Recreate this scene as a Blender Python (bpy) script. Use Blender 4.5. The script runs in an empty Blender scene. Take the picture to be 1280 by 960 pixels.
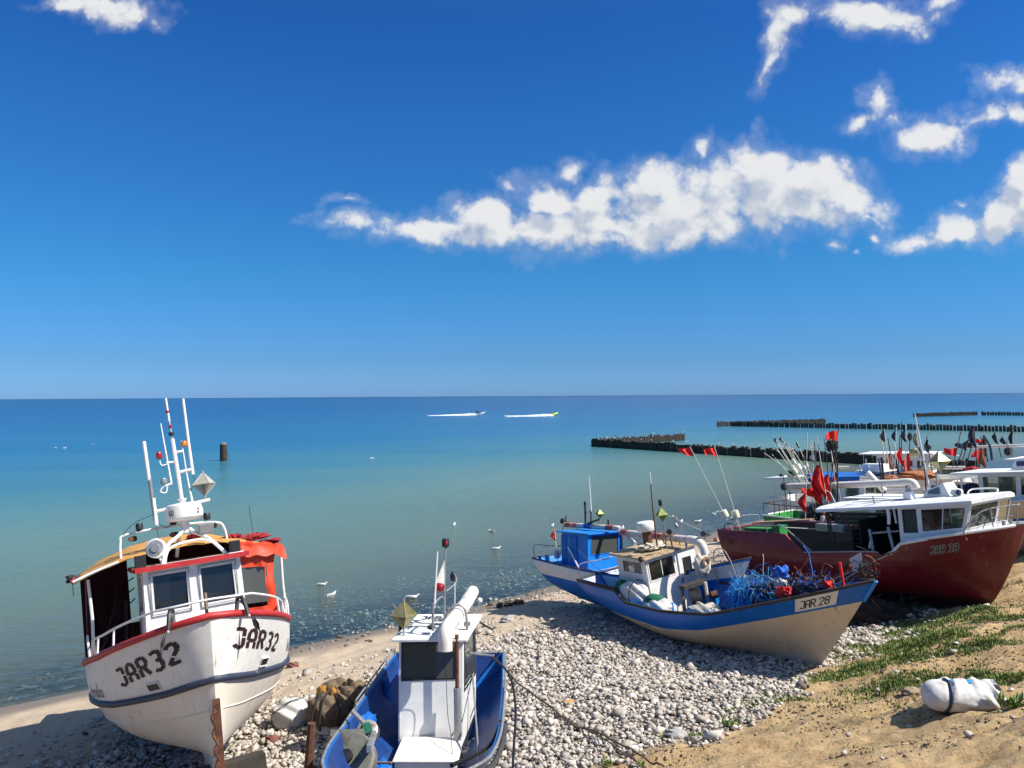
import bpy, math, random
import numpy as np
from mathutils import Vector, Matrix, Euler
R = math.radians
sc = bpy.context.scene
COL = sc.collection
rnd = random.Random(7)
nrs = np.random.RandomState(11)

# ------------------------------------------------------------------ camera
CAM_H = 7.5
cd = bpy.data.cameras.new('camera'); cam = bpy.data.objects.new('camera', cd); COL.objects.link(cam)
cd.sensor_width = 36; cd.lens = 36 * 980 / 1280; cd.clip_start = .1; cd.clip_end = 60000
cam.matrix_world = Matrix.Translation((0, 0, CAM_H)) @ Euler((R(90 + .865), 0, 0)).to_matrix().to_4x4() @ Matrix.Rotation(R(-.36), 4, 'Z')
sc.camera = cam
sc.view_settings.view_transform = 'Standard'; sc.view_settings.look = 'None'
sc.view_settings.exposure = 0.90; sc.view_settings.gamma = 1
sc.cycles.max_bounces = 6; sc.cycles.transparent_max_bounces = 12
sc.cycles.caustics_reflective = False; sc.cycles.caustics_refractive = False

# ------------------------------------------------------------------ sun
SUN_EL = 50.0
SUN_D = Vector((math.cos(R(SUN_EL)) * .970, math.cos(R(SUN_EL)) * -.243, math.sin(R(SUN_EL))))   # towards the sun
sl = bpy.data.lights.new('sun', 'SUN'); sl.energy = 3.7; sl.angle = R(.5); sl.color = (1, .945, .855)
so = bpy.data.objects.new('sun', sl); COL.objects.link(so)
so.rotation_euler = SUN_D.to_track_quat('Z', 'Y').to_euler()

# ------------------------------------------------------------------ world: sky and clouds
w = bpy.data.worlds.new('World'); sc.world = w; w.use_nodes = True
nt = w.node_tree; nt.nodes.clear()
def N(tree, typ, **kw):
    n = tree.nodes.new(typ)
    for k, v in kw.items(): setattr(n, k, v)
    return n
def M(tree, op, a, b=None, c=None, clamp=False):
    n = tree.nodes.new('ShaderNodeMath'); n.operation = op; n.use_clamp = clamp
    for i, v in enumerate((a, b, c)):
        if v is None: continue
        if isinstance(v, (int, float)): n.inputs[i].default_value = v
        else: tree.links.new(v, n.inputs[i])
    return n.outputs[0]
def MIX(tree, fac, a, b, mode='MIX'):
    n = tree.nodes.new('ShaderNodeMix'); n.data_type = 'RGBA'; n.blend_type = mode
    for i, v in ((0, fac), (6, a), (7, b)):
        if isinstance(v, (int, float)): n.inputs[i].default_value = v
        elif isinstance(v, tuple): n.inputs[i].default_value = (*v[:3], 1)
        else: tree.links.new(v, n.inputs[i])
    return n.outputs[2]
def RAMP(tree, fac, stops, interp='LINEAR'):
    n = tree.nodes.new('ShaderNodeValToRGB'); n.color_ramp.interpolation = interp
    cr = n.color_ramp
    while len(cr.elements) < len(stops): cr.elements.new(.5)
    for e, (p, c) in zip(cr.elements, stops):
        e.position = p; e.color = (*c[:3], 1) if isinstance(c, tuple) else (c, c, c, 1)
    if fac is not None: tree.links.new(fac, n.inputs[0])
    return n.outputs[0]
def MAPR(tree, v, a, b, c=0, d=1, smooth=False):
    n = tree.nodes.new('ShaderNodeMapRange'); n.interpolation_type = 'SMOOTHSTEP' if smooth else 'LINEAR'
    tree.links.new(v, n.inputs[0])
    for i, x in zip((1, 2, 3, 4), (a, b, c, d)): n.inputs[i].default_value = x
    return n.outputs[0]

sky = N(nt, 'ShaderNodeTexSky', sky_type='NISHITA', sun_disc=False, sun_elevation=R(SUN_EL),
        sun_rotation=math.atan2(SUN_D.x, SUN_D.y), altitude=0, air_density=1.0, dust_density=.35, ozone_density=3.0)
tc = N(nt, 'ShaderNodeTexCoord')
sep = N(nt, 'ShaderNodeSeparateXYZ'); nt.links.new(tc.outputs['Generated'], sep.inputs[0])
# saturated summer blue that deepens with height in the visible band; zenith out of view brightened for fill
el = M(nt, 'MAXIMUM', sep.outputs[2], 0.0)
grade = RAMP(nt, el, [(0, (.21, .43, .975)), (.046, (.16, .355, .71)), (.147, (.121, .405, .663)), (.33, (.102, .39, .728)), (.43, (.084, .345, .718)), (.55, (.17, .42, .68)), (.66, (.95, .93, .86)), (1, (1, .90, .76))])  # top stops, above the view, whitened and warmed as added fill light
def SCALE(tree, v, k):
    n = tree.nodes.new('ShaderNodeVectorMath'); n.operation = 'SCALE'; tree.links.new(v, n.inputs[0]); n.inputs['Scale'].default_value = k
    return n.outputs[0]
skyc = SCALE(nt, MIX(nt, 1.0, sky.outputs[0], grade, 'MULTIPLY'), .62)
# clouds: blobs laid out by direction (u right of north, v up), broken by fractal noise
gx = M(nt, 'DIVIDE', sep.outputs[0], M(nt, 'MAXIMUM', sep.outputs[1], .05))
gz = M(nt, 'DIVIDE', sep.outputs[2], M(nt, 'MAXIMUM', sep.outputs[1], .05))
cv = N(nt, 'ShaderNodeCombineXYZ'); nt.links.new(gx, cv.inputs[0]); nt.links.new(gz, cv.inputs[1])
BL = [ # centre px, py, radius x, y, rotation deg (image space)
 (440,272,46,14,6),(520,281,60,20,-4),(600,277,60,32,2),(690,288,80,36,0),(690,250,60,30,8),(770,282,110,38,0),(760,240,70,30,-25),(815,225,60,34,-10),
 (880,272,120,38,4),(900,225,75,42,-8),(955,222,80,56,0),(1020,232,80,46,14),(1065,245,52,30,20),(950,285,60,22,0),(1010,265,70,26,0),
 (850,258,170,46,-3),(970,255,120,52,0),(1060,252,56,34,14),(620,292,150,20,2),(760,292,150,26,0),(560,284,110,16,-2),
 (710,214,28,16,-30),(640,240,24,9,20),(880,190,12,24,10),(430,248,26,6,0),
 (985,35,26,40,20),(1005,12,40,24,-30),(958,75,13,34,28),(1090,10,70,30,0),(1130,20,50,28,0),(1180,2,30,14,0),
 (1102,128,24,28,15),(1080,152,34,13,-20),(1125,150,20,12,0),(1165,175,48,30,-10),(1190,168,44,20,-35),(1235,148,50,15,-14),(1275,140,40,20,0),
 (1250,98,38,15,-8),(1290,100,40,18,0),(1150,295,38,13,-8),(1205,280,60,24,-14),(1260,262,70,38,-22),(1310,250,70,50,-20),(1290,215,40,30,-20),
 (1042,307,17,8,0),(1102,292,7,7,0),(1076,312,6,4,0),(1090,268,26,7,4),
 (90,2,46,12,4),(140,8,60,18,4),(170,12,34,16,8),(1203,250,10,5,0)]
grp = bpy.data.node_groups.new('cloud_field', 'ShaderNodeTree')
grp.interface.new_socket('v', in_out='INPUT', socket_type='NodeSocketVector')
grp.interface.new_socket('d', in_out='OUTPUT', socket_type='NodeSocketFloat')
gi = grp.nodes.new('NodeGroupInput'); go = grp.nodes.new('NodeGroupOutput')
n1 = N(grp, 'ShaderNodeTexNoise'); n1.inputs['Scale'].default_value = 9; n1.inputs['Detail'].default_value = 5; n1.inputs['Roughness'].default_value = .55
grp.links.new(gi.outputs[0], n1.inputs[0])
wp = N(grp, 'ShaderNodeVectorMath', operation='SUBTRACT'); grp.links.new(n1.outputs['Color'], wp.inputs[0]); wp.inputs[1].default_value = (.5, .5, .5)
wp2 = N(grp, 'ShaderNodeVectorMath', operation='SCALE'); grp.links.new(wp.outputs[0], wp2.inputs[0]); wp2.inputs['Scale'].default_value = .065
wp3 = N(grp, 'ShaderNodeVectorMath', operation='ADD'); grp.links.new(gi.outputs[0], wp3.inputs[0]); grp.links.new(wp2.outputs[0], wp3.inputs[1])
spx = N(grp, 'ShaderNodeSeparateXYZ'); grp.links.new(wp3.outputs[0], spx.inputs[0])
cur = None
for (px, py, rx, ry, rot) in BL:
    u = (px - 640) / 980; v = (495 - (py + (px - 640) * .0063)) / 980
    mp = N(grp, 'ShaderNodeMapping', vector_type='TEXTURE')
    mp.inputs['Location'].default_value = (u, v, 0); mp.inputs['Rotation'].default_value = (0, 0, R(-rot)); mp.inputs['Scale'].default_value = (rx / 980, ry / 980, 1e6)
    cb3 = N(grp, 'ShaderNodeCombineXYZ'); grp.links.new(spx.outputs[0], cb3.inputs[0]); grp.links.new(spx.outputs[1], cb3.inputs[1])
    if cur is not None: grp.links.new(cur, cb3.inputs[2])      # keeps the evaluation in order (small stack)
    grp.links.new(cb3.outputs[0], mp.inputs[0])
    ln = N(grp, 'ShaderNodeVectorMath', operation='LENGTH'); grp.links.new(mp.outputs[0], ln.inputs[0])
    f = M(grp, 'MULTIPLY', M(grp, 'SUBTRACT', 1.0, ln.outputs['Value']), min(1.0, .45 + min(rx, ry) / 60))
    cur = f if cur is None else M(grp, 'SMOOTH_MAX', cur, f, .12)
n2 = N(grp, 'ShaderNodeTexNoise'); n2.inputs['Scale'].default_value = 17; n2.inputs['Detail'].default_value = 12; n2.inputs['Roughness'].default_value = .60
grp.links.new(gi.outputs[0], n2.inputs[0])
vb = N(grp, 'ShaderNodeTexVoronoi', feature='SMOOTH_F1'); vb.inputs['Scale'].default_value = 26; vb.inputs['Detail'].default_value = 4; vb.inputs['Roughness'].default_value = .55; vb.inputs['Smoothness'].default_value = .25; vb.normalize = False; VC = .95
vwp = N(grp, 'ShaderNodeVectorMath', operation='ADD'); grp.links.new(gi.outputs[0], vwp.inputs[0])
vws = N(grp, 'ShaderNodeVectorMath', operation='SCALE'); grp.links.new(wp.outputs[0], vws.inputs[0]); vws.inputs['Scale'].default_value = .03; grp.links.new(vws.outputs[0], vwp.inputs[1])
grp.links.new(vwp.outputs[0], vb.inputs[0])
dd = M(grp, 'ADD', M(grp, 'MULTIPLY', cur, 1.15), M(grp, 'MULTIPLY', M(grp, 'SUBTRACT', n2.outputs['Fac'], .50), .95))
dd = M(grp, 'ADD', dd, M(grp, 'MULTIPLY', M(grp, 'SUBTRACT', VC, vb.outputs['Distance']), .70))
grp.links.new(dd, go.inputs[0])
def field(vec):
    g = nt.nodes.new('ShaderNodeGroup'); g.node_tree = grp; nt.links.new(vec, g.inputs[0]); return g.outputs[0]
d0 = field(cv.outputs[0])
sh = N(nt, 'ShaderNodeVectorMath', operation='ADD'); nt.links.new(cv.outputs[0], sh.inputs[0]); sh.inputs[1].default_value = (.014, .026, 0)
d1 = field(sh.outputs[0])
alpha = M(nt, 'MAXIMUM', MAPR(nt, d0, -.06, .66, 0, .97, True), MAPR(nt, d0, -.50, .45, 0, .24, True))
lit = MAPR(nt, M(nt, 'SUBTRACT', d0, d1), -.55, .34, 0, 1, True)
thick = MAPR(nt, d1, .25, 1.0, 0, 1, True)
litf = M(nt, 'SUBTRACT', lit, M(nt, 'MULTIPLY', thick, .22), clamp=True)
cc = SCALE(nt, RAMP(nt, litf, [(0, (.54, .60, .70)), (.35, (.64, .68, .76)), (.65, (.74, .77, .81)), (1, (.86, .87, .88))]), 3.45)
col = MIX(nt, alpha, skyc, cc)
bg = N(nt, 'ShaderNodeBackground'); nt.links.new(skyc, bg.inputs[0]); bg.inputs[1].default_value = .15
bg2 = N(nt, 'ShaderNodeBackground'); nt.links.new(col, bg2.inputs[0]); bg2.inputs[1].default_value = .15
inb = M(nt, 'MULTIPLY', M(nt, 'MULTIPLY', M(nt, 'GREATER_THAN', sep.outputs[1], .3), M(nt, 'GREATER_THAN', gz, .14)), M(nt, 'MULTIPLY', M(nt, 'LESS_THAN', gz, .62), M(nt, 'LESS_THAN', M(nt, 'ABSOLUTE', gx), .85)))
mxw = N(nt, 'ShaderNodeMixShader'); nt.links.new(inb, mxw.inputs[0]); nt.links.new(bg.outputs[0], mxw.inputs[1]); nt.links.new(bg2.outputs[0], mxw.inputs[2])
wo = N(nt, 'ShaderNodeOutputWorld'); nt.links.new(mxw.outputs[0], wo.inputs[0])
w.cycles.sampling_method = 'MANUAL'; w.cycles.sample_map_resolution = 256

# ------------------------------------------------------------------ materials
MATS = {}
def mat(name, col, rough=.6, metal=0., var=.12, scale=6., bump=.0, bscale=40., dirt=None, dscale=2.5, dth=.62, spec=.5, extra=None, streak=False):
    if name in MATS: return MATS[name]
    m = bpy.data.materials.new(name); m.use_nodes = True; t = m.node_tree; t.nodes.clear()
    o = N(t, 'ShaderNodeOutputMaterial'); p = N(t, 'ShaderNodeBsdfPrincipled'); t.links.new(p.outputs[0], o.inputs[0])
    tcn = N(t, 'ShaderNodeTexCoord'); vec = tcn.outputs['Object']
    nz = N(t, 'ShaderNodeTexNoise'); nz.inputs['Scale'].default_value = scale; nz.inputs['Detail'].default_value = 6; nz.inputs['Roughness'].default_value = .6
    t.links.new(vec, nz.inputs[0])
    k = MAPR(t, nz.outputs['Fac'], .3, .7, 1 - var, 1 + var * .6)
    c = MIX(t, 1.0, tuple(col), (1, 1, 1), 'MULTIPLY')
    mx = t.nodes.new('ShaderNodeVectorMath'); mx.operation = 'SCALE'; t.links.new(c, mx.inputs[0]); t.links.new(k, mx.inputs['Scale'])
    c = mx.outputs[0]
    if dirt is not None:
        nd = N(t, 'ShaderNodeTexNoise'); nd.inputs['Scale'].default_value = dscale; nd.inputs['Detail'].default_value = 9; nd.inputs['Roughness'].default_value = .68
        if streak:
            mp = N(t, 'ShaderNodeMapping'); mp.inputs['Scale'].default_value = (3.2, 3.2, .5); t.links.new(vec, mp.inputs[0]); t.links.new(mp.outputs[0], nd.inputs[0])
        else: t.links.new(vec, nd.inputs[0])
        f = MAPR(t, nd.outputs['Fac'], dth - .06, dth + .1, 0, .85, True)
        c = MIX(t, f, c, tuple(dirt))
    t.links.new(c, p.inputs['Base Color'])
    rr = MAPR(t, nz.outputs['Fac'], .3, .7, max(rough - .1, .02), min(rough + .12, 1)); t.links.new(rr, p.inputs['Roughness'])
    p.inputs['Metallic'].default_value = metal; p.inputs['Specular IOR Level'].default_value = spec
    if bump:
        nb = N(t, 'ShaderNodeTexNoise'); nb.inputs['Scale'].default_value = bscale; nb.inputs['Detail'].default_value = 4; t.links.new(vec, nb.inputs[0])
        b = N(t, 'ShaderNodeBump'); b.inputs['Strength'].default_value = bump; b.inputs['Distance'].default_value = .02; t.links.new(nb.outputs['Fac'], b.inputs['Height']); t.links.new(b.outputs[0], p.inputs['Normal'])
    MATS[name] = m; return m
mat('white_paint', (.78, .75, .69), .4, var=.09, dirt=(.40, .27, .16), dscale=4.5, dth=.63, bump=.05, bscale=9, streak=True)
mat('white_clean', (.78, .775, .75), .38, var=.08, dirt=(.46, .38, .28), dscale=4.5, dth=.66, bump=.06, bscale=9, streak=True)
mat('white_roof', (.74, .75, .75), .5, var=.08, dirt=(.42, .38, .32), dscale=2.5, dth=.64, bump=.05)
mat('cream_hull', (.74, .59, .40), .42, var=.07, scale=1.5, dirt=(.36, .26, .16), dscale=2.2, dth=.64, bump=.08, bscale=5, streak=True)
mat('offwhite_hull', (.78, .70, .585), .4, var=.07, scale=1.5, dirt=(.46, .35, .25), dscale=1.9, dth=.62, bump=.07, bscale=5, streak=True)
mat('blue_hull', (.006, .14, .52), .4, var=.14, scale=3, dirt=(.10, .17, .28), dscale=4, dth=.68, bump=.08, bscale=7, streak=True)
mat('mid_blue', (.006, .12, .46), .38, var=.12, scale=3, dirt=(.16, .25, .36), dscale=5, dth=.66, bump=.06)
mat('sky_blue', (.015, .22, .62), .4, var=.1, scale=3, dirt=(.22, .34, .42), dscale=5, dth=.68)
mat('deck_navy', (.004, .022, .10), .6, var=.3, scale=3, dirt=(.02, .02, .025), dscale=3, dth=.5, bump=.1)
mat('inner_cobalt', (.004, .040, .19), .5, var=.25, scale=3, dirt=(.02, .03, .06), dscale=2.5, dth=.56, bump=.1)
mat('galv_dark', (.17, .17, .14), .6, .2, var=.25, scale=9, dirt=(.10, .07, .05), dscale=6, dth=.55, bump=.2)
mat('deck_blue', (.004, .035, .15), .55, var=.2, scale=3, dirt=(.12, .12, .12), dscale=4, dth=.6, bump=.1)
mat('navy', (.012, .025, .075), .45, var=.2, dirt=(.12, .11, .10), dscale=4, dth=.6)
mat('red_hull', (.165, .009, .021), .33, var=.16, scale=1.2, dirt=(.27, .085, .075), dscale=2.4, dth=.62, bump=.2, bscale=3.2, streak=True)
mat('red_dark', (.065, .008, .01), .55, var=.2, scale=2, dirt=(.05, .035, .03), dscale=3, dth=.55, bump=.2, bscale=8)
mat('red_rail', (.45, .025, .025), .45, var=.15, dirt=(.28, .12, .10), dscale=6, dth=.62, bump=.1)
mat('red_flag', (.72, .018, .012), .75, var=.12)
mat('darkflag', (.03, .035, .07), .8, var=.3)
mat('orange_tarp', (.62, .05, .010), .55, var=.12, scale=3, bump=.3, bscale=6)
mat('ochre_tarp', (.62, .31, .07), .6, var=.12, scale=3, bump=.35, bscale=7, dirt=(.42, .18, .06), dscale=3, dth=.62)
mat('maroon_tarp', (.07, .012, .016), .7, var=.25, scale=5, bump=.3, bscale=9)
mat('maroon_cloth', (.30, .012, .02), .75, var=.25, scale=7, bump=.4, bscale=14)
mat('black', (.012, .012, .014), .5, var=.2)
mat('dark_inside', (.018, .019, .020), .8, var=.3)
mat('dark_wood', (.05, .042, .035), .8, var=.3, scale=8, dirt=(.02, .02, .02), dscale=5, dth=.55, bump=.3)
mat('wood', (.30, .20, .12), .75, var=.3, scale=8, dirt=(.12, .07, .04), dscale=5, dth=.58, bump=.3)
mat('tan_roof', (.50, .38, .22), .8, var=.25, scale=9, dirt=(.26, .17, .09), dscale=8, dth=.5, bump=.3)
mat('lettering', (.035, .012, .012), .6, var=.3, scale=20)
mat('letter_black', (.012, .012, .012), .6, var=.1)
mat('letter_grey', (.22, .20, .19), .7, var=.2, scale=20)
mat('letter_white', (.6, .58, .54), .6, var=.1)
mat('steel', (.42, .42, .41), .38, .8, var=.15, dirt=(.2, .11, .06), dscale=7, dth=.62)
mat('galv', (.36, .37, .37), .5, .5, var=.2, scale=9, dirt=(.17, .10, .06), dscale=8, dth=.58, bump=.1)
mat('white_metal', (.76, .76, .74), .38, var=.08, dirt=(.33, .17, .08), dscale=9, dth=.68)
mat('rust', (.15, .06, .03), .85, var=.4, scale=12, dirt=(.06, .03, .02), dscale=9, dth=.52, bump=.4)
mat('reflector', (.42, .38, .19), .42, .55, var=.15, dirt=(.2, .17, .1), dscale=8, dth=.6)
mat('reflector_green', (.34, .40, .12), .45, .35, var=.15)
mat('reflector_white', (.52, .51, .42), .4, .4, var=.12)
mat('pipe_pvc', (.66, .60, .55), .5, var=.1, scale=4, dirt=(.36, .12, .10), dscale=3.2, dth=.55)
mat('pipe_white', (.76, .71, .63), .42, var=.07, dirt=(.50, .38, .30), dscale=3.5, dth=.62)
mat('pipe_red', (.36, .07, .06), .6, var=.2, scale=5, dirt=(.55, .45, .42), dscale=5, dth=.52)
mat('green_net', (.008, .13, .075), .85, var=.35, scale=22, bump=.7, bscale=45)
mat('green_paint', (.03, .26, .05), .5, var=.2, dirt=(.1, .1, .05), dscale=5, dth=.6)
mat('sack_cloth', (.66, .65, .62), .75, var=.14, scale=4, bump=1.0, bscale=7, dirt=(.40, .32, .22), dscale=3, dth=.58)
mat('white_sack', (.62, .61, .58), .72, var=.12, scale=5, bump=.6, bscale=9, dirt=(.36, .28, .2), dscale=4, dth=.62)
mat('cream_sack', (.58, .53, .43), .8, var=.15, scale=5, bump=.6, bscale=11, dirt=(.3, .22, .14), dscale=4, dth=.6)
mat('brown_net', (.19, .135, .085), .95, var=.4, scale=26, bump=.9, bscale=60, dirt=(.09, .06, .04), dscale=7, dth=.55)
mat('net_blue', (.015, .13, .55), .7, var=.4, scale=14)
mat('net_cyan', (.04, .33, .68), .7, var=.3, scale=14)
mat('net_white', (.6, .6, .56), .8, var=.2)
mat('net_dark', (.03, .03, .032), .9, var=.4, scale=20)
mat('net_orange', (.36, .13, .05), .8, var=.3)
mat('rope', (.10, .075, .05), .9, var=.3, scale=30)
mat('rope_light', (.55, .52, .45), .85, var=.15)
mat('algae', (.035, .026, .018), .95, var=.4, scale=14, bump=.6)
mat('float_cream', (.70, .66, .48), .55, var=.1)
mat('lamp_red', (.30, .01, .02), .2, var=.1)
mat('lamp_amber', (.55, .16, .02), .25, var=.1)
mat('lamp_glass', (.25, .27, .28), .08, .2, var=.05)
mat('gull_white', (.78, .78, .77), .8, var=.04)
mat('gull_grey', (.34, .36, .39), .8, var=.05)
mat('gull_black', (.02, .02, .02), .8)
mat('beak', (.6, .35, .03), .6)
mat('pile_wood', (.080, .060, .045), .9, var=.45, scale=3, dirt=(.02, .022, .018), dscale=3, dth=.5, bump=.4, bscale=14)
mat('pile_top', (.26, .21, .15), .9, var=.4, scale=5)
mat('pants', (.03, .04, .07), .8)
mat('yellow_green', (.62, .78, .02), .5)
mat('foam', (.82, .85, .87), .9, var=.05)
mat('skin', (.45, .26, .18), .6)
mat('seat_brown', (.22, .14, .08), .7)
mat('rubber', (.05, .048, .046), .7, var=.2)
mat('stripe_navy', (.035, .045, .075), .5, var=.25, scale=6, dirt=(.15, .15, .15), dscale=6, dth=.6, bump=.1)
def glassmat(name, tint, k):
    m = bpy.data.materials.new(name); m.use_nodes = True; t = m.node_tree; t.nodes.clear()
    o = N(t, 'ShaderNodeOutputMaterial'); tr = N(t, 'ShaderNodeBsdfTransparent'); tr.inputs[0].default_value = (*tint, 1)
    g = N(t, 'ShaderNodeBsdfGlossy'); g.inputs['Roughness'].default_value = .04; g.inputs[0].default_value = (.9, .95, 1, 1)
    d = N(t, 'ShaderNodeBsdfDiffuse'); d.inputs[0].default_value = (.13, .13, .10, 1)
    fr = N(t, 'ShaderNodeFresnel'); fr.inputs[0].default_value = 1.5
    m1 = N(t, 'ShaderNodeMixShader'); m1.inputs[0].default_value = k; t.links.new(tr.outputs[0], m1.inputs[1]); t.links.new(d.outputs[0], m1.inputs[2])
    m2 = N(t, 'ShaderNodeMixShader'); t.links.new(M(t, 'MINIMUM', M(t, 'MULTIPLY', fr.outputs[0], 1.3), .9), m2.inputs[0]); t.links.new(m1.outputs[0], m2.inputs[1]); t.links.new(g.outputs[0], m2.inputs[2])
    t.links.new(m2.outputs[0], o.inputs[0]); MATS[name] = m
glassmat('glass', (.42, .47, .46), .10)
glassmat('glass_dusty', (.30, .31, .26), .62)
glassmat('glass_clear', (.36, .44, .40), .12)
# ------------------------------------------------------------------ mesh helpers
class MB:
    def __init__(s): s.v = []; s.f = []; s.m = []; s.slots = []
    def slot(s, m):
        if m not in s.slots: s.slots.append(m)
        return s.slots.index(m)
    def add(s, verts, faces, m):
        o = len(s.v); k = s.slot(m); s.v += [tuple(map(float, p)) for p in verts]
        for f in faces: s.f.append(tuple(i + o for i in f)); s.m.append(k)
        return s
    def box(s, c, d, m, rot=None):
        c = Vector(c); h = [x / 2 for x in d]
        q = Euler(rot).to_matrix() if rot else None
        vs = []
        for z in (-1, 1):
            for y in (-1, 1):
                for x in (-1, 1):
                    p = Vector((x * h[0], y * h[1], z * h[2])); p = q @ p if q else p; vs.append(c + p)
        return s.add(vs, [(0, 2, 3, 1), (4, 5, 7, 6), (0, 1, 5, 4), (2, 6, 7, 3), (0, 4, 6, 2), (1, 3, 7, 5)], m)
    def tube(s, pts, r, m, n=8, cap=True, closed=False):
        pts = [Vector(p) for p in pts]; K = len(pts); rs = r if isinstance(r, (list, tuple)) else [r] * K
        rings = []; ref = None
        for i, p in enumerate(pts):
            a = pts[i - 1] if (i > 0 or closed) else p; b = pts[(i + 1) % K] if (i < K - 1 or closed) else p
            t = (b - a)
            if t.length < 1e-9: t = Vector((0, 0, 1))
            t.normalize()
            if ref is None: ref = t.orthogonal().normalized()
            else:
                ref = ref - t * ref.dot(t)
                ref = ref.normalized() if ref.length > 1e-6 else t.orthogonal().normalized()
            b2 = t.cross(ref)
            rings.append([p + (ref * math.cos(6.28318 * k / n) + b2 * math.sin(6.28318 * k / n)) * rs[i] for k in range(n)])
        vs = [q for rg in rings for q in rg]; fs = []
        for i in range(K if closed else K - 1):
            j = (i + 1) % K
            for k in range(n): fs.append((i * n + k, i * n + (k + 1) % n, j * n + (k + 1) % n, j * n + k))
        if cap and not closed: fs += [tuple(range(n - 1, -1, -1)), tuple((K - 1) * n + k for k in range(n))]
        return s.add(vs, fs, m)
    def lathe(s, prof, c, m, n=16, axis=(0, 0, 1)):
        q = Vector((0, 0, 1)).rotation_difference(Vector(axis)).to_matrix(); c = Vector(c); vs = []
        for (r, z) in prof:
            for k in range(n): vs.append(c + q @ Vector((r * math.cos(6.28318 * k / n), r * math.sin(6.28318 * k / n), z)))
        fs = []
        for i in range(len(prof) - 1):
            for k in range(n): fs.append((i * n + k, i * n + (k + 1) % n, (i + 1) * n + (k + 1) % n, (i + 1) * n + k))
        fs += [tuple(range(n - 1, -1, -1)), tuple((len(prof) - 1) * n + k for k in range(n))]
        return s.add(vs, fs, m)
    def blob(s, c, r, m, seed=0, amp=.18, n=18, k=3.0, flat=0.0, rot=None):
        rg = random.Random(seed); ph = [(rg.uniform(.8, 2.2) * k / 2, rg.uniform(.8, 2.2) * k / 2, rg.uniform(.8, 2.2) * k / 2, rg.uniform(0, 6)) for _ in range(5)]
        c = Vector(c); q = Euler(rot).to_matrix() if rot else None; vs = []; fs = []
        for i in range(n + 1):
            th = math.pi * i / n
            for j in range(2 * n):
                a = math.pi * j / n; d = Vector((math.sin(th) * math.cos(a), math.sin(th) * math.sin(a), math.cos(th)))
                g = 1 + amp * sum(math.sin(p[0] * d.x * 3 + p[1] * d.y * 3 + p[2] * d.z * 3 + p[3]) for p in ph) / 3
                p = Vector((d.x * r[0], d.y * r[1], d.z * r[2])) * g
                if p.z < -r[2] * (1 - flat): p.z = -r[2] * (1 - flat)
                vs.append(c + (q @ p if q else p))
        W = 2 * n
        for i in range(n):
            for j in range(W): fs.append((i * W + j, (i + 1) * W + j, (i + 1) * W + (j + 1) % W, i * W + (j + 1) % W))
        return s.add(vs, fs, m)
    def prism(s, poly, z0, z1, m, f=lambda x, y, z: (x, y, z)):
        n = len(poly); vs = [f(x, y, z0) for x, y in poly] + [f(x, y, z1) for x, y in poly]
        fs = [tuple(range(n - 1, -1, -1)), tuple(range(n, 2 * n))] + [(i, (i + 1) % n, (i + 1) % n + n, i + n) for i in range(n)]
        return s.add(vs, fs, m)
    def slab(s, quad, th, m):        # quad of 4 points (top face, counter-clockwise seen from above), thickness downwards
        q = [Vector(p) for p in quad]; d = [p - Vector((0, 0, th)) for p in q]; n = len(q)
        return s.add(q + d, [tuple(range(n)), tuple(range(2 * n - 1, n - 1, -1))] + [(i, i + n, (i + 1) % n + n, (i + 1) % n) for i in range(n)], m)
    def build(s, name, parent=None, smooth=False, bevel=0, angle=35):
        me = bpy.data.meshes.new(name); me.from_pydata(s.v, [], s.f)
        for m in s.slots: me.materials.append(MATS[m])
        me.polygons.foreach_set('material_index', s.m); me.update()
        o = bpy.data.objects.new(name, me); COL.objects.link(o)
        if smooth:
            me.polygons.foreach_set('use_smooth', [True] * len(s.f)); me.set_sharp_from_angle(angle=R(angle))
        if bevel:
            b = o.modifiers.new('bevel', 'BEVEL'); b.width = bevel; b.segments = 2; b.limit_method = 'ANGLE'; b.angle_limit = R(40)
        if parent: o.parent = parent
        return o
def tag(o, label, cat, group=None, kind=None):
    if label: o['label'] = label
    if cat: o['category'] = cat
    if group: o['group'] = group
    if kind: o['kind'] = kind
    return o
def thing(name, label, cat, pose, group=None, scale=1.0):
    e = bpy.data.objects.new(name, None); COL.objects.link(e); e.empty_display_size = .2
    x, y, z, h, ro, pi = pose
    e.matrix_world = Matrix.Translation((x, y, z)) @ Matrix.Rotation(h, 4, 'Z') @ Matrix.Rotation(pi, 4, 'Y') @ Matrix.Rotation(ro, 4, 'X') @ Matrix.Scale(scale, 4)
    return tag(e, label, cat, group)
def P(name, parent, mk, **kw):
    mb = MB(); mk(mb); return mb.build(name, parent, **kw)
def lerp(a, b, t): return a + (b - a) * t
def interp(tab, x):
    if x <= tab[0][0]: return tab[0][1]
    for (a, va), (b, vb) in zip(tab, tab[1:]):
        if x <= b: return va + (vb - va) * (x - a) / (b - a) if b > a else vb
    return tab[-1][1]
def sstep(a, b, x):
    t = min(max((x - a) / (b - a), 0), 1); return t * t * (3 - 2 * t)
def arc(pts, k=6):                   # smooth a polyline (Catmull-Rom)
    pts = [Vector(p) for p in pts]; q = [pts[0]] + pts + [pts[-1]]; out = []
    for i in range(1, len(q) - 2):
        for j in range(k):
            t = j / k; a, b, c, d = q[i - 1], q[i], q[i + 1], q[i + 2]
            out.append(.5 * ((2 * b) + (c - a) * t + (2 * a - 5 * b + 4 * c - d) * t * t + (3 * b - a - 3 * c + d) * t ** 3))
    return out + [pts[-1]]

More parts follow.
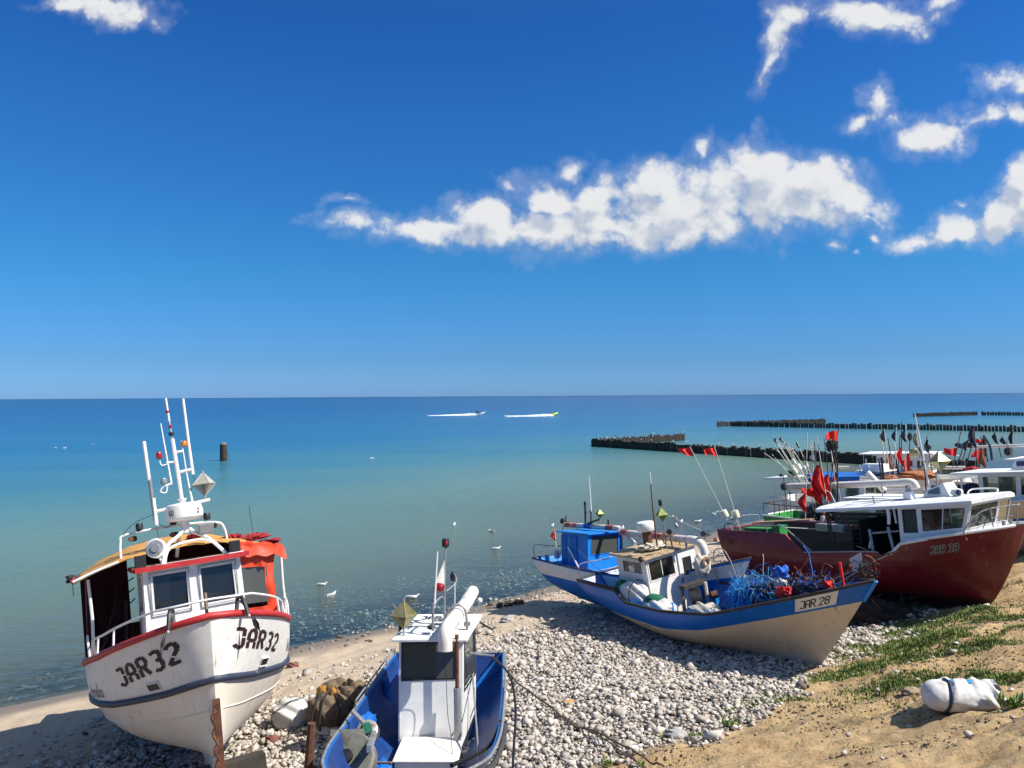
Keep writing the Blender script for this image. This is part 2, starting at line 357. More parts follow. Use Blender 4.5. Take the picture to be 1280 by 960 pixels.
# ------------------------------------------------------------------ hulls
class Hull:
    def __init__(s, L, B, foot, ref, top=None, keel=None, stern=.85, full=2.2, mid=.42, srake=.3, flare=1.25, bowpow=.9, beamp=.85, fullbot=.55, wst=.45):
        s.L, s.B, s.foot, s.ref, s.top, s.keel = L, B, foot, ref, top or ref, keel or [(0, .35), (.3, .02), (1, 0)]
        s.stern, s.full, s.mid, s.srake, s.flare, s.bowpow, s.beamp, s.fullbot = stern, full, mid, srake, flare, bowpow, beamp, fullbot; s.wst = wst
    def beam(s, t):
        if t < s.mid: return lerp(s.stern, 1, math.sin(t / s.mid * math.pi / 2))
        return max(1 - ((t - s.mid) / (1 - s.mid)) ** s.full, 0) ** s.beamp
    def pt(s, t, u, side, off=0.0):
        xs = s.srake * (1 - min(u, 1)); xb = s.foot + (s.L - s.foot) * max(u, 0) ** s.bowpow
        k = interp(s.keel, t); zr = interp(s.ref, t); z = k + (zr - k) * u
        u1 = min(max(u, 0), 1)
        fm = (1 - (1 - u1) ** 2.4) ** s.fullbot; fb = u1 ** s.flare; w_ = sstep(s.wst, 1.0, t)
        f = lerp(fm, fb, w_) * (1 + .04 * max(u - 1, 0))
        y = s.B / 2 * s.beam(t) * f
        if off:
            y = max(y + off, 0)
        return Vector((lerp(xs, xb, t), side * y, z))
    def nrm(s, t, u, side):
        e = 1e-3; a = s.pt(min(t + e, .9995), u, side) - s.pt(max(t - e, 0), u, side); b = s.pt(t, u + e, side) - s.pt(t, u - e, side)
        n = a.cross(b).normalized(); return n if n.y * side > 0 else -n
    def utop(s, t): k = interp(s.keel, t); return (interp(s.top, t) - k) / (interp(s.ref, t) - k)
    def uz(s, t, z): k = interp(s.keel, t); return (z - k) / (interp(s.ref, t) - k)
    def cols(s, n=56):
        c = set(round(1 - (1 - i / n) ** 1.25, 4) for i in range(n + 1))
        for a, _ in s.top: c.add(a)
        return sorted(c)
    def build(s, parent, bands, th=.06, zd=.6, inner='deck_blue', deck='deck_blue', cap='wood', name='hull', plank=0):
        # bands: list of (u-function of t or number, material, rows), bottom to top; last ends at utop
        C_ = s.cols(); mb = MB(); rowsf = []; mats = []
        prev = lambda t: 0.0
        for (uf, m, k) in bands:
            g = (lambda t, uf=uf: min(uf(t) if callable(uf) else uf, s.utop(t)))
            for j in range(k):
                rowsf.append(lambda t, a=prev, b=g, q=j / k: lerp(a(t), b(t), q)); mats.append(m)
            prev = g
        rowsf.append(prev)
        for side in (1, -1):
            vs = []; 
            for t in C_:
                for rf in rowsf:
                    u = rf(t); p = s.pt(t, u, side)
                    if plank: p.y += side * plank * (abs(math.sin(u * 3.14159 * 9)) ** .4 - .7) * sstep(0, .1, 1 - t)
                    vs.append(p)
            n = len(rowsf)
            for j in range(n - 1):
                fs = []
                for i in range(len(C_) - 1):
                    q = (i * n + j, (i + 1) * n + j, (i + 1) * n + j + 1, i * n + j + 1)
                    a, b, c, d = [vs[k] for k in q]
                    if (b - a).cross(d - a).length + (c - b).cross(d - b).length < 1e-7: continue
                    fs.append(q if side < 0 else q[::-1])
                if fs:
                    used = sorted({k for f in fs for k in f}); mp = {k: i for i, k in enumerate(used)}
                    mb.add([vs[k] for k in used], [tuple(mp[k] for k in f) for f in fs], mats[j])
        # transom
        for j in range(len(rowsf) - 1):
            a, b = rowsf[j](0), rowsf[j + 1](0)
            mb.add([s.pt(0, a, 1), s.pt(0, a, -1), s.pt(0, b, -1), s.pt(0, b, 1)], [(3, 2, 1, 0)], mats[j])
        # inner skin and cap
        tin = [t for t in C_ if s.pt(t, s.utop(t), 1).y > th * 1.15]
        ins = {}
        for side in (1, -1):
            vi = []; fi = []; fc = []; vc = []
            for t in tin:
                ut = s.utop(t); ud = min(s.uz(t, zd if not callable(zd) else zd(t)), ut - .02)
                col_ = []
                for q in range(4):
                    u = lerp(ud, ut, q / 3); p = s.pt(t, u, side, -th); p.x = min(max(p.x, th), s.L - th); col_.append(p)
                vi += col_; o_ = s.pt(t, ut, side); vc += [o_, col_[3]]; ins[(t, side)] = col_[0]
            for i in range(len(tin) - 1):
                for q in range(3): 
                    f = (i * 4 + q, (i + 1) * 4 + q, (i + 1) * 4 + q + 1, i * 4 + q + 1); fi.append(f if side > 0 else f[::-1])
                f = (2 * i, 2 * i + 2, 2 * i + 3, 2 * i + 1); fc.append(f if side < 0 else f[::-1])
            mb.add(vi, fi, inner); mb.add(vc, fc, cap)
        t0 = tin[0]; ut = s.utop(0); ud = s.uz(0, zd if not callable(zd) else zd(0)); t1 = tin[-1]
        for q in (0,):
            A = [ins[(t0, 1)], ins[(t0, -1)]]; B_ = [s.pt(t0, s.utop(t0), 1, -th), s.pt(t0, s.utop(t0), -1, -th)]
            for p in B_: p.x = th
            mb.add([A[0], A[1], B_[1], B_[0]], [(0, 1, 2, 3)], inner)
            O = [s.pt(0, ut, 1), s.pt(0, ut, -1)]; mb.add([O[0], O[1], B_[1], B_[0]], [(0, 1, 2, 3)], cap)
        # bow breasthook
        A = s.pt(t1, s.utop(t1), 1); B_ = s.pt(t1, s.utop(t1), -1); T = s.pt(1, s.utop(1), 1)
        if (A - B_).length > 1e-4: mb.add([A + Vector((0, 0, .003)), B_ + Vector((0, 0, .003)), T + Vector((0, 0, .003))], [(0, 1, 2)], cap)
        h = mb.build(name, parent, smooth=True, angle=40)
        dm = MB(); vs = []
        for t in tin: vs += [ins[(t, 1)], ins[(t, -1)]]
        dm.add([v + Vector((0, 0, .01)) for v in vs], [(2 * i, 2 * i + 1, 2 * i + 3, 2 * i + 2) for i in range(len(tin) - 1)], deck)
        dk = dm.build('deck', parent)
        return h, dk
    def run(s, uf, side, t0, t1, n=40, off=0.0, dz=0.0):
        out = []
        for i in range(n + 1):
            t = lerp(t0, t1, i / n); u = uf(t) if callable(uf) else uf
            p = s.pt(t, u, side); p = p + s.nrm(min(t, .995), u, side) * off; p.z += dz; out.append(p)
        return out
    def rail(s, parent, r, m, name='gunwale', t1=1.0, t0=0.0, off=0.0, dz=0.0, uf=None, n=8, stern=True):
        mb = MB(); uf = uf or s.utop
        ks = sorted(set([lerp(t0, t1, i / 44) for i in range(45)] + [a for a, _ in s.top if t0 < a < t1]))
        a = []; b = []
        for t in ks:
            for side, L_ in ((1, a), (-1, b)):
                u = uf(t) if callable(uf) else uf; p = s.pt(t, u, side) + s.nrm(min(t, .99), u, side) * off * (1 - sstep(.97, 1, t)); p.z += dz; L_.append(p)
        if t1 >= 1: mb.tube(a + b[::-1][1:], r, m, n=n)
        else: mb.tube(a, r, m, n=n); mb.tube(b, r, m, n=n)
        if stern and t0 < .02: mb.tube([a[0], b[0]], r, m, n=n)
        return mb.build(name, parent, smooth=True, angle=60)
    def text(s, parent, string, t0, u0, h, side, m, slant=0.0, wd=.62, thick=.16, stencil=False, name='registration_letters', cond=1.0):
        zr = lambda t: interp(s.ref, t) - interp(s.keel, t)
        dirn = 1 if side < 0 else -1
        def f(a, b, lift):
            a = a + slant * b
            t = t0 + dirn * a / s.L; u = u0 + b / zr(t)
            return s.pt(t, u, side) + s.nrm(t, u, side) * (.006 + lift)
        return glyphs(string, h, f, m, wd, thick, stencil, cond).build(name, parent)

GL = {
 'J': [[(.05, 1), (.5, 1), (.5, .15), (.38, 0), (.14, 0), (0, .17)]],
 'A': [[(0, 0), (0, .75), (.14, 1), (.38, 1), (.52, .75), (.52, 0)], [(0, .42), (.52, .42)]],
 'R': [[(0, 0), (0, 1), (.38, 1), (.52, .86), (.52, .62), (.38, .5), (0, .5)], [(.26, .5), (.54, 0)]],
 '3': [[(.02, .92), (.14, 1), (.38, 1), (.5, .87), (.5, .66), (.38, .53), (.20, .53)], [(.38, .53), (.5, .4), (.5, .14), (.38, 0), (.14, 0), (.02, .08)]],
 '2': [[(0, .82), (.13, 1), (.38, 1), (.5, .86), (.5, .64), (0, .04), (0, 0), (.52, 0)]],
 '8': [[(.14, .53), (0, .68), (0, .86), (.14, 1), (.38, 1), (.5, .86), (.5, .68), (.38, .53), (.14, .53), (0, .4), (0, .14), (.14, 0), (.38, 0), (.5, .14), (.5, .4), (.38, .53)]],
 '7': [[(0, 1), (.5, 1), (.2, 0)]], '1': [[(.1, .8), (.3, 1), (.3, 0)]],
 'L': [[(0, 1), (0, 0), (.45, 0)]], 'O': [[(.14, 0), (0, .15), (0, .85), (.14, 1), (.38, 1), (.52, .85), (.52, .15), (.38, 0), (.14, 0)]], 'D': [[(0, 0), (0, 1), (.3, 1), (.5, .8), (.5, .2), (.3, 0), (0, 0)]],
 'W': [[(0, 1), (.14, 0), (.28, .7), (.42, 0), (.56, 1)]], 'a': [[(.4, .5), (.1, .5), (0, .38), (0, .12), (.1, 0), (.3, 0), (.4, .12)], [(.4, .55), (.4, 0)]],
 'n': [[(0, 0), (0, .55)], [(0, .4), (.12, .55), (.3, .55), (.4, .42), (.4, 0)]], 'd': [[(.4, .5), (.1, .5), (0, .38), (0, .12), (.1, 0), (.3, 0), (.4, .12)], [(.4, 1), (.4, 0)]],
}
def glyphs(string, h, f, m, wd=.62, thick=.16, stencil=False, cond=1.0):
    mb = MB(); x = 0.0; k = 0
    for ch in string:
        if ch == ' ': x += .34 * h * cond; continue
        for pl in GL[ch]:
            for (a, b) in zip(pl, pl[1:]):
                a = Vector((a[0] * cond, a[1])); b = Vector((b[0] * cond, b[1])); d = b - a; L_ = d.length
                if L_ < 1e-6: continue
                d /= L_; nn = Vector((-d.y, d.x)) * thick / 2; e = thick * .38
                segs = [(-e, L_ + e)]
                if stencil:
                    segs = [(-e * .2, L_ * .5 - .045), (L_ * .5 + .045, L_ + e * .2)] if L_ > .6 else [(0, L_)]
                for (p0, p1) in segs:
                    K = max(1, int((p1 - p0) * h / .04)); vs = []; k += 1; lift = .0002 * (k % 9)
                    for i in range(K + 1):
                        c = a + d * lerp(p0, p1, i / K)
                        for sg in (1, -1):
                            q = c + nn * sg; vs.append(f(x + q.x * h, q.y * h, lift))
                    mb.add(vs, [(2 * i, 2 * i + 1, 2 * i + 3, 2 * i + 2) for i in range(K)], m)
        wch = max(p[0] for pl in GL[ch] for p in pl)
        x += (wch * cond + (wd - .5)) * h + thick * h * .6
    return mb
def wall(mb, bl, br, tr, tl, holes, m, th=.03, inward=None):
    bl, br, tr, tl = map(Vector, (bl, br, tr, tl)); n = (br - bl).cross(tl - bl).normalized()
    if inward is not None and n.dot(Vector(inward)) < 0: n = -n
    us = sorted({0, 1, *[h[0] for h in holes], *[h[2] for h in holes]}); vs_ = sorted({0, 1, *[h[1] for h in holes], *[h[3] for h in holes]})
    f = lambda u, v: lerp(lerp(bl, br, u), lerp(tl, tr, u), v)
    solid = {}
    for i in range(len(us) - 1):
        for j in range(len(vs_) - 1):
            cu, cv_ = (us[i] + us[i + 1]) / 2, (vs_[j] + vs_[j + 1]) / 2
            solid[i, j] = not any(h[0] < cu < h[2] and h[1] < cv_ < h[3] for h in holes)
    for (i, j), so_ in solid.items():
        if not so_: continue
        q = [f(us[i], vs_[j]), f(us[i + 1], vs_[j]), f(us[i + 1], vs_[j + 1]), f(us[i], vs_[j + 1])]; qi = [p + n * th for p in q]
        mb.add(q + qi, [(0, 1, 2, 3), (7, 6, 5, 4)], m)
        for (di, dj, a, b) in ((0, -1, 0, 1), (1, 0, 1, 2), (0, 1, 2, 3), (-1, 0, 3, 0)):
            if not solid.get((i + di, j + dj), False): mb.add([q[a], q[b], qi[b], qi[a]], [(0, 1, 2, 3)], m)
    return f, n
def window(parent, f, n, hole, fm, gm='glass', fr=.025, proud=.012, th=.03, mull=0, name='window', label=None, pane=True):
    u0, v0, u1, v1 = hole; c = [f(u0, v0), f(u1, v0), f(u1, v1), f(u0, v1)]
    mb = MB(); mid_ = (c[0] + c[2]) / 2
    for i in range(4):
        a, b = c[i], c[(i + 1) % 4]; d = (b - a).normalized(); inn = (mid_ - (a + b) / 2); inn = (inn - d * inn.dot(d)).normalized()
        a2 = a - d * fr; b2 = b + d * fr
        q = [a2 - inn * fr, b2 - inn * fr, b2 + inn * .006 - d * fr, a2 + inn * .006 + d * fr]
        o = [p - n * (proud + .0004 * i) for p in q]; bk = [p + n * .002 for p in q]
        mb.add(o + bk, [(0, 1, 2, 3), (0, 4, 5, 1), (1, 5, 6, 2), (2, 6, 7, 3), (3, 7, 4, 0)], fm)
    for k in range(mull):
        t = (k + 1) / (mull + 1); a = lerp(c[0], c[1], t); b = lerp(c[3], c[2], t); mb.tube([a, b], .014, fm, n=4)
    w_ = mb.build(name, parent)
    if label: w_['label'] = label
    if pane:
        g = MB(); q = [p + n * th * .5 for p in c]; g.add(q, [(0, 1, 2, 3)], gm); g.build('pane', w_)
    return w_
def cabin(parent, corners_b, corners_t, holes, m, fm, gm='glass', th=.03, name='wheelhouse', mulls={}, nopane=()):
    # corners: list of 4 points going round (0-1 side A, 1-2 front, 2-3 side B, 3-0 back), holes {wall: [(u0,v0,u1,v1)]}
    mb = MB(); cen = sum((Vector(p) for p in corners_b), Vector()) / len(corners_b); fl = []; K = len(corners_b)
    for i in range(K):
        a, b = corners_b[i], corners_b[(i + 1) % K]; c, d = corners_t[(i + 1) % K], corners_t[i]
        mid_ = (Vector(a) + Vector(b)) / 2
        hs = holes.get(i)
        if hs is None: continue
        f, n = wall(mb, a, b, c, d, hs, m, th, inward=cen - mid_); fl.append((i, f, n))
    o = mb.build(name, parent)
    for i, f, n in fl:
        for k, h in enumerate(holes[i]):
            if (i, k) in nopane: continue
            window(o, f, n, h, fm, gm, mull=mulls.get((i, k), 0))
    return o
def reflector(parent, c, r, m='reflector', rod=0.5, up=(0, 0, 1), name='radar_reflector'):
    # octahedral reflector of three crossing plates seen as a diamond on a rod
    mb = MB(); c = Vector(c); q = Matrix.Rotation(R(18), 3, 'Z')
    ax = [q @ Vector((1, 0, 0)) * r, q @ Vector((0, 1, 0)) * r, Vector((0, 0, 1)) * r * 1.02]
    for i in range(3):
        a, b = ax[i], ax[(i + 1) % 3]; nn = ax[(i + 2) % 3].normalized() * .004
        pts = [a, b, -a, -b]
        mb.add([c + p + nn for p in pts] + [c + p - nn for p in pts], [(0, 1, 2, 3), (7, 6, 5, 4), (0, 4, 5, 1), (1, 5, 6, 2), (2, 6, 7, 3), (3, 7, 4, 0)], m)
    # closed webs on four faces so it reads as a solid diamond
    E = [ax[0], ax[1], -ax[0], -ax[1]]
    for i in range(4):
        for s_ in (1, -1):
            if (i + (s_ > 0)) % 2: continue
            a, b, t = E[i] * .97, E[(i + 1) % 4] * .97, ax[2] * s_ * .97
            mb.add([c + a, c + b, c + t], [(0, 1, 2)], m)
    mb.tube([c - Vector((0, 0, rod + r)), c + Vector((0, 0, r * 1.1))], .018, 'galv', n=6)
    return mb.build(name, parent)
def rodpart(name, parent, pts, r, m, n=8, **kw): return P(name, parent, lambda b: b.tube(pts, r, m, n=n), smooth=True, angle=50, **kw)
def tangle(mb, c, rad, n, mats, seed, seg=7, r=.006, loft=1.0):
    g = random.Random(seed); c = Vector(c)
    for k in range(n):
        a = g.uniform(0, 6.283); q = math.sqrt(g.random()); p = Vector((math.cos(a) * q * rad[0], math.sin(a) * q * rad[1], rad[2] * (1 - q * q) * g.uniform(.3, 1.1)))
        pts = [c + p]; d = Vector((g.uniform(-1, 1), g.uniform(-1, 1), g.uniform(-.3, .8) * loft)) * .11
        for i in range(seg):
            d = d * .75 + Vector((g.uniform(-1, 1), g.uniform(-1, 1), g.uniform(-1, .8))) * .07
            p = p + d; p.z = max(p.z, 0.0)
            lim = math.hypot(p.x / rad[0], p.y / rad[1])
            if lim > 1.1: p.x /= lim; p.y /= lim
            pts.append(c + p)
        mb.tube(arc(pts, 2), r * g.uniform(.6, 1.5), g.choice(mats), n=4, cap=False)
# ------------------------------------------------------------------ terrain
SHORE = np.array([(-900, -420), (-60, -14), (-30, 5.5), (-19, 14.2), (-12.4, 19.2), (-6.6, 23.6), (-3.7, 25.8), (0.3, 29.6), (4.5, 34.2), (11.9, 44), (30, 62), (72, 96), (210, 190), (500, 330), (20000, 9000)], float)
def sdist(x, y):                     # signed distance to the waterline, positive on land
    best = np.full(x.shape, 1e12); sg = np.ones(x.shape)
    for (a, b) in zip(SHORE, SHORE[1:]):
        d = b - a; L2 = d @ d; t = np.clip(((x - a[0]) * d[0] + (y - a[1]) * d[1]) / L2, 0, 1)
        qx = x - a[0] - t * d[0]; qy = y - a[1] - t * d[1]; r = qx * qx + qy * qy
        cr = d[0] * (y - a[1]) - d[1] * (x - a[0]); k = r < best
        best = np.where(k, r, best); sg = np.where(k, np.where(cr < 0, 1, -1), sg)
    return np.sqrt(best) * sg
def _h(ix, iy, s): 
    n = (ix * 374761393 + iy * 668265263 + s * 1442695041).astype(np.int64) & 0xffffffff
    n = ((n ^ (n >> 13)) * 1274126177) & 0xffffffff; return ((n ^ (n >> 16)) & 0xffff) / 65535.0
def vnoise(x, y, s=0):
    ix = np.floor(x).astype(np.int64); iy = np.floor(y).astype(np.int64); fx = x - ix; fy = y - iy
    fx = fx * fx * (3 - 2 * fx); fy = fy * fy * (3 - 2 * fy)
    a = _h(ix, iy, s); b = _h(ix + 1, iy, s); c = _h(ix, iy + 1, s); d = _h(ix + 1, iy + 1, s)
    return (a + (b - a) * fx) * (1 - fy) + (c + (d - c) * fx) * fy
def fbm(x, y, o=4, s=0): 
    r = 0; a = .5
    for i in range(o): r = r + a * vnoise(x, y, s + i * 17); x = x * 2.03 + 3.1; y = y * 2.03 + 1.7; a *= .5
    return r / (1 - .5 ** o)
def ss(a, b, x): t = np.clip((x - a) / (b - a), 0, 1); return t * t * (3 - 2 * t)
PS = [-1e5, -300, -80, -30, -8, -2, 0, 2, 4, 6, 8, 10, 12, 14, 16, 18, 20, 24, 28, 60, 1e5]
PZ = [-8, -8, -4, -2.2, -.8, -.22, 0, .28, .55, .80, .98, 1.12, 1.3, 1.55, 1.95, 2.5, 3.2, 4.8, 5.6, 6, 9]
def brown_w(x, y, s):                # brown matted terrace soil
    return ss(13.1, 13.9, s + (fbm(x * .9, y * .9, 4, 5) - .5) * 2.2)
def terraces(x, y, s):
    k = ss(13.6, 15.2, s) * ss(4.5, 8.5, x) ; yy = y + (fbm(x * .35, y * .35, 3, 9) - .5) * 1.5 + (fbm(x * 1.7, y * 1.7, 3, 19) - .5) * .35
    t = (yy * .95) % 1.0; prof = np.where(t < .8, np.sqrt(np.clip(np.sin(t / .8 * np.pi), 0, 1)), 0)
    return k * prof * .22
def height(x, y):
    x = np.asarray(x, float); y = np.asarray(y, float); s = sdist(x, y)
    z = np.interp(s, PS, PZ); near = ss(80, 30, np.hypot(x, y))
    land = ss(.3, 2.0, s)
    z = z + land * near * ((fbm(x * .45, y * .45, 4, 1) - .5) * .32 + (fbm(x * 2.6, y * 2.6, 4, 2) - .5) * .10)
    b = brown_w(x, y, s) * near
    z = z + b * ((fbm(x * .8, y * 2.2, 4, 31) - .5) * .30 + (fbm(x * 3.5, y * 8, 4, 35) - .5) * .10 + terraces(x, y, s))
    z = z + .30 * np.exp(-((x + 4.3) ** 2 + (y - 11.6) ** 2) / 3.0)
    return z
rr = np.concatenate([np.linspace(1, 8.5, 8), np.geomspace(9, 42, 430), np.geomspace(42.5, 300, 170), np.geomspace(310, 30000, 40)])
aa = np.radians(np.concatenate([np.linspace(-180, -46, 34), np.linspace(-44, 44, 441), np.linspace(46, 180, 34)]))
def polar_mesh(name, zf, mtl, attrs):
    A, RR = np.meshgrid(aa, rr); X = RR * np.sin(A); Y = RR * np.cos(A); Z = zf(X, Y)
    n, m = X.shape; co = np.stack([X, Y, Z], -1).reshape(-1, 3)
    i, j = np.meshgrid(np.arange(n - 1), np.arange(m - 1), indexing='ij'); a = i * m + j
    q = np.stack([a, a + 1, a + m + 1, a + m], -1).reshape(-1, 4)
    me = mesh_np(name, co, q, 4)
    for k, fn in attrs.items():
        at = me.attributes.new(k, 'FLOAT', 'POINT'); at.data.foreach_set('value', fn(X, Y).ravel().astype(np.float32))
    me.materials.append(mtl); me.polygons.foreach_set('use_smooth', np.ones(len(q), bool))
    o = bpy.data.objects.new(name, me); COL.objects.link(o); return o
def mesh_np(name, co, faces, k):
    me = bpy.data.meshes.new(name); me.vertices.add(len(co)); me.vertices.foreach_set('co', co.astype(np.float32).ravel())
    me.loops.add(faces.size); me.loops.foreach_set('vertex_index', faces.astype(np.int32).ravel())
    me.polygons.add(len(faces)); me.polygons.foreach_set('loop_start', np.arange(0, faces.size, k, dtype=np.int32))
    me.polygons.foreach_set('loop_total', np.full(len(faces), k, dtype=np.int32)); me.update(calc_edges=True); return me
def grass_w(x, y, s):
    g = ss(12.6, 13.6, s) * ss(16.6, 14.6, s) * ss(5.5, 8, x) * ss(.44, .56, fbm(x * .6, y * 1.1, 3, 41)) * np.where(terraces(x, y, s) > .06, .02, .62)
    for cx, cy, rx, ry in ((7.6, 16.7, 1.3, .45), (9.2, 18.0, 1.1, .8), (9.6, 16.6, 1.3, .3), (10.6, 19.9, 1.6, .6), (12.3, 18.8, 1.6, .35), (5.0, 15.3, .6, .3), (11.7, 17.3, 1.2, .16), (8.9, 14.6, .35, .7), (7.5, 15.1, 1.0, .25)):
        g = np.maximum(g, ss(1.3, .5, np.hypot((x - cx) / rx, (y - cy) / ry) + (fbm(x * 3, y * 3, 3, 7) - .5) * 1.1))
    return g
gm_ = bpy.data.materials.new('beach_ground'); gm_.use_nodes = True; t = gm_.node_tree; t.nodes.clear()
o_ = N(t, 'ShaderNodeOutputMaterial'); p_ = N(t, 'ShaderNodeBsdfPrincipled'); t.links.new(p_.outputs[0], o_.inputs[0])
geo = N(t, 'ShaderNodeNewGeometry'); pos = geo.outputs['Position']
def NOI(tree, vec, sc_, det=6, ro=.6):
    n = N(tree, 'ShaderNodeTexNoise'); n.inputs['Scale'].default_value = sc_; n.inputs['Detail'].default_value = det; n.inputs['Roughness'].default_value = ro; tree.links.new(vec, n.inputs[0]); return n.outputs['Fac']
def ATT(tree, nm): n = N(tree, 'ShaderNodeAttribute', attribute_name=nm); return n.outputs['Fac']
na = NOI(t, pos, 3.0); nb = NOI(t, pos, 16.0, 8, .7); nc = NOI(t, pos, .7, 4); nd = NOI(t, pos, 70, 3)
sand = MIX(t, MAPR(t, na, .3, .7), (.47, .365, .255), (.56, .45, .33))
sand = MIX(t, MAPR(t, nb, .55, .72, 0, .6), sand, (.30, .225, .15))
sand = MIX(t, MAPR(t, nd, .4, .7, 0, .35), sand, (.62, .52, .40))
brown = MIX(t, MAPR(t, na, .32, .68), (.43, .29, .145), (.57, .405, .215))
brown = MIX(t, MAPR(t, nb, .50, .64, 0, .75), brown, (.17, .11, .055))
brown = MIX(t, MAPR(t, nd, .5, .75, 0, .4), brown, (.50, .38, .24))
brown = MIX(t, MAPR(t, nc, .52, .66, 0, .5), brown, (.20, .14, .075))
brown = MIX(t, MAPR(t, NOI(t, pos, 1.6, 7, .7), .50, .62, 0, .55), brown, (.58, .42, .235))
c = MIX(t, ATT(t, 'brown'), sand, brown)
c = MIX(t, M(t, 'MULTIPLY', ATT(t, 'grass'), MAPR(t, nb, .35, .6, .35, .85)), c, (.10, .13, .03))
vg = N(t, 'ShaderNodeTexVoronoi'); vg.inputs['Scale'].default_value = 17; t.links.new(pos, vg.inputs[0]); vgs = N(t, 'ShaderNodeSeparateColor'); t.links.new(vg.outputs['Color'], vgs.inputs[0])
grv = MIX(t, MAPR(t, vg.outputs['Distance'], .15, .6), RAMP(t, vgs.outputs[0], [(0, (.30, .26, .22)), (.5, (.42, .37, .32)), (1, (.56, .51, .45))]), (.10, .08, .065))
c = MIX(t, M(t, 'MULTIPLY', ATT(t, 'peb'), .9), c, grv)
wet = ATT(t, 'wet'); c = MIX(t, wet, c, MIX(t, 1.0, c, (.48, .46, .45), 'MULTIPLY'))
# under water: sand with dark cobble patches
vo = N(t, 'ShaderNodeTexVoronoi'); vo.inputs['Scale'].default_value = 4.2; t.links.new(pos, vo.inputs[0])
peb = MIX(t, MAPR(t, vo.outputs['Distance'], .1, .55), (.085, .10, .11), (.010, .018, .028))
vo2 = N(t, 'ShaderNodeSeparateColor'); t.links.new(vo.outputs['Color'], vo2.inputs[0])
peb = MIX(t, MAPR(t, vo2.outputs[0], .72, .95, 0, .8), peb, (.30, .29, .27))
c = MIX(t, M(t, 'MULTIPLY', ATT(t, 'bed'), MAPR(t, M(t, 'ADD', na, M(t, 'MULTIPLY', nc, .5)), .45, .8, .6, 1)), c, peb)
t.links.new(c, p_.inputs['Base Color']); p_.inputs['Specular IOR Level'].default_value = .3
t.links.new(M(t, 'SUBTRACT', .95, M(t, 'MULTIPLY', wet, .62)), p_.inputs['Roughness'])
bm = N(t, 'ShaderNodeBump'); bm.inputs['Strength'].default_value = .8; bm.inputs['Distance'].default_value = .07
hh = M(t, 'ADD', M(t, 'MULTIPLY', nb, .8), M(t, 'MULTIPLY', nd, .35)); t.links.new(hh, bm.inputs['Height']); t.links.new(bm.outputs[0], p_.inputs['Normal'])
def pebw(x, y):
    s = sdist(x, y); b = brown_w(x, y, s); f = fbm(x * .5, y * .5, 3, 50)
    return ss(5.2, 7.0, s + (f - .5) * 2.5) * (1 - b) * ss(40, 30, y)
def bedw(x, y):
    s = sdist(x, y); f = fbm(x * .22 + 5, y * .22, 4, 77); g = ss(.1, -.8, s) * ss(-15, -6, s + (f - .5) * 12)
    g2 = np.exp(-((x - 1.0) ** 2 / 14 + (y - 34.5) ** 2 / 5)) * .9
    g = g * ss(-15.5, -8, x + (f - .5) * 8) + .55 * ss(.1, -.5, s) * ss(-3, -1, s + (f - .5) * 4)
    return np.clip(np.maximum(g * (.35 + 1.1 * f), g2), 0, 1)
ground = polar_mesh('ground', height, gm_, {
    'peb': lambda x, y: pebw(x, y), 'brown': lambda x, y: brown_w(x, y, sdist(x, y)), 'grass': lambda x, y: grass_w(x, y, sdist(x, y)),
    'wet': lambda x, y: ss(1.7, .5, sdist(x, y) + (fbm(x * .5, y * .5, 3, 3) - .5) * 1.2), 'bed': bedw})
tag(ground, None, None, kind='structure')

# ------------------------------------------------------------------ sea
wm = bpy.data.materials.new('sea_water'); wm.use_nodes = True; t = wm.node_tree; t.nodes.clear()
o_ = N(t, 'ShaderNodeOutputMaterial'); geo = N(t, 'ShaderNodeNewGeometry'); pos = geo.outputs['Position']
off = ATT(t, 'offshore')             # metres from the waterline
lg = M(t, 'LOGARITHM', M(t, 'MAXIMUM', off, 1.0), 10.0)      # 0 at 1 m, 1 at 10 m, 2 at 100 m, 3 at 1 km
mpg = N(t, 'ShaderNodeMapping'); mpg.inputs['Rotation'].default_value = (0, 0, R(-6)); mpg.inputs['Scale'].default_value = (.012, .055, 1); t.links.new(pos, mpg.inputs[0])
big = NOI(t, mpg.outputs[0], 1.0, 5, .55)
mp2 = N(t, 'ShaderNodeMapping'); mp2.inputs['Scale'].default_value = (.0007, .0055, 1); t.links.new(pos, mp2.inputs[0]); big2 = NOI(t, mp2.outputs[0], 1.0, 4, .5)
lgn = M(t, 'ADD', lg, M(t, 'MULTIPLY', M(t, 'SUBTRACT', big, .5), .35))
body = RAMP(t, M(t, 'DIVIDE', lgn, 4.0), [(0, (.17, .20, .15)), (.25, (.17, .235, .165)), (.36, (.125, .225, .18)), (.43, (.050, .175, .21)), (.50, (.014, .125, .245)), (.66, (.007, .070, .19)), (.86, (.004, .042, .12)), (1, (.003, .022, .07))])
wv = NOI(t, pos, 3.4, 5, .66)
mp3 = N(t, 'ShaderNodeMapping'); mp3.inputs['Rotation'].default_value = (0, 0, R(12)); mp3.inputs['Scale'].default_value = (.55, 1.7, 1); t.links.new(pos, mp3.inputs[0]); wv2 = NOI(t, mp3.outputs[0], 1.0, 4, .55)
bmp = N(t, 'ShaderNodeBump'); bmp.inputs['Distance'].default_value = .27
t.links.new(M(t, 'MULTIPLY', MAPR(t, big, .35, .65, .55, 1.0), MAPR(t, lg, .2, 1.4, .22, 1.0)), bmp.inputs['Strength'])
t.links.new(M(t, 'ADD', M(t, 'MULTIPLY', wv, .55), M(t, 'MULTIPLY', wv2, 1.0)), bmp.inputs['Height'])
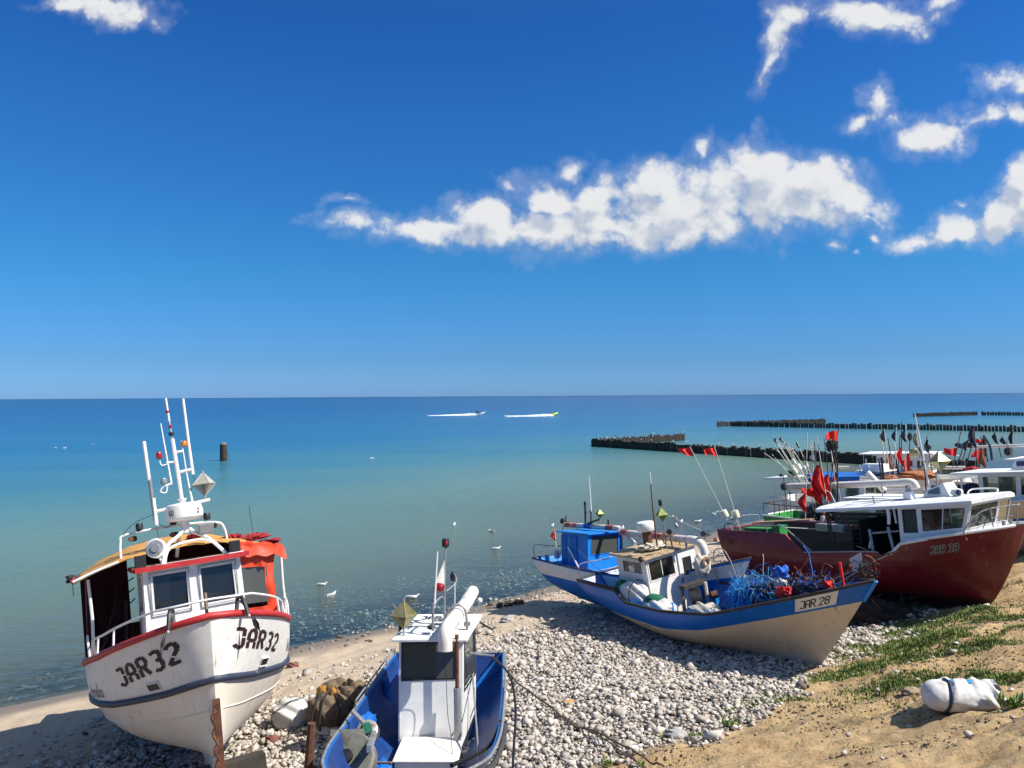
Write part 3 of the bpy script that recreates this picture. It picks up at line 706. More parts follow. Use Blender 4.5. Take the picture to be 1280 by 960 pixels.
pr = N(t, 'ShaderNodeBsdfPrincipled'); t.links.new(body, pr.inputs['Base Color']); pr.inputs['IOR'].default_value = 1.33; pr.inputs['Roughness'].default_value = .22
pr.inputs['Specular IOR Level'].default_value = .5
t.links.new(bmp.outputs[0], pr.inputs['Normal'])
tr = N(t, 'ShaderNodeBsdfTransparent'); tr.inputs[0].default_value = (.74, .90, .88, 1)
gl = N(t, 'ShaderNodeBsdfGlossy'); gl.inputs['Roughness'].default_value = .10; t.links.new(bmp.outputs[0], gl.inputs['Normal'])
fr = N(t, 'ShaderNodeFresnel'); fr.inputs[0].default_value = 1.33; t.links.new(bmp.outputs[0], fr.inputs['Normal'])
mA = N(t, 'ShaderNodeMixShader'); t.links.new(fr.outputs[0], mA.inputs[0]); t.links.new(tr.outputs[0], mA.inputs[1]); t.links.new(gl.outputs[0], mA.inputs[2])
op = M(t, 'SUBTRACT', 1.0, M(t, 'EXPONENT', M(t, 'MULTIPLY', off, -.085)))
mB = N(t, 'ShaderNodeMixShader'); t.links.new(op, mB.inputs[0]); t.links.new(mA.outputs[0], mB.inputs[1]); t.links.new(pr.outputs[0], mB.inputs[2])
t.links.new(mB.outputs[0], o_.inputs[0])
sea = polar_mesh('sea', lambda x, y: np.zeros_like(x), wm, {'offshore': lambda x, y: np.maximum(-sdist(x, y), 0)})
tag(sea, None, None, kind='structure')

# ------------------------------------------------------------------ pebbles (uncountable: one object)
def ico():
    import bmesh
    b = bmesh.new(); bmesh.ops.create_icosphere(b, subdivisions=1, radius=1); b.verts.ensure_lookup_table()
    v = np.array([x.co[:] for x in b.verts]); f = np.array([[q.index for q in x.verts] for x in b.faces]); b.free(); return v, f
ICO = ico()
def scatter_stones(name, pts, size, tone, mtl, emb=.3, flat=.62, label=None, cat=None):
    n = len(pts); v, f = ICO; nv = len(v); x, y = pts[:, 0], pts[:, 1]; z = height(x, y)
    base = np.repeat(v[None], n, 0); ph = nrs.uniform(0, 6.28, (n, 3)); fr_ = nrs.uniform(1.2, 2.6, (n, 3))
    g = 1 + .16 * (np.sin(base[:, :, 0] * fr_[:, None, 0] * 2 + ph[:, None, 0]) + np.sin(base[:, :, 1] * fr_[:, None, 1] * 2 + ph[:, None, 1]) + np.sin(base[:, :, 2] * fr_[:, None, 2] * 2 + ph[:, None, 2]))
    base = base * g[:, :, None]
    sc3 = np.stack([nrs.uniform(.8, 1.35, n), nrs.uniform(.7, 1.1, n), nrs.uniform(flat * .8, flat * 1.25, n)], -1) * size[:, None]
    base = base * sc3[:, None]
    tl = nrs.uniform(-.5, .5, n); c_, s_ = np.cos(tl)[:, None], np.sin(tl)[:, None]
    bx = base[:, :, 0] * c_ - base[:, :, 2] * s_; bz = base[:, :, 0] * s_ + base[:, :, 2] * c_
    a = nrs.uniform(0, 6.28, n); c_, s_ = np.cos(a)[:, None], np.sin(a)[:, None]
    X = bx * c_ - base[:, :, 1] * s_ + x[:, None]; Y = bx * s_ + base[:, :, 1] * c_ + y[:, None]
    Z = bz + z[:, None] + (sc3[:, 2] * (1 - emb * 1.6) * .6)[:, None] + pts[:, 2][:, None]
    co = np.stack([X, Y, Z], -1).reshape(-1, 3); F = (f[None] + (np.arange(n) * nv)[:, None, None]).reshape(-1, 3)
    me = mesh_np(name, co, F, 3); at = me.attributes.new('tone', 'FLOAT', 'POINT'); at.data.foreach_set('value', np.repeat(tone, nv).astype(np.float32))
    me.materials.append(mtl); me.polygons.foreach_set('use_smooth', np.ones(len(F), bool)); o = bpy.data.objects.new(name, me); COL.objects.link(o)
    return tag(o, label, cat, kind='stuff')
pm = bpy.data.materials.new('cobbles'); pm.use_nodes = True; t = pm.node_tree; t.nodes.clear()
o_ = N(t, 'ShaderNodeOutputMaterial'); p_ = N(t, 'ShaderNodeBsdfPrincipled'); t.links.new(p_.outputs[0], o_.inputs[0])
tn = ATT(t, 'tone'); geo = N(t, 'ShaderNodeNewGeometry'); pos = geo.outputs['Position']
cb = RAMP(t, tn, [(0, (.05, .045, .04)), (.05, (.20, .175, .15)), (.13, (.33, .295, .255)), (.4, (.45, .40, .345)), (.62, (.57, .51, .44)), (.78, (.69, .63, .56)), (.88, (.52, .39, .31)), (.94, (.42, .37, .31)), (.97, (.52, .36, .17)), (1, (.24, .10, .07))])
f_ = MAPR(t, NOI(t, pos, 30, 5, .65), .3, .7, .80, 1.10); cbs = N(t, 'ShaderNodeVectorMath', operation='SCALE'); t.links.new(cb, cbs.inputs[0]); t.links.new(f_, cbs.inputs['Scale'])
t.links.new(cbs.outputs[0], p_.inputs['Base Color']); p_.inputs['Roughness'].default_value = .85; p_.inputs['Specular IOR Level'].default_value = .3
bm = N(t, 'ShaderNodeBump'); bm.inputs['Strength'].default_value = .35; bm.inputs['Distance'].default_value = .02; t.links.new(NOI(t, pos, 45, 4), bm.inputs['Height']); t.links.new(bm.outputs[0], p_.inputs['Normal'])
def sample(n, x0, x1, y0, y1, dens):
    x = nrs.uniform(x0, x1, n); y = nrs.uniform(y0, y1, n); k = nrs.uniform(0, 1, n) < dens(x, y); return x[k], y[k]
def pd(x, y):
    s = sdist(x, y); b = brown_w(x, y, s); f = fbm(x * .5, y * .5, 3, 50)
    d = ss(5.0, 7.2, s + (f - .5) * 2.5) * (1 - b) + .05 * ss(2.2, 4.5, s) * (1 - b) + .005 * b
    d = d + .55 * ss(3.0, 4.2, s) * ss(-7.5, -9, x) * ss(.35, .6, f) 
    far = ss(17, 13.5, s) * ss(22, 30, y) * .25 * ss(.4, .6, f)
    inview = (np.abs(x) < y * .70 + 1.2)
    return np.clip(d, 0, 1) * inview * ss(46, 34, y) + far * inview * .3
x, y = sample(215000, -13, 14, 10, 36, pd)
sz = np.clip(nrs.lognormal(math.log(.0335), .44, len(x)), .015, .13)
tone = np.clip(nrs.beta(2.2, 2.0, len(x)) * .88 + (nrs.uniform(0, 1, len(x)) > .94) * .12, 0, 1)
scatter_stones('pebble_bank', np.stack([x, y, nrs.uniform(-.02, .05, len(x))], -1), sz, tone, pm, label='bank of pale grey and cream cobbles between the beached boats', cat='pebbles')
print('pebbles', len(x))
# scattered stones at the water's edge and under shallow water
def pw(x, y): s = sdist(x, y); f = fbm(x * .6, y * .6, 3, 91); return ss(-4.5, -.8, s) * ss(1.6, .2, s) * ss(.45, .62, f) * .9 * (np.abs(x) < y * .72) + .03 * ss(.5, 2, s) * ss(6, 3, s)
x, y = sample(9000, -14, 12, 15, 44, pw)
sz = np.clip(nrs.lognormal(math.log(.06), .35, len(x)), .03, .15)
scatter_stones('shore_stones', np.stack([x, y, np.zeros(len(x))], -1), sz, nrs.beta(1.3, 3, len(x)) * .16, pm, emb=.4, label='dark wet stones strewn along the waterline', cat='stones')

# ------------------------------------------------------------------ grass and weeds
def blades(name, x, y, hmax, mtl, per=10, label=None, cat='grass', spread=.09):
    n = len(x) * per; X = np.repeat(x, per) + nrs.normal(0, spread, n); Y = np.repeat(y, per) + nrs.normal(0, spread, n); Z = height(X, Y) - .01
    h = nrs.uniform(.35, 1, n) * np.repeat(hmax, per); a = nrs.uniform(0, 6.28, n); wd = nrs.uniform(.004, .010, n) * 1.6; ln = nrs.uniform(.1, .6, n) * h
    dx, dy = np.cos(a), np.sin(a); b = a + 1.57; ex, ey = np.cos(b) * wd, np.sin(b) * wd
    v = np.stack([np.stack([X - ex, Y - ey, Z], -1), np.stack([X + ex, Y + ey, Z], -1), np.stack([X + dx * ln * .4 + ex * .7, Y + dy * ln * .4 + ey * .7, Z + h * .6], -1), np.stack([X + dx * ln * .4 - ex * .7, Y + dy * ln * .4 - ey * .7, Z + h * .6], -1), np.stack([X + dx * ln, Y + dy * ln, Z + h * .95], -1)], 1).reshape(-1, 3)
    i = np.arange(n) * 5; F = np.concatenate([np.stack([i, i + 1, i + 2], -1), np.stack([i, i + 2, i + 3], -1), np.stack([i + 3, i + 2, i + 4], -1)])
    me = mesh_np(name, v, F, 3); at = me.attributes.new('tone', 'FLOAT', 'POINT'); at.data.foreach_set('value', np.repeat(nrs.uniform(0, 1, n), 5).astype(np.float32))
    me.materials.append(mtl); o = bpy.data.objects.new(name, me); COL.objects.link(o); return tag(o, label, cat, kind='stuff')
gm2 = bpy.data.materials.new('grass_blade'); gm2.use_nodes = True; t = gm2.node_tree; p_ = t.nodes['Principled BSDF']
t.links.new(RAMP(t, ATT(t, 'tone'), [(0, (.09, .15, .025)), (.5, (.17, .25, .05)), (.8, (.28, .31, .09)), (1, (.42, .36, .15))]), p_.inputs['Base Color']); p_.inputs['Roughness'].default_value = .7
MATS['grass_blade'] = gm2
def gd(x, y): s = sdist(x, y); return grass_w(x, y, s) * (np.abs(x) < y * .72)
x, y = sample(75000, 2, 16, 12, 24, gd)
blades('grass_patches', x, y, nrs.uniform(.05, .13, len(x)), gm2, per=9, label='low green grass growing along the edge of the cobbles')
x, y = sample(1500, 1, 14, 11.5, 22, lambda x, y: .35 * brown_w(x, y, sdist(x, y)) * ss(.5, .7, fbm(x * .8, y * .8, 3, 66)))
blades('dry_weeds', x, y, nrs.uniform(.03, .09, len(x)), gm2, per=7, label='sparse weeds scattered over the brown matted slope', cat='weeds')
# dark fragments and crumbs on the brown slope
x, y = sample(45000, 0, 14, 11, 22, lambda x, y: .6 * brown_w(x, y, sdist(x, y)) * (np.abs(x) < y * .72) * ss(.4, .62, fbm(x * .7, y * 1.3, 3, 12)))
scatter_stones('soil_crumbs', np.stack([x, y, np.zeros(len(x))], -1), np.clip(nrs.lognormal(math.log(.013), .45, len(x)), .006, .05), nrs.uniform(0, .3, len(x)), MATS['rope'], emb=.5, label='dark crumbs of dry soil and twigs on the brown slope', cat='soil')
# ================================================================== BOATS
GV = []   # (placeholder for shared bits)
def lamp(parent, p, m='black', r=.05, h=.10, name='lamp'):
    return P(name, parent, lambda b: b.lathe([(r * .7, 0), (r, h * .15), (r, h * .8), (r * .8, h)], p, m, 10), smooth=True)
def props(parent, hull, x=0.3):
    pass

# ---------------------------------------------------------------- white boat with the red rail, left
P32 = (-7.666, 17.921, .69, R(-61.6), R(3.8), R(-10))
b = thing('fishing_boat', 'white fishing boat with red rail, orange awning and letters JAR32 on its bow', 'fishing boat', P32)
ref = [(0, 1.45), (.35, 1.50), (.55, 1.60), (.75, 1.82), (.9, 2.08), (1, 2.28)]
h = Hull(7.25, 3.45, 6.75, ref, keel=[(0, .25), (.3, .02), (1, 0)], stern=.82, full=2.6, mid=.5, beamp=.72, flare=.85, bowpow=.9, fullbot=.5, wst=.66)
STR = lambda t: h.uz(t, interp(ref, t) - lerp(.58, .94, sstep(.45, 1, t)))
hu, dk = h.build(b, [(lambda t: STR(t) * .62, 'offwhite_hull', 8), (STR, 'offwhite_hull', 6), (h.utop, 'white_paint', 8)], th=.07, zd=lambda t: interp(ref, t) - .34, inner='white_paint', deck='white_roof', cap='red_rail')
h.rail(b, .055, 'red_rail', dz=.01)
h.rail(b, .055, 'stripe_navy', name='rubbing_strake', uf=STR, off=.01)
h.rail(b, .012, 'offwhite_hull', name='moulding', uf=lambda t: STR(t) - .20, off=.004, t0=.2, n=5)
def text32(side, string, box, m_, th_, st, cond, nm):
    (ta, ua), (tb, ub), dz = box; wtot = [0.0]
    probe = glyphs(string, 1.0, lambda a, bb, l: (wtot.__setitem__(0, max(wtot[0], a)), (0, 0, 0))[1], m_, .66, th_, st, cond)
    def f(a, bb, lift):
        q = a / wtot[0]; t = lerp(ta, tb, q); u = lerp(ua, ub, q) + bb * dz + .0
        return h.pt(t, u, side) + h.nrm(t, u, side) * (.007 + lift)
    glyphs(string, 1.0, f, m_, .66, th_, st, cond).build(nm, hu)
text32(-1, 'JAR32', ((.805, .70), (.965, .765), .135), 'lettering', .19, True, .80, 'registration_letters')
text32(1, 'JAR32', ((.972, .775), (.815, .715), .125), 'lettering', .19, True, .80, 'registration_letters')
text32(-1, 'Wanda', ((.63, .655), (.725, .645), .12), 'letter_grey', .10, False, .8, 'boat_name')
text32(1, 'Wanda', ((.735, .69), (.64, .70), .12), 'letter_grey', .10, False, .8, 'boat_name')
for sd, tt in ((-1, .885), (1, .86)):   # hawse holes above the strake
    u = STR(tt) + .075; c = h.pt(tt, u, sd); n = h.nrm(tt, u, sd); rt = (h.pt(tt + .01, u, sd) - c).normalized(); up = n.cross(rt).normalized()
    mb = MB(); q = [c + rt * a * .13 + up * bb * .065 + n * .012 for a, bb in ((-1, -1), (1, -1), (1, 1), (-1, 1))]
    mb.add(q + [p - n * .03 for p in q], [(0, 1, 2, 3), (0, 4, 5, 1), (1, 5, 6, 2), (2, 6, 7, 3), (3, 7, 4, 0)], 'black')
    mb.build('hawse_hole', hu)
    fr_ = MB(); fr_.tube([p + n * .004 for p in q], .014, 'white_paint', n=5, closed=True); fr_.build('hawse_frame', hu)
# stem iron with chain
P('stem_iron', b, lambda m: m.box((6.98, 0, .42), (.07, .10, 1.25), 'rust', (0, .12, 0)))
P('chain', b, lambda m: [m.tube([(7.10 + .03 * math.sin(i), -.07 + .02 * math.cos(i * 2), .92 - i * .075), (7.10 + .03 * math.sin(i + 1), -.07 + .03 * math.cos(i * 2 + 1), .85 - i * .075)], .024, 'rust', n=6) for i in range(12)], smooth=True)
# wheelhouse
X, yb, zt = 5.6, .80, 3.06
zb = 1.42
cb_ = [(3.7, -yb, zb), (X + .03, -yb, zb), (X + .03, yb, zb), (3.7, yb, zb)]; ct_ = [(3.7, -yb + .02, zt), (X - .03, -yb + .02, zt), (X - .03, yb - .02, zt), (3.7, yb - .02, zt)]
v0, v1 = (2.36 - zb) / (zt - zb), (2.96 - zb) / (zt - zb)
wh = cabin(b, cb_, ct_, {0: [(.15, v0, .85, v1)], 1: [(.09, v0, .43, v1), (.57, v0, .91, v1)], 2: [(.15, v0, .85, v1)], 3: [(.35, .1, .65, .85)]}, 'white_clean', 'white_paint', nopane=((3, 0),))
def lace(m, hx):
    y0, y1 = lerp(-yb, yb, hx[0]), lerp(-yb, yb, hx[1])
    m.tube([(X + .006, y0, 2.30), (X + .006, y1, 2.30), (X + .006, y1, 3.01), (X + .006, y0, 3.01)], .006, 'galv', n=4, closed=True)
    for k in range(26):
        a = lerp(y0, y1, k / 25)
        for z in (2.30, 3.01): m.box((X + .012, a, z), (.02, .014, .022), 'galv')
    for k in range(22):
        z = lerp(2.30, 3.01, k / 21)
        for yy in (y0, y1): m.box((X + .012, yy, z), (.02, .022, .014), 'galv')
for hx in ((.07, .45), (.55, .93)): P('window_lacing', wh, lambda m: lace(m, hx))
P('roof', b, lambda m: m.box((4.65, 0, zt + .035), (2.15, 1.78, .06), 'white_roof', (0, 0, 0)), bevel=.01)
P('roof_edge', b, lambda m: (m.box((X + .14, 0, zt + .03), (.05, 1.80, .085), 'red_rail'), m.box((4.7, -.90, zt + .03), (2.0, .04, .08), 'red_rail'), m.box((4.7, .90, zt + .03), (2.0, .04, .08), 'red_rail')))
# awning: ochre sheet over hoops across the beam, arched, red hem
def awn(m):
    n, k = 26, 14; vs = []
    for i in range(k + 1):
        x = lerp(2.3, 5.05, i / k)
        for j in range(n + 1):
            s_ = j / n * 2 - 1; y = s_ * (1.80 if s_ < 0 else 1.66)
            z = 3.06 + (.34 + .07 * (5.05 - x)) * (1 - abs(s_) ** 2.2) + .015 * math.sin(j * 1.7 + i * 2.1) + .02 * math.sin(i * 1.3)
            vs.append((x + .03 * math.sin(j * 1.1), y, z))
    W = n + 1
    m.add(vs, [(i * W + j, (i + 1) * W + j, (i + 1) * W + j + 1, i * W + j + 1) for i in range(k) for j in range(n)], 'ochre_tarp')
aw = P('awning', b, awn, smooth=True, angle=70); md = aw.modifiers.new('s', 'SOLIDIFY'); md.thickness = .02
P('awning_hem', aw, lambda m: [m.tube([(2.3 + i * .275, -1.80, 3.055 + .02 * math.sin(i * 2)) for i in range(11)], .035, 'red_rail', n=6), m.tube([(5.07, lerp(-1.8, -1.1, i / 6), 3.06 + .34 * (1 - (1.8 - .7 * i / 6) ** 2 / 3.24)) for i in range(7)], .022, 'white_metal', n=6)], smooth=True)
def flap(m, y, mt, x0=2.3, x1=4.55, zb_=1.6, zt_=3.05, dy=.06, n=18):
    vs = []
    for i in range(n + 1):
        for j in range(9):
            vs.append((lerp(x0, x1, i / n), y + dy * math.sin(i * 1.9 + j * .2) * (.3 + j / 12), lerp(zt_, zb_, j / 8)))
    m.add(vs, [(i * 9 + j, (i + 1) * 9 + j, (i + 1) * 9 + j + 1, i * 9 + j + 1) for i in range(n) for j in range(8)], mt)
P('side_curtain', b, lambda m: flap(m, -1.62, 'maroon_tarp', 2.3, 4.1), smooth=True, angle=70)['label'] = 'dark maroon canvas curtain on the left'
P('side_curtain', b, lambda m: flap(m, 1.52, 'maroon_tarp', 2.3, 4.5), smooth=True, angle=70)
# back curtain closes the awning
def backc(m):
    for (ya, yb_, z0_, z1_) in ((-1.72, -.88, 1.3, 3.25), (-.88, -.62, 1.3, 2.02), (-.62, 1.6, 1.3, 3.5)):
        n = max(2, int((yb_ - ya) / .06)); vs = []
        for i in range(n + 1):
            y = lerp(ya, yb_, i / n); zt_ = min(z1_, 3.06 + .5 * (1 - abs(y / 1.75) ** 2.2) + .01)
            for j in range(6): vs.append((2.36 + .035 * math.sin(y * 21 + j * .3), y, lerp(z0_, zt_, j / 5)))
        m.add(vs, [(i * 6 + j, (i + 1) * 6 + j, (i + 1) * 6 + j + 1, i * 6 + j + 1) for i in range(n) for j in range(5)], 'maroon_tarp')
P('back_curtain', b, backc, smooth=True)
# orange front panel to the right of the wheelhouse, with a plastic window
def org(m):
    n = 10; vs = []; fs = []
    cols = [lerp(.80, 1.50, i / n) for i in range(n + 1)]
    zt2 = lambda y: 3.14 + .20 * (1 - (y / 1.66) ** 2) - .02; zb2 = lambda y: 1.55
    for i, y in enumerate(cols):
        for j in range(13):
            s_ = j / 12; yy = y - (.20 * s_ + .05 * math.sin(s_ * 6)) * sstep(1.0, 1.5, y)
            fold = .035 * math.sin(y * 26 + s_ * 5) + .03 * math.sin(y * 13 - s_ * 9) + .02 * math.sin(s_ * 17 + y * 9)
            vs.append((5.30 - .10 * sstep(1.2, 1.5, y) + fold * (.4 + s_), yy, lerp(zt2(y), zb2(y), s_)))
    for i in range(n):
        for j in range(12):
            if 0 <= i < 7 and 3 <= j < 8: continue
            fs.append((i * 13 + j, (i + 1) * 13 + j, (i + 1) * 13 + j + 1, i * 13 + j + 1))
    m.add(vs, fs, 'orange_tarp')
    vs2 = []
    for i in range(15):
        y = lerp(.76, 1.66, i / 14)
        for j in range(8):
            q = j / 7; vs2.append((lerp(4.95, 5.40, q) - .2 * sstep(1.3, 1.66, y), y, 3.10 + .22 * (1 - (y / 1.70) ** 2.5) - .10 * q ** 3 - .13 * sstep(.75, 1, q) + .025 * math.sin(y * 19 + q * 6) + .02 * math.sin(y * 9 - q * 11)))
    m.add(vs2, [(i * 8 + j, (i + 1) * 8 + j, (i + 1) * 8 + j + 1, i * 8 + j + 1) for i in range(14) for j in range(7)], 'orange_tarp')
og = P('orange_curtain', b, org, smooth=True, angle=70)
P('plastic_window', og, lambda m: m.add([(5.275, .81, 2.86), (5.26, 1.28, 2.84), (5.26, 1.24, 2.17), (5.275, .81, 2.2)], [(0, 1, 2, 3)], 'glass_dusty'))
# posts, rails
for sd, yy in ((-1, -1.58), (1, 1.68)):
    P('awning_post', b, lambda m: m.tube(arc([(4.62, yy, 3.05), (4.62, yy * .985, 2.4), (4.62, yy * .99, 2.0), (4.66, yy * .97, 1.52)], 4), .026, 'white_metal', n=8), smooth=True)
def bowrail(m):
    for sd in (-1, 1):
        pts = []
        for i in range(13):
            t = lerp(.64, .93, i / 12); p = h.pt(t, h.utop(t), sd); pts.append(Vector((p.x, p.y * .94, p.z + .33)))
        m.tube(pts, .019, 'white_metal', n=7)
        for k in (0, 3, 7):
            t = lerp(.64, .93, k / 12); p = h.pt(t, h.utop(t), sd); m.tube([(p.x, p.y * .96, p.z), (p.x, p.y * .94, p.z + .33)], .017, 'white_metal', n=7)
        p = h.pt(.64, h.utop(.64), sd); m.tube(arc([(p.x + .28, p.y * .97, p.z), (p.x + .22, p.y * .98, p.z + .36), (p.x - .02, p.y * .98, p.z + .42)], 4), .02, 'white_metal', n=7)
    a = h.pt(.93, h.utop(.93), 1); m.tube(arc([(a.x, a.y * .94, a.z + .33), (a.x + .28, a.y * .55, a.z + .36), (a.x + .34, 0, a.z + .38), (a.x + .28, -a.y * .55, a.z + .36), (a.x, -a.y * .94, a.z + .33)], 4), .019, 'white_metal', n=7)
P('bow_rail', b, bowrail, smooth=True)
P('samson_post', b, lambda m: m.tube([(6.9, .0, 2.1), (6.9, 0, 2.62)], .028, 'wood', n=6))
# two rope lashings / folding anchors over the bow
for sd in (-1, 1):
    def anc(m, sd=sd):
        t = .965; p = h.pt(t, h.utop(t), sd); o = p
        m.tube(arc([o + Vector((-.28, -sd * .02, .02)), o + Vector((-.14, 0, .26)), o + Vector((.02, sd * .05, .20)), o + Vector((.10, sd * .09, -.02))], 5), .034, 'black', n=6)
        m.tube(arc([o + Vector((-.22, -sd * .02, .02)), o + Vector((-.10, 0, .18)), o + Vector((.04, sd * .06, .12)), o + Vector((.11, sd * .10, -.06))], 5), .022, 'galv', n=6)
        q = o + Vector((.13, sd * .12, -.10)); 
        m.add([q + Vector((0, 0, .06)), q + Vector((.05, sd * .07, -.08)), q + Vector((.03, sd * .08, -.24)), q + Vector((-.05, sd * .03, -.10))], [(0, 1, 2, 3)], 'rubber')
        m.add([q + Vector((.015, sd * .03, .06)), q + Vector((.065, sd * .10, -.08)), q + Vector((.045, sd * .11, -.24)), q + Vector((-.035, sd * .06, -.10))], [(3, 2, 1, 0)], 'rubber')
    P('anchor', b, anc, smooth=True)
# roof equipment
P('hoop_rail', b, lambda m: (m.tube(arc([(4.6, -1.05, 3.30), (4.6, -1.04, 3.60), (4.6, -.93, 3.72), (4.6, -.1, 3.76), (4.6, .55, 3.72), (4.6, .70, 3.60), (4.6, .74, 3.30)], 4), .022, 'white_metal', n=8)), smooth=True)
P('radar_legs', b, lambda m: [m.tube(arc(p, 4), .032, 'white_metal', n=8) for p in (
    [(5.0, 0, 3.74), (5.1, -.12, 3.58), (5.25, -.34, 3.42), (5.4, -.45, 3.10)], [(5.0, 0, 3.74), (5.1, .14, 3.58), (5.25, .34, 3.44), (5.4, .58, 3.14)], [(5.0, 0, 3.78), (4.8, -.1, 3.55), (4.6, -.15, 3.2)])] + [m.tube(arc([(5.38, -.42, 3.12), (5.32, -.30, 3.38), (5.3, .15, 3.45), (5.34, .40, 3.36)], 5), .022, 'white_metal', n=8)], smooth=True)
rd = P('radar', b, lambda m: m.lathe([(.10, -.16), (.26, -.15), (.31, -.10), (.32, 0), (.29, .12), (.25, .15), (.05, .17)], (5.0, 0, 3.97), 'white_clean', 24), smooth=True)
for word, a0 in (('LO', -.95), ('2', .62)): glyphs(word, .075, lambda a, bb, l: Vector((5.0 + (.326 + l) * math.cos(a0 + a / .32), (.326 + l) * math.sin(a0 + a / .32), 3.93 + bb)), 'letter_black', .66, .18, False, .9).build('radar_lettering', rd)
P('radar_column', b, lambda m: m.tube([(5, 0, 3.6), (5, 0, 3.84)], .07, 'white_metal', n=10), smooth=True)
mast = P('mast', b, lambda m: (m.tube([(5, -.02, 4.1), (5, -.045, 4.6), (5, -.09, 5.3)], .036, 'white_metal', n=8), m.tube([(5, -.09, 5.3), (5, -.115, 5.62)], .018, 'galv', n=6), m.tube([(5, -.115, 5.62), (5, -.14, 6.05)], .022, 'white_metal', n=6),
    m.lathe([(.09, .09), (.03, 0)], (5, -.02, 4.12), 'white_metal', 8), m.tube([(5, -.10, 5.36), (5, -.10, 5.42)], .045, 'black', n=8), m.tube([(5, -.105, 5.5), (5, -.108, 5.55)], .03, 'lamp_red', n=8), m.tube([(5, -.13, 5.78), (5, -.132, 5.82)], .03, 'lamp_red', n=8)) , smooth=True)
for ca_, cb2_, cr_ in (((5, -.46, 4.04), (5, .45, 4.13), .03), ((5, -.06, 4.68), (5, .22, 4.72), .028), ((5, -.08, 5.05), (5, .06, 5.06), .022), ((5, -.22, 4.88), (5, -.06, 4.88), .018), ((5, -.28, 4.47), (5, -.16, 4.5), .02)): P('crossbar', b, lambda m: m.tube([ca_, cb2_], cr_, 'white_metal', n=8), smooth=True)
rodpart('whip_antenna', b, [(5, -.48, 3.88), (5, -.50, 4.25), (5, -.515, 4.65)], .032, 'galv'); 
rodpart('whip_antenna', b, [(5, -.47, 3.80), (5, -.485, 4.28)], .036, 'white_metal'); rodpart('whip_antenna', b, [(5, -.525, 4.60), (5, -.545, 5.0), (5, -.56, 5.3)], .034, 'white_metal')
rodpart('whip_antenna', b, [(5, .20, 4.62), (5, .175, 5.2), (5, .15, 6.02)], [.032, .028, .024], 'white_metal')
rodpart('whip_antenna', b, [(5, .15, 4.13), (5, .10, 4.6), (5, .06, 5.25)], [.02, .014, .010], 'white_metal')
rodpart('whip_antenna', b, [(5, -.17, 4.5), (5, -.21, 5.0), (5, -.26, 5.6)], [.02, .014, .010], 'white_metal')
lamp(b, (5, -.33, 4.96), 'lamp_red', .055, .12, 'signal_light'); lamp(b, (5, .10, 5.14), 'lamp_amber', .055, .10, 'signal_light'); lamp(b, (5, -.29, 4.5), 'lamp_glass', .055, .11, 'signal_light')
P('lamp_arm', b, lambda m: (m.tube(arc([(5, -.33, 4.93), (5, -.30, 4.84), (5, -.2, 4.86)], 4), .012, 'white_metal', n=5), m.tube(arc([(5, -.30, 4.47), (5, -.36, 4.38), (5, -.27, 4.35), (5, -.24, 4.46)], 4), .012, 'white_metal', n=5)), smooth=True)
reflector(b, (5, .37, 4.42), .225, 'reflector_white', .08)
P('searchlight', b, lambda m: (m.lathe([(.10, -.14), (.16, -.06), (.165, .10), (.15, .12)], (5.32, -.52, 3.40), 'white_metal', 18, (.80, -.20, .10)), m.tube([(5.32, -.50, 3.28), (5.32, -.42, 3.08)], .02, 'white_metal', n=6)), smooth=True, angle=50)
P('searchlight_glass', b, lambda m: (m.lathe([(.13, .0), (.13, .012)], (5.32 + .12, -.52 - .03, 3.415), 'galv', 18, (.80, -.20, .10)), m.lathe([(.08, .0), (.07, .03)], (5.32 + .13, -.52 - .032, 3.415), 'lamp_glass', 12, (.80, -.20, .10))))
P('floodlight', b, lambda m: (m.box((5.2, .30, 3.62), (.10, .26, .18), 'galv', (0, .3, .2)), m.box((5.255, .31, 3.615), (.015, .22, .14), 'lamp_glass', (0, .3, .2)), m.tube([(5.2, .28, 3.55), (5.2, .25, 3.44)], .018, 'white_metal', n=6)))
for p in ((4.6, -.72, 3.76), (4.6, -.16, 3.78), (4.6, .42, 3.78)): lamp(b, p, 'black', .062, .13, 'deck_lamp')
for p in ((4.6, -.83, 3.63), (4.6, .52, 3.66), (4.8, -.17, 3.60)): P('deck_lamp', b, lambda m: (m.tube([(p[0], p[1] - .05, p[2]), (p[0] + .05, p[1] + .04, p[2])], .045, 'black', n=8), m.tube([(p[0] + .03, p[1] - .05, p[2]), (p[0] + .1, p[1] - .04, p[2])], .042, 'rust', n=8)), smooth=True)
for p in ((5.55, -.80, 3.13), (5.5, .72, 3.14)): P('side_light', b, lambda m: (m.box((p[0], p[1], p[2] + .10), (.16, .17, .20), 'black'), m.box((p[0], p[1], p[2] - .01), (.22, .26, .02), 'white_metal')), bevel=.01)
rodpart('thin_antenna', b, [(4.4, 1.25, 3.25), (4.4, 1.22, 3.95)], .006, 'black', n=4)
P('wires', b, lambda m: [m.tube(arc(p, 5), .006, 'black', n=4) for p in ([(5, -.48, 3.85), (5, -.46, 3.66), (4.8, -.4, 3.5)], [(5, -.48, 3.86), (4.9, -.30, 3.74), (4.7, -.22, 3.78)], [(5, .2, 4.6), (5, .22, 4.5), (5, .12, 4.3)], [(5, -.48, 4.0), (4.8, -.8, 3.9), (4.6, -1.0, 3.72)])])
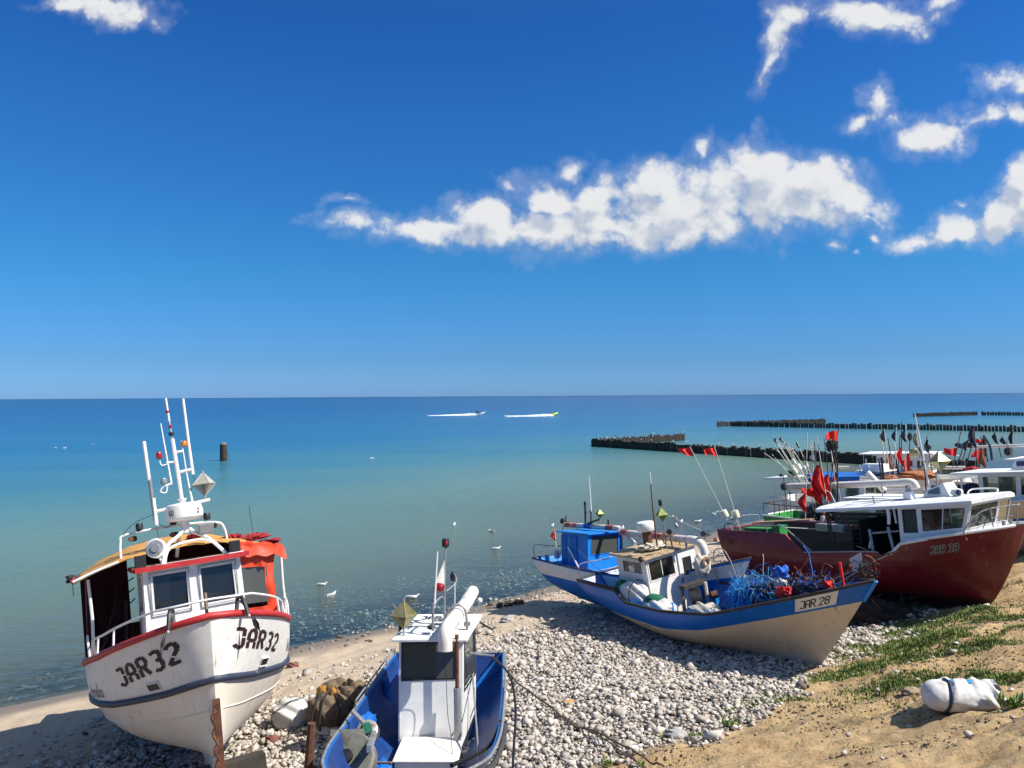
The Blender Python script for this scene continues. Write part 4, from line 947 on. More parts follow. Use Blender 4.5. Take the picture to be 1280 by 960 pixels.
for cc_, cr_, cs_ in (((4.3, .88, 3.38), (.10, .14, .07), 3), ((4.3, 1.22, 3.33), (.09, .26, .06), 5), ((4.2, 1.55, 3.20), (.16, .18, .05), 9), ((3.9, .25, 3.52), (.12, .12, .05), 8)):
    P('rolled_cloth', b, lambda m: m.blob(cc_, cr_, 'maroon_cloth', cs_, .55, 16, k=5), smooth=True, angle=80)
# a figure of clutter behind the left window and ropes under the awning
P('rigging', b, lambda m: [m.tube(arc([(4.5, -1.5 + .1 * k, 1.75 + .25 * k), (3.6, -1.1, 2.3 + .22 * k), (2.8, -.8, 2.5 + .2 * k)], 5), .012, 'net_dark', n=4) for k in range(4)] + [m.tube([(3.9, -1.05, 1.6), (3.8, -1.0, 2.55)], .03, 'net_dark', n=5)])
P('hanging_cord', b, lambda m: (m.blob((2.6, -1.86, 3.06), (.10, .08, .07), 'net_dark', 2, .4, 8), m.tube([(2.8, -1.84, 3.04), (2.8, -1.84, 2.75)], .008, 'net_dark', n=4)))
P('console', b, lambda m: (m.box((4.9, .45, 1.9), (.5, .6, .8), 'white_paint'), m.box((5.2, .25, 2.42), (.3, .35, .16), 'white_sack')))
P('keel', b, lambda m: m.box((3.4, 0, -.02), (6.3, .14, .22), 'offwhite_hull'))
for k, (px_, s_) in enumerate(((.8, 1), (6.2, 1))):
    P('cradle_timber', b, lambda m: m.box((px_, 0, -.20 - (.35 if px_ > 3 else 0)), (.3, 1.5, .2 + (.7 if px_ > 3 else 0)), 'dark_wood'))

# ---------------------------------------------------------------- blue boat with white wheelhouse, centre
PB = (-1.36, 16.75, .92, R(-91), 0, R(-4))
b = thing('fishing_boat', 'blue open fishing boat with tall white wheelhouse and white pipe, lying nearest the camera', 'fishing boat', PB)
ref = [(0, 1.10), (.3, 1.08), (.55, 1.10), (.75, 1.25), (1, 1.65)]
h = Hull(8.2, 2.50, 7.2, ref, stern=.94, full=3.4, mid=.46, beamp=.8, fullbot=.5)
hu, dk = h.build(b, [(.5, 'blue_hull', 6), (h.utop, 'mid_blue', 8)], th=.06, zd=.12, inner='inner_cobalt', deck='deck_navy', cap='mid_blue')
h.rail(b, .022, 'galv', dz=.015, t1=.98)
h.rail(b, .045, 'rubber', name='rubbing_strake', dz=-.10, off=.03, t0=.50)
def rail2(m):
    for sd, t0, t1, n in ((-1, .02, .45, 5), (1, .0, .30, 4)):
        pts = [h.pt(t, h.utop(t), sd) + Vector((0, -sd * .03, .16)) for t in [lerp(t0, t1, i / 12) for i in range(13)]]; m.tube([pts[0] - Vector((0, 0, .16))] + pts + [pts[-1] - Vector((0, 0, .16))], .016, 'galv', n=6)
        for k in range(n): q = pts[int(k * 12 / max(n - 1, 1))]; m.tube([q, q - Vector((0, 0, .16))], .014, 'galv', n=6)
    for y in (-1.0, -.5, 0, .5, 1.0): m.tube([(.05, y, .98), (.05, y, 1.12)], .014, 'galv', n=5)
    m.tube([(.05, -1.2, 1.12), (.05, 1.2, 1.12)], .014, 'galv', n=6)
P('railing', b, rail2, smooth=True)
z0, zt = .12, 2.08; y0, y1 = -.60, .50
cb_ = [(1.72, y0 + .18, z0), (3.07, y0, z0), (2.93, y1, z0), (1.72, y1 + .16, z0)]; ct_ = [(1.68, y0 + .16, zt + .08), (3.02, y0 - .01, zt), (2.88, y1, zt), (1.68, y1 + .16, zt + .08)]
v0, v1 = .655, .965
wh = cabin(b, cb_, ct_, {0: [(.15, .55, .85, .93)], 1: [(.06, v0, .90, v1)], 2: [(.12, .52, .92, .96)], 3: [(.3, .05, .7, .9)]}, 'white_clean', 'black', 'glass_dusty', nopane=((3, 0),))
rf = P('roof', b, lambda m: m.slab([(1.50, y0 + .10, 2.22), (3.17, y0 - .12, 2.13), (3.17, y1 + .10, 2.13), (1.50, y1 + .28, 2.22)], .05, 'white_roof'), bevel=.012)
# registration on the roof, worn
def rt(a, bb, lift): return Vector((1.72 - bb * -1 - .0, y0 + .14 + a, 2.262 + lift - .02 * (1.72 + bb - 1.5) / 1.66 * 1.2))
glyphs('JAR 37', .20, lambda a, bb, l: Vector((1.90 - bb, y0 + .24 + a, 2.206 + bb * .054 + l)), 'letter_black', .64, .2, True, .8).build('registration_letters', rf)
P('roof_rods', rf, lambda m: [m.tube(arc(p, 4), .012, 'galv', n=5) for p in ([(2.2, -.5, 2.26), (2.5, -.3, 2.26), (2.5, .0, 2.26)], [(2.8, -.6, 2.25), (2.75, -.25, 2.26), (2.9, .0, 2.25)], [(2.5, -.62, 2.26), (2.52, -.45, 2.27), (2.6, -.45, 2.26), (2.6, -.6, 2.26), (2.5, -.62, 2.26)], [(2.0, .2, 2.27), (2.2, .1, 2.27), (2.4, .15, 2.27)])] + [m.blob((2.85, -.06, 2.26), (.07, .07, .04), 'black', 2, .2, 8), m.blob((2.25, .02, 2.27), (.08, .12, .03), 'galv', 4, .3, 8)])
# front trunk box
P('engine_box', b, lambda m: (m.box((3.60, .0, .24), (1.02, 1.00, .36), 'white_clean'), m.box((3.60, .0, .435), (1.08, 1.06, .03), 'white_clean')), bevel=.015)
# pipe over the roof with elbow over the windscreen
P('net_pipe', b, lambda m: (m.tube(arc([(.95, .55, 2.55), (1.9, .46, 2.47), (3.0, .30, 2.37), (3.22, .26, 2.33), (3.33, .24, 2.22), (3.35, .24, 1.98)], 6), .125, 'pipe_white', n=18), m.tube([(1.5, .50, 2.505), (1.56, .495, 2.50)], .133, 'pipe_white', n=18), m.tube([(2.86, .32, 2.385), (2.94, .31, 2.375)], .135, 'pipe_white', n=18)), smooth=True, angle=60)
P('pipe_clamp', b, lambda m: (m.tube(arc([(2.6, .18, 2.15), (2.6, .18, 2.42), (2.58, .34, 2.60), (2.58, .52, 2.52), (2.6, .56, 2.15)], 4), .024, 'galv', n=8), m.tube([(2.6, .56, 2.23), (2.6, .56, 2.3)], .06, 'galv', n=8), m.tube([(1.65, .45, 2.2), (1.65, .50, 2.4)], .02, 'galv', n=6), m.blob((1.05, .70, 2.38), (.05, .05, .06), 'white_clean', 2, .3, 8)), smooth=True)
P('exhaust_post', b, lambda m: (m.tube([(3.14, .42, 2.2), (3.16, .43, 1.25)], .035, 'rust', n=8), m.tube([(3.16, .43, 1.30), (3.22, .45, .30)], .065, 'galv', n=10)), smooth=True)
P('wiper_cord', b, lambda m: m.tube(arc([(3.36, .24, 2.0), (3.2, .24, 1.5), (3.3, .28, .9), (3.6, .36, .7), (3.9, .42, .4)], 5), .007, 'net_dark', n=4))
reflector(b, (2.95, -.54, 2.50), .25, 'reflector', .12)
P('mast', b, lambda m: (m.tube([(2.95, -.02, 2.22), (2.95, -.02, 2.70)], .022, 'galv', n=8), m.tube([(2.93, -.0, 2.62), (2.9, .05, 3.60)], [.02, .014], 'white_metal', n=6), m.tube([(2.3, .12, 2.22), (2.28, .12, 3.2), (2.26, .13, 3.62)], .018, 'galv', n=6),
    m.tube(arc([(2.95, -.0, 2.66), (2.8, .05, 2.74), (2.5, .12, 2.7), (2.45, .13, 2.25)], 4), .018, 'galv', n=6), m.tube([(2.0, .28, 2.24), (1.95, .28, 2.9)], .01, 'white_metal', n=5)), smooth=True)
P('pennant', b, lambda m: m.add([(2.27, .12, 3.38), (2.29, .115, 2.92), (2.42, -.06, 2.93)] + [(2.285, .12, 3.38), (2.305, .115, 2.92), (2.435, -.06, 2.93)], [(0, 1, 2), (5, 4, 3)], 'net_white'))
lamp(b, (2.26, .13, 3.60), 'black', .07, .16, 'mast_light'); P('mast_light_glass', b, lambda m: m.blob((2.33, .15, 3.68), (.03, .035, .045), 'lamp_red', 1, 0, 8))
P('float_ball', b, lambda m: m.blob((2.6, .05, 2.92), (.10, .10, .08), 'lamp_red', 3, .1, 10), smooth=True); P('deck_speaker', b, lambda m: (m.blob((2.2, .26, 3.05), (.05, .05, .09), 'black', 3, .1, 8), m.tube(arc([(2.2, .30, 3.1), (2.2, .33, 2.95), (2.25, .16, 2.8)], 4), .008, 'white_metal', n=4)), smooth=True)
for ra_, rb_, rr__, rm_ in (((2.6, .6, 1.75), (2.6, 1.05, 1.7), .022, 'galv'), ((1.9, .75, 2.15), (1.9, 1.0, 2.0), .02, 'dark_wood'), ((2.1, -.6, 2.2), (1.7, -.95, 2.45), .01, 'galv')): P('rod', b, lambda m: m.tube([ra_, rb_], rr__, rm_, n=6))
P('horn', b, lambda m: m.box((2.3, -.66, 2.12), (.2, .12, .18), 'black'))
P('hose', b, lambda m: m.tube(arc([(2.6, 1.0, 1.7), (2.7, 1.32, 1.4), (3.2, 1.44, 1.0), (4.3, 1.42, .6), (4.8, 1.40, .2)], 6), .022, 'black', n=7), smooth=True)
P('lashing', b, lambda m: (m.tube([(2.0, .62, 1.2), (4.6, .9, .55)], .018, 'galv', n=5), m.tube(arc([(4.2, 1.22, 1.10), (4.6, 1.12, .95), (5.2, .98, 1.0), (6.0, .6, 1.1)], 5), .03, 'black', n=6)), smooth=True)
P('canvas_bag', b, lambda m: m.blob((1.55, -1.12, .72), (.14, .13, .30), 'mid_blue', 5, .2, 10), smooth=True)
P('deck_rag', b, lambda m: m.blob((3.5, -1.10, .80), (.30, .14, .12), 'mid_blue', 5, .5, 14, k=5), smooth=True, angle=80)
P('deck_rag', b, lambda m: (m.blob((4.3, -.75, .35), (.32, .2, .10), 'mid_blue', 8, .5, 14, k=5), m.tube([(4.2, -.85, .45), (4.35, -.5, .5)], .02, 'wood', n=6)), smooth=True, angle=80)
# net hauler on the left bulwark near the bow
hk = set(bpy.data.objects)
nh = P('net_hauler', b, lambda m: (m.lathe([(.12, -.14), (.38, -.14), (.42, -.06), (.42, .08), (.38, .12), (.05, .12)], (5.05, -1.02, .78), 'galv_dark', 28, (.70, -.12, .70)), m.box((4.66, -1.12, 1.02), (.42, .50, .10), 'galv_dark', (0, -.55, .1)), m.box((4.85, -.72, 1.02), (.95, .07, .10), 'galv', (0, -.1, .1)), m.box((4.75, -.95, .75), (.30, .14, .6), 'black')), smooth=True, angle=40)
P('hub', nh, lambda m: m.lathe([(.10, 0), (.10, .06), (.05, .07)], (5.15, -1.035, .89), 'black', 14, (.70, -.12, .70)), smooth=True)
P('brake_drum', nh, lambda m: (m.lathe([(.16, -.05), (.17, .04), (.13, .06)], (4.40, -.88, 1.00), 'galv', 18, (.75, 0, .66)), m.lathe([(.185, -.09), (.19, -.04)], (4.40, -.88, 1.00), 'rubber', 18, (.75, 0, .66)), m.lathe([(.095, .0), (.095, .04), (.04, .05)], (4.47, -.88, 1.06), 'green_net', 9, (.75, 0, .66))), smooth=True)
P('lever', nh, lambda m: m.box((4.42, -1.02, 1.22), (.36, .07, .05), 'galv', (0, .25, .75)), bevel=.01)
P('stanchion', nh, lambda m: m.tube([(4.93, -1.62, 1.30), (4.93, -1.70, .05)], .065, 'rust', n=8), smooth=True)
P('stanchion_arm', nh, lambda m: m.box((4.9, -1.25, .62), (.10, .7, .07), 'rust'))

nh['label'] = 'grey drum net hauler with a green hub at the bulwark'
# ---------------------------------------------------------------- JAR 28
P28 = (3.011, 23.872, .75, R(-58.7), R(6), R(-5))
b = thing('fishing_boat', 'blue and cream fishing boat with a white JAR 28 plate, on the cobbles', 'fishing boat', P28)
ref = [(0, 1.38), (.25, 1.16), (.42, 1.10), (.6, 1.22), (.8, 1.68), (1, 2.13)]
top = [(0, 1.40), (.215, 1.38), (.265, 1.12), (.42, 1.10), (.6, 1.22), (.8, 1.68), (1, 2.13)]
h = Hull(9.1, 2.75, 7.25, ref, top, keel=[(0, .42), (.12, .22), (.35, .0), (1, -.12)], stern=.80, full=2.1, mid=.42, srake=.75, beamp=.9, flare=1.12, fullbot=.62, bowpow=.95)
bt = [(0, .55), (.12, .66), (.25, .68), (.42, .62), (.57, .74), (.8, 1.22), (1, 1.66)]
BLU = lambda t: h.uz(t, interp(bt, t))
hu, dk = h.build(b, [(BLU, 'cream_hull', 12), (h.utop, 'blue_hull', 8)], th=.06, zd=lambda t: max(.52, interp(ref, t) - .72), inner='blue_hull', deck='deck_blue', cap='dark_wood')
h.rail(b, .038, 'dark_wood', dz=.01)
P('stem_band', b, lambda m: m.tube([h.pt(1, lerp(.80, 1.0, i / 5), 1) + Vector((.02, 0, 0)) for i in range(6)], .045, 'sky_blue', n=8), smooth=True)
P('keel', b, lambda m: (m.box((4.6, 0, -.10), (5.2, .14, .20), 'cream_hull'), m.box((7.0, 0, -.14), (.45, .10, .16), 'dark_wood', (0, -.2, 0)), m.box((5.35, 0, -.28), (.42, .55, .26), 'galv')))
# name plate follows the hull side
def f28(a, bb, lift):
    t = .858 + a / 9.1; z = interp(ref, t) - .345 + bb; u = h.uz(t, z); return h.pt(t, u, -1) + h.nrm(t, u, -1) * (.008 + lift)
def plate(m):
    K = 10; vs = []
    for i in range(K + 1):
        for j in (0, 1): vs.append(f28(-.10 + i * .86 / K + (0 if j == 0 else -.08) , -.05 + j * .36, .0))
    m.add(vs, [(2 * i, 2 * i + 2, 2 * i + 3, 2 * i + 1) for i in range(K)], 'white_paint')
pl_ = P('name_plate', hu, plate)
h_text = glyphs('JAR 28', .20, lambda a, bb, l: f28(a - .12 * bb * 1.6, bb + .02, l + .006), 'letter_black', .58, .12, False, .80)
h_text.build('registration_letters', hu)
P('rust_streak', hu, lambda m: m.tube([h.pt(.33, .52, -1), h.pt(.36, .5, -1)], .012, 'rust', n=4))
x0, x1, y0, y1, z0, zt = 1.50, 2.72, -.66, 1.16, .50, 2.14
cb_ = [(x0, y0, z0), (x1 + .05, y0, z0), (x1 + .05, y1, z0), (x0, y1, z0)]; ct_ = [(x0, y0 - .03, zt + .02), (x1, y0 - .03, zt), (x1, y1, zt + .04), (x0, y1, zt + .06)]
wh = cabin(b, cb_, ct_, {0: [(.22, .76, .86, .95)], 1: [(.05, .64, .54, .95)], 2: [(.2, .6, .8, .93)], 3: [(.3, .6, .8, .93)]}, 'white_paint', 'white_paint', 'glass', mulls={(1, 0): 1})
P('blue_skirt', wh, lambda m: (m.box((x1 + .062, -.30, .66), (.02, .66, .36), 'sky_blue'), m.box((1.9, y0 - .012, .70), (.7, .02, .4), 'white_paint')))
dr = P('door', b, lambda m: (wall(m, (x1 + .08, .46, .55), (x1 + .08, 1.10, .55), (x1 + .04, 1.10, 2.08), (x1 + .04, .46, 2.08), [(.22, .58, .74, .90)], 'white_clean', .03, inward=(-1, 0, 0))))
P('door_window', dr, lambda m: m.add([(x1 + .05, .60, 1.44), (x1 + .05, .94, 1.44), (x1 + .04, .94, 1.93), (x1 + .04, .60, 1.93)], [(0, 1, 2, 3)], 'glass'))
P('door_handle', dr, lambda m: m.box((x1 + .11, .46, 1.35), (.03, .03, .14), 'black'))
P('roof', b, lambda m: m.slab([(x0 - .22, y0 - .12, 2.24), (x1 + .14, y0 - .14, 2.20), (x1 + .12, y1 + .10, 2.24), (x0 - .2, y1 + .1, 2.28)], .05, 'tan_roof'), bevel=.01)
P('radar', b, lambda m: (m.lathe([(.05, -.14), (.24, -.13), (.27, -.06), (.27, .04), (.23, .11), (.08, .135)], (2.0, .12, 2.88), 'white_clean', 22)), smooth=True)
P('radar_mount', b, lambda m: (m.tube([(2.0, .12, 2.26), (2.0, .12, 2.78)], .13, 'rust', n=10), m.blob((2.2, .05, 2.32), (.30, .36, .09), 'cream_sack', 6, .4, 10)), smooth=True)
P('net_pipe', b, lambda m: (m.tube([(.40, .50, 2.52), (3.15, .62, 2.46)], .10, 'pipe_pvc', n=16), m.tube([(1.6, .55, 2.50), (2.6, .60, 2.475)], .102, 'pipe_red', n=16), m.tube([(.40, .50, 2.52), (.7, .51, 2.515)], .103, 'pipe_red', n=16), m.tube(arc([(3.12, .62, 2.46), (3.42, .63, 2.44), (3.60, .64, 2.32), (3.66, .64, 2.08)], 6), .115, 'pipe_white', n=16), m.tube(arc([(.50, .5, 2.48), (.75, .5, 2.3), (.95, .5, 2.2)], 4), .08, 'pipe_white', n=12)), smooth=True, angle=55)
P('pipe_bracket', b, lambda m: [m.tube(arc([(x, .45, 2.24), (x, .42, 2.55), (x, .55, 2.62), (x, .70, 2.5), (x, .74, 2.24)], 4), .016, 'rust', n=6) for x in (2.3, 2.62)] + [m.tube([(3.0, .62, 2.36), (3.0, .62, 2.2)], .03, 'galv', n=6)], smooth=True)
rodpart('whip_antenna', b, [(2.45, .05, 2.25), (2.52, .03, 3.4), (2.62, .02, 4.36)], [.024, .02, .013], 'rust'); rodpart('whip_antenna', b, [(2.60, .025, 4.1), (2.63, .02, 4.42)], .018, 'white_metal')
reflector(b, (2.92, -.02, 3.26), .20, 'reflector_green', .72)
lamp(b, (2.92, -.02, 3.50), 'black', .05, .17, 'mast_light')
for p in ((2.62, -.76, 2.18), (3.0, .05, 2.78), (3.55, .75, 2.62)): P('deck_lamp', b, lambda m: (m.lathe([(.03, 0), (.075, .05), (.075, .09)], p, 'black', 12, (.8, -.4, .1)), m.tube([p, (p[0], p[1], p[2] - .17)], .016, 'galv', n=5)), smooth=True)
P('cleat_arm', b, lambda m: (m.tube([(3.6, .75, 2.42), (4.0, .9, 2.40)], .012, 'galv', n=5), m.box((3.86, .88, 2.45), (.07, .07, .09), 'lamp_red'), m.tube(arc([(3.4, 1.2, 1.2), (3.4, 1.2, 2.0), (3.8, 1.25, 2.05), (4.1, 1.25, 1.3)], 3), .018, 'galv', n=6), m.tube([(3.5, .78, 2.7), (2.95, .0, 3.3)], .004, 'rope_light', n=3)))
P('rail_stern', b, lambda m: (m.tube(arc([(.1, -1.0, 1.38), (.1, -1.0, 1.86), (.1, 0, 1.80), (.1, .9, 1.84), (.1, .95, 1.4)], 3), .012, 'galv', n=6), m.tube(arc([(.1, -1.0, 1.84), (.9, -.9, 1.66), (1.6, -.62, 1.75)], 4), .010, 'rope', n=5), m.tube(arc([(.15, -1.02, 2.3), (.9, -.9, 1.75), (1.5, -.7, 1.6)], 4), .008, 'rope', n=5)), smooth=True)
P('winch', b, lambda m: (m.tube([(3.55, -.28, .6), (3.55, -.28, 1.42)], .05, 'wood', n=7), m.tube([(3.75, .38, .6), (3.75, .38, 1.42)], .06, 'cream_sack', n=7), m.box((3.65, .05, 1.42), (.2, .8, .10), 'dark_wood'), m.lathe([(.30, -.14), (.30, .14)], (3.68, .05, 1.02), 'black', 16, (.6, .8, 0)), m.tube([(3.9, .4, 1.08), (3.98, .55, 1.1)], .10, 'rust', n=8), m.box((3.95, .5, .8), (.12, .12, .4), 'sky_blue')), smooth=True, angle=50)
P('thwart', b, lambda m: (m.box((4.15, .95, 1.05), (.12, .5, .06), 'sky_blue'), m.box((5.1, .72, 1.22), (1.5, .50, .05), 'sky_blue', (0, -.04, .05)), m.box((5.3, .45, 1.0), (1.2, .05, .42), 'blue_hull'), m.box((3.0, -.95, .78), (1.3, .28, .04), 'sky_blue')))
P('stay_lines', b, lambda m: (m.tube([(4.1, .2, .9), (5.0, .5, 1.7)], .006, 'rope_light', n=4), m.tube([(4.4, .1, .9), (5.3, .5, 1.65)], .006, 'rope_light', n=4)))
P('dark_line_float', b, lambda m: m.tube(arc([(.1, -1.04, 1.42), (.5, -1.14, 1.44), (1.2, -1.2, 1.44), (1.95, -1.24, 1.43)], 4), .03, 'rope', n=6), smooth=True)
E28 = b
def on(e, p): return tuple(e.matrix_world @ Vector(p))
def item(name, label, cat, e, mk, group=None, smooth=True, angle=70):   # loose thing lying in boat e: own top-level mesh in that boat's frame
    m = MB(); mk(m); o = m.build(name, None, smooth=smooth, angle=angle); o.matrix_world = e.matrix_world.copy(); return tag(o, label, cat, group)
bpy.context.view_layer.update()
def sack_tree(name, label, cat, e, main, parts, group=None):
    o = item(name, label, cat, e, main, group)
    for nm, mk in parts: mb = MB(); mk(mb); c = mb.build(nm, o, smooth=True, angle=70)
    return o
sack_tree('net_sack', 'big round white sack with a green net end, beside the small white wheelhouse', 'sack', E28,
    lambda m: m.blob((2.30, -.90, 1.20), (.50, .30, .38), 'white_sack', 3, .12, 18, rot=(0, 0, .25)),
    [('net_end', lambda m: m.blob((1.92, -.93, 1.22), (.26, .29, .36), 'green_net', 4, .08, 16)), ('strap', lambda m: m.tube([(2.48 + .02 * math.sin(a), -.88 + .335 * math.cos(a), 1.21 + .42 * math.sin(a)) for a in [i * .3 for i in range(21)]], .014, 'net_dark', n=4))])
sack_tree('net_sack', 'flat white sack with a green net top, between round sack and black winch', 'sack', E28,
    lambda m: m.blob((3.10, -.80, .98), (.50, .32, .22), 'white_sack', 8, .14, 16, rot=(0, 0, -.15)),
    [('net_top', lambda m: m.blob((2.98, -.76, 1.11), (.34, .24, .17), 'green_net', 9, .12, 14, rot=(0, 0, -.15)))])
item('canvas_sack', 'crumpled cream canvas sack lying amidships on the gunwale of the blue and cream boat', 'sack', E28, lambda m: (m.blob((4.85, -.80, 1.12), (.42, .26, .17), 'cream_sack', 12, .25, 16, rot=(0, 0, .1)), m.blob((5.25, -.86, 1.10), (.34, .18, .12), 'white_sack', 15, .3, 14)))
item('rope_coil_bag', 'cream bag with a coiled rope hanging beside the wheelhouse door under the white elbow pipe', 'bag', E28, lambda m: (m.blob((3.25, .86, 1.72), (.16, .28, .34), 'cream_sack', 21, .12, 14), m.tube([(3.42, .86 + .14 * math.cos(a) * (1 - .03 * a), 1.82 + .14 * math.sin(a) * (1 - .03 * a)) for a in [i * .35 for i in range(48)]], .014, 'wood', n=5)))
def nets28(m):
    m.blob((6.55, .10, 1.35), (1.15, .62, .38), 'net_dark', 4, .22, 20)
    tangle(m, (5.75, .0, 1.22), (.42, .55, .62), 300, ['net_blue', 'net_cyan', 'net_cyan', 'net_dark'], 5, r=.006)
    tangle(m, (6.5, .05, 1.30), (.85, .50, .42), 520, ['net_blue', 'net_cyan', 'net_blue', 'net_dark', 'net_white'], 6, r=.006)
    tangle(m, (6.6, .15, 1.45), (1.1, .55, .52), 70, ['net_orange', 'net_orange', 'net_dark'], 7, r=.004, loft=1.3)
    for k in range(90):
        a = rnd.uniform(5.3, 6.3); y = rnd.uniform(-.42, -.15); z = rnd.uniform(1.62, 1.88) - abs(a - 5.7) * .12
        m.tube(arc([(a, y + .2, z), (a + .02, y - .12, z - .2), (a + rnd.uniform(-.04, .04), y - .18, z - .50)], 3), .008, rnd.choice(['net_blue', 'net_cyan', 'net_cyan']), n=4, cap=False)
item('net_heap', 'heap of blue and cyan fishing net in the blue and cream boat', 'fishing net', E28, nets28)
item('dark_net_pile', 'dark net bundle with blue and red scraps in the bow above the JAR 28 plate', 'fishing net', E28, lambda m: (m.blob((7.55, .0, 1.66), (.60, .30, .22), 'net_dark', 14, .25, 16), tangle(m, (7.5, .02, 1.68), (.60, .24, .32), 170, ['net_dark', 'net_blue', 'net_dark', 'net_dark', 'net_orange'], 16, r=.010), m.blob((7.05, -.42, 1.74), (.20, .12, .13), 'red_flag', 3, .4, 10), m.blob((7.95, -.05, 1.92), (.10, .1, .1), 'red_flag', 5, .4, 8), m.blob((6.6, .1, 2.0), (.18, .14, .18), 'net_blue', 5, .4, 10), m.blob((6.62, .0, 1.82), (.18, .14, .12), 'net_white', 7, .4, 10)))
item('red_marker_stick', 'red stick standing upright against the gunwale above the JAR 28 plate', 'stick', E28, lambda m: m.tube([(8.45, -.16, 1.80), (8.43, -.14, 2.48)], .032, 'red_flag', n=8))
def poleb(m):
    for k in range(8):
        a = Vector((7.2 + .15 * k, .1 + .04 * k, 1.78)); e_ = Vector((9.25 - .12 * k, 1.0 - .05 * k, 2.62 - .05 * k)); m.tube([a, e_], .014, rnd.choice(['rust', 'net_dark', 'net_orange', 'net_white', 'rope_light']), n=5)
    tangle(m, (8.45, .55, 2.02), (.42, .12, .26), 40, ['net_dark', 'net_dark', 'net_orange'], 26, r=.008)
pb = item('pole_bundle', 'bundle of thin marker poles leaning out over the bow of the blue and cream boat', 'poles', E28, poleb)
mb = MB(); mb.add([(8.25, .42, 2.42), (8.5, .52, 2.56), (8.5, .5, 2.28), (8.42, .5, 2.32), (8.38, .46, 2.12), (8.3, .44, 2.15)], [(0, 1, 2, 3, 4, 5)], 'net_white'); mb.add([(8.25, .43, 2.42), (8.5, .53, 2.56), (8.5, .51, 2.28), (8.42, .51, 2.32), (8.38, .47, 2.12), (8.3, .45, 2.15)], [(5, 4, 3, 2, 1, 0)], 'net_white'); mb.build('white_rag', pb)

# ---------------------------------------------------------------- light blue boat behind
P3 = (1.42, 26.85, .53, R(-48), R(-3), R(-4))
b = thing('fishing_boat', 'light blue and white fishing boat with a blue wheelhouse, half hidden at the waterline', 'fishing boat', P3)
ref = [(0, 1.50), (.3, 1.36), (.5, 1.30), (.75, 1.5), (1, 2.0)]
h = Hull(7.6, 2.5, 6.4, ref, keel=[(0, .40), (.15, .2), (.4, 0), (1, 0)], stern=.84, full=2.2, mid=.42, srake=.8)
hu, dk = h.build(b, [(lambda t: h.uz(t, interp([(0, 1.02), (.35, .93), (.6, .95), (1, 1.5)], t)), 'blue_hull', 8), (lambda t: h.utop(t) - .04, 'white_paint', 5), (h.utop, 'sky_blue', 2)], zd=.95, inner='sky_blue', deck='sky_blue', cap='sky_blue')
h.rail(b, .022, 'dark_wood', dz=.01)
zt = 2.38
cb_ = [(1.15, -.82, .95), (2.28, -.80, .95), (2.28, .80, .95), (1.15, .82, .95)]; ct_ = [(1.20, -.82, zt), (2.34, -.80, zt), (2.34, .80, zt), (1.20, .82, zt)]
wh = cabin(b, cb_, ct_, {0: [(.66, .05, .92, .95)][:0], 1: [(.10, .55, .90, .95)], 2: [], 3: [(.3, .5, .7, .9)]}, 'sky_blue', 'blue_hull', 'glass_dusty')
P('side_panel', wh, lambda m: (m.box((1.73, -.835, 1.62), (.30, .03, 1.35), 'blue_hull'), m.box((1.30, -.83, 1.62), (.22, .02, 1.40), 'mid_blue'), m.box((2.35, .79, 1.66), (.05, .08, 1.42), 'navy')))
P('roof', b, lambda m: m.slab([(1.05, -.92, 2.44), (2.45, -.9, 2.42), (2.5, .9, 2.42), (1.05, .92, 2.44)], .04, 'sky_blue'))
P('net_pipe', b, lambda m: (m.tube([(.50, .05, 2.56), (2.9, .0, 2.56)], .085, 'pipe_pvc', n=14), m.tube([(.55, .05, 2.56), (1.1, .04, 2.56)], .088, 'pipe_red', n=14), m.tube([(1.45, .03, 2.56), (1.75, .02, 2.56)], .088, 'mid_blue', n=14), m.tube([(2.4, .01, 2.56), (2.75, .0, 2.56)], .088, 'pipe_red', n=14), m.tube([(2.88, .0, 2.56), (3.0, 0, 2.52)], .095, 'pipe_pvc', n=12)), smooth=True)
P('pipe_end_bracket', b, lambda m: (m.blob((.42, .05, 2.68), (.10, .08, .09), 'black', 2, .3, 8), m.tube([(.45, .0, 2.5), (.5, -.2, 1.5)], .015, 'galv', n=5), m.tube([(.5, .1, 2.6), (.5, .1, 2.85)], .02, 'black', n=5)))
P('mast', b, lambda m: (m.tube([(1.5, 0, 2.6), (1.5, 0, 3.25)], .035, 'dark_wood', n=6), m.tube([(1.75, 0, 2.6), (1.75, 0, 3.1)], .025, 'dark_wood', n=6), m.tube([(1.5, 0, 3.0), (1.78, 0, 3.05)], .012, 'galv', n=5), m.tube([(1.6, 0, 2.65), (2.1, 0, 2.8)], .03, 'dark_wood', n=5), m.tube([(2.4, .1, 2.5), (2.4, .1, 2.8)], .03, 'black', n=6)), smooth=True)
rodpart('whip_antenna', b, [(1.76, 0, 3.05), (1.74, 0, 3.6), (1.70, 0, 4.18)], [.022, .018, .014], 'white_metal'); lamp(b, (1.49, 0, 3.22), 'black', .04, .14, 'mast_light')
reflector(b, (2.12, .02, 2.98), .16, 'reflector_green', .14)
P('rail_stern', b, lambda m: (m.tube(arc([(.1, -1.0, 1.50), (.1, -1.02, 1.92), (.3, -.5, 1.88), (.8, 0, 1.85)], 3), .014, 'dark_wood', n=5), m.tube([(.1, .9, 1.5), (.1, .9, 1.85)], .012, 'galv', n=5)))
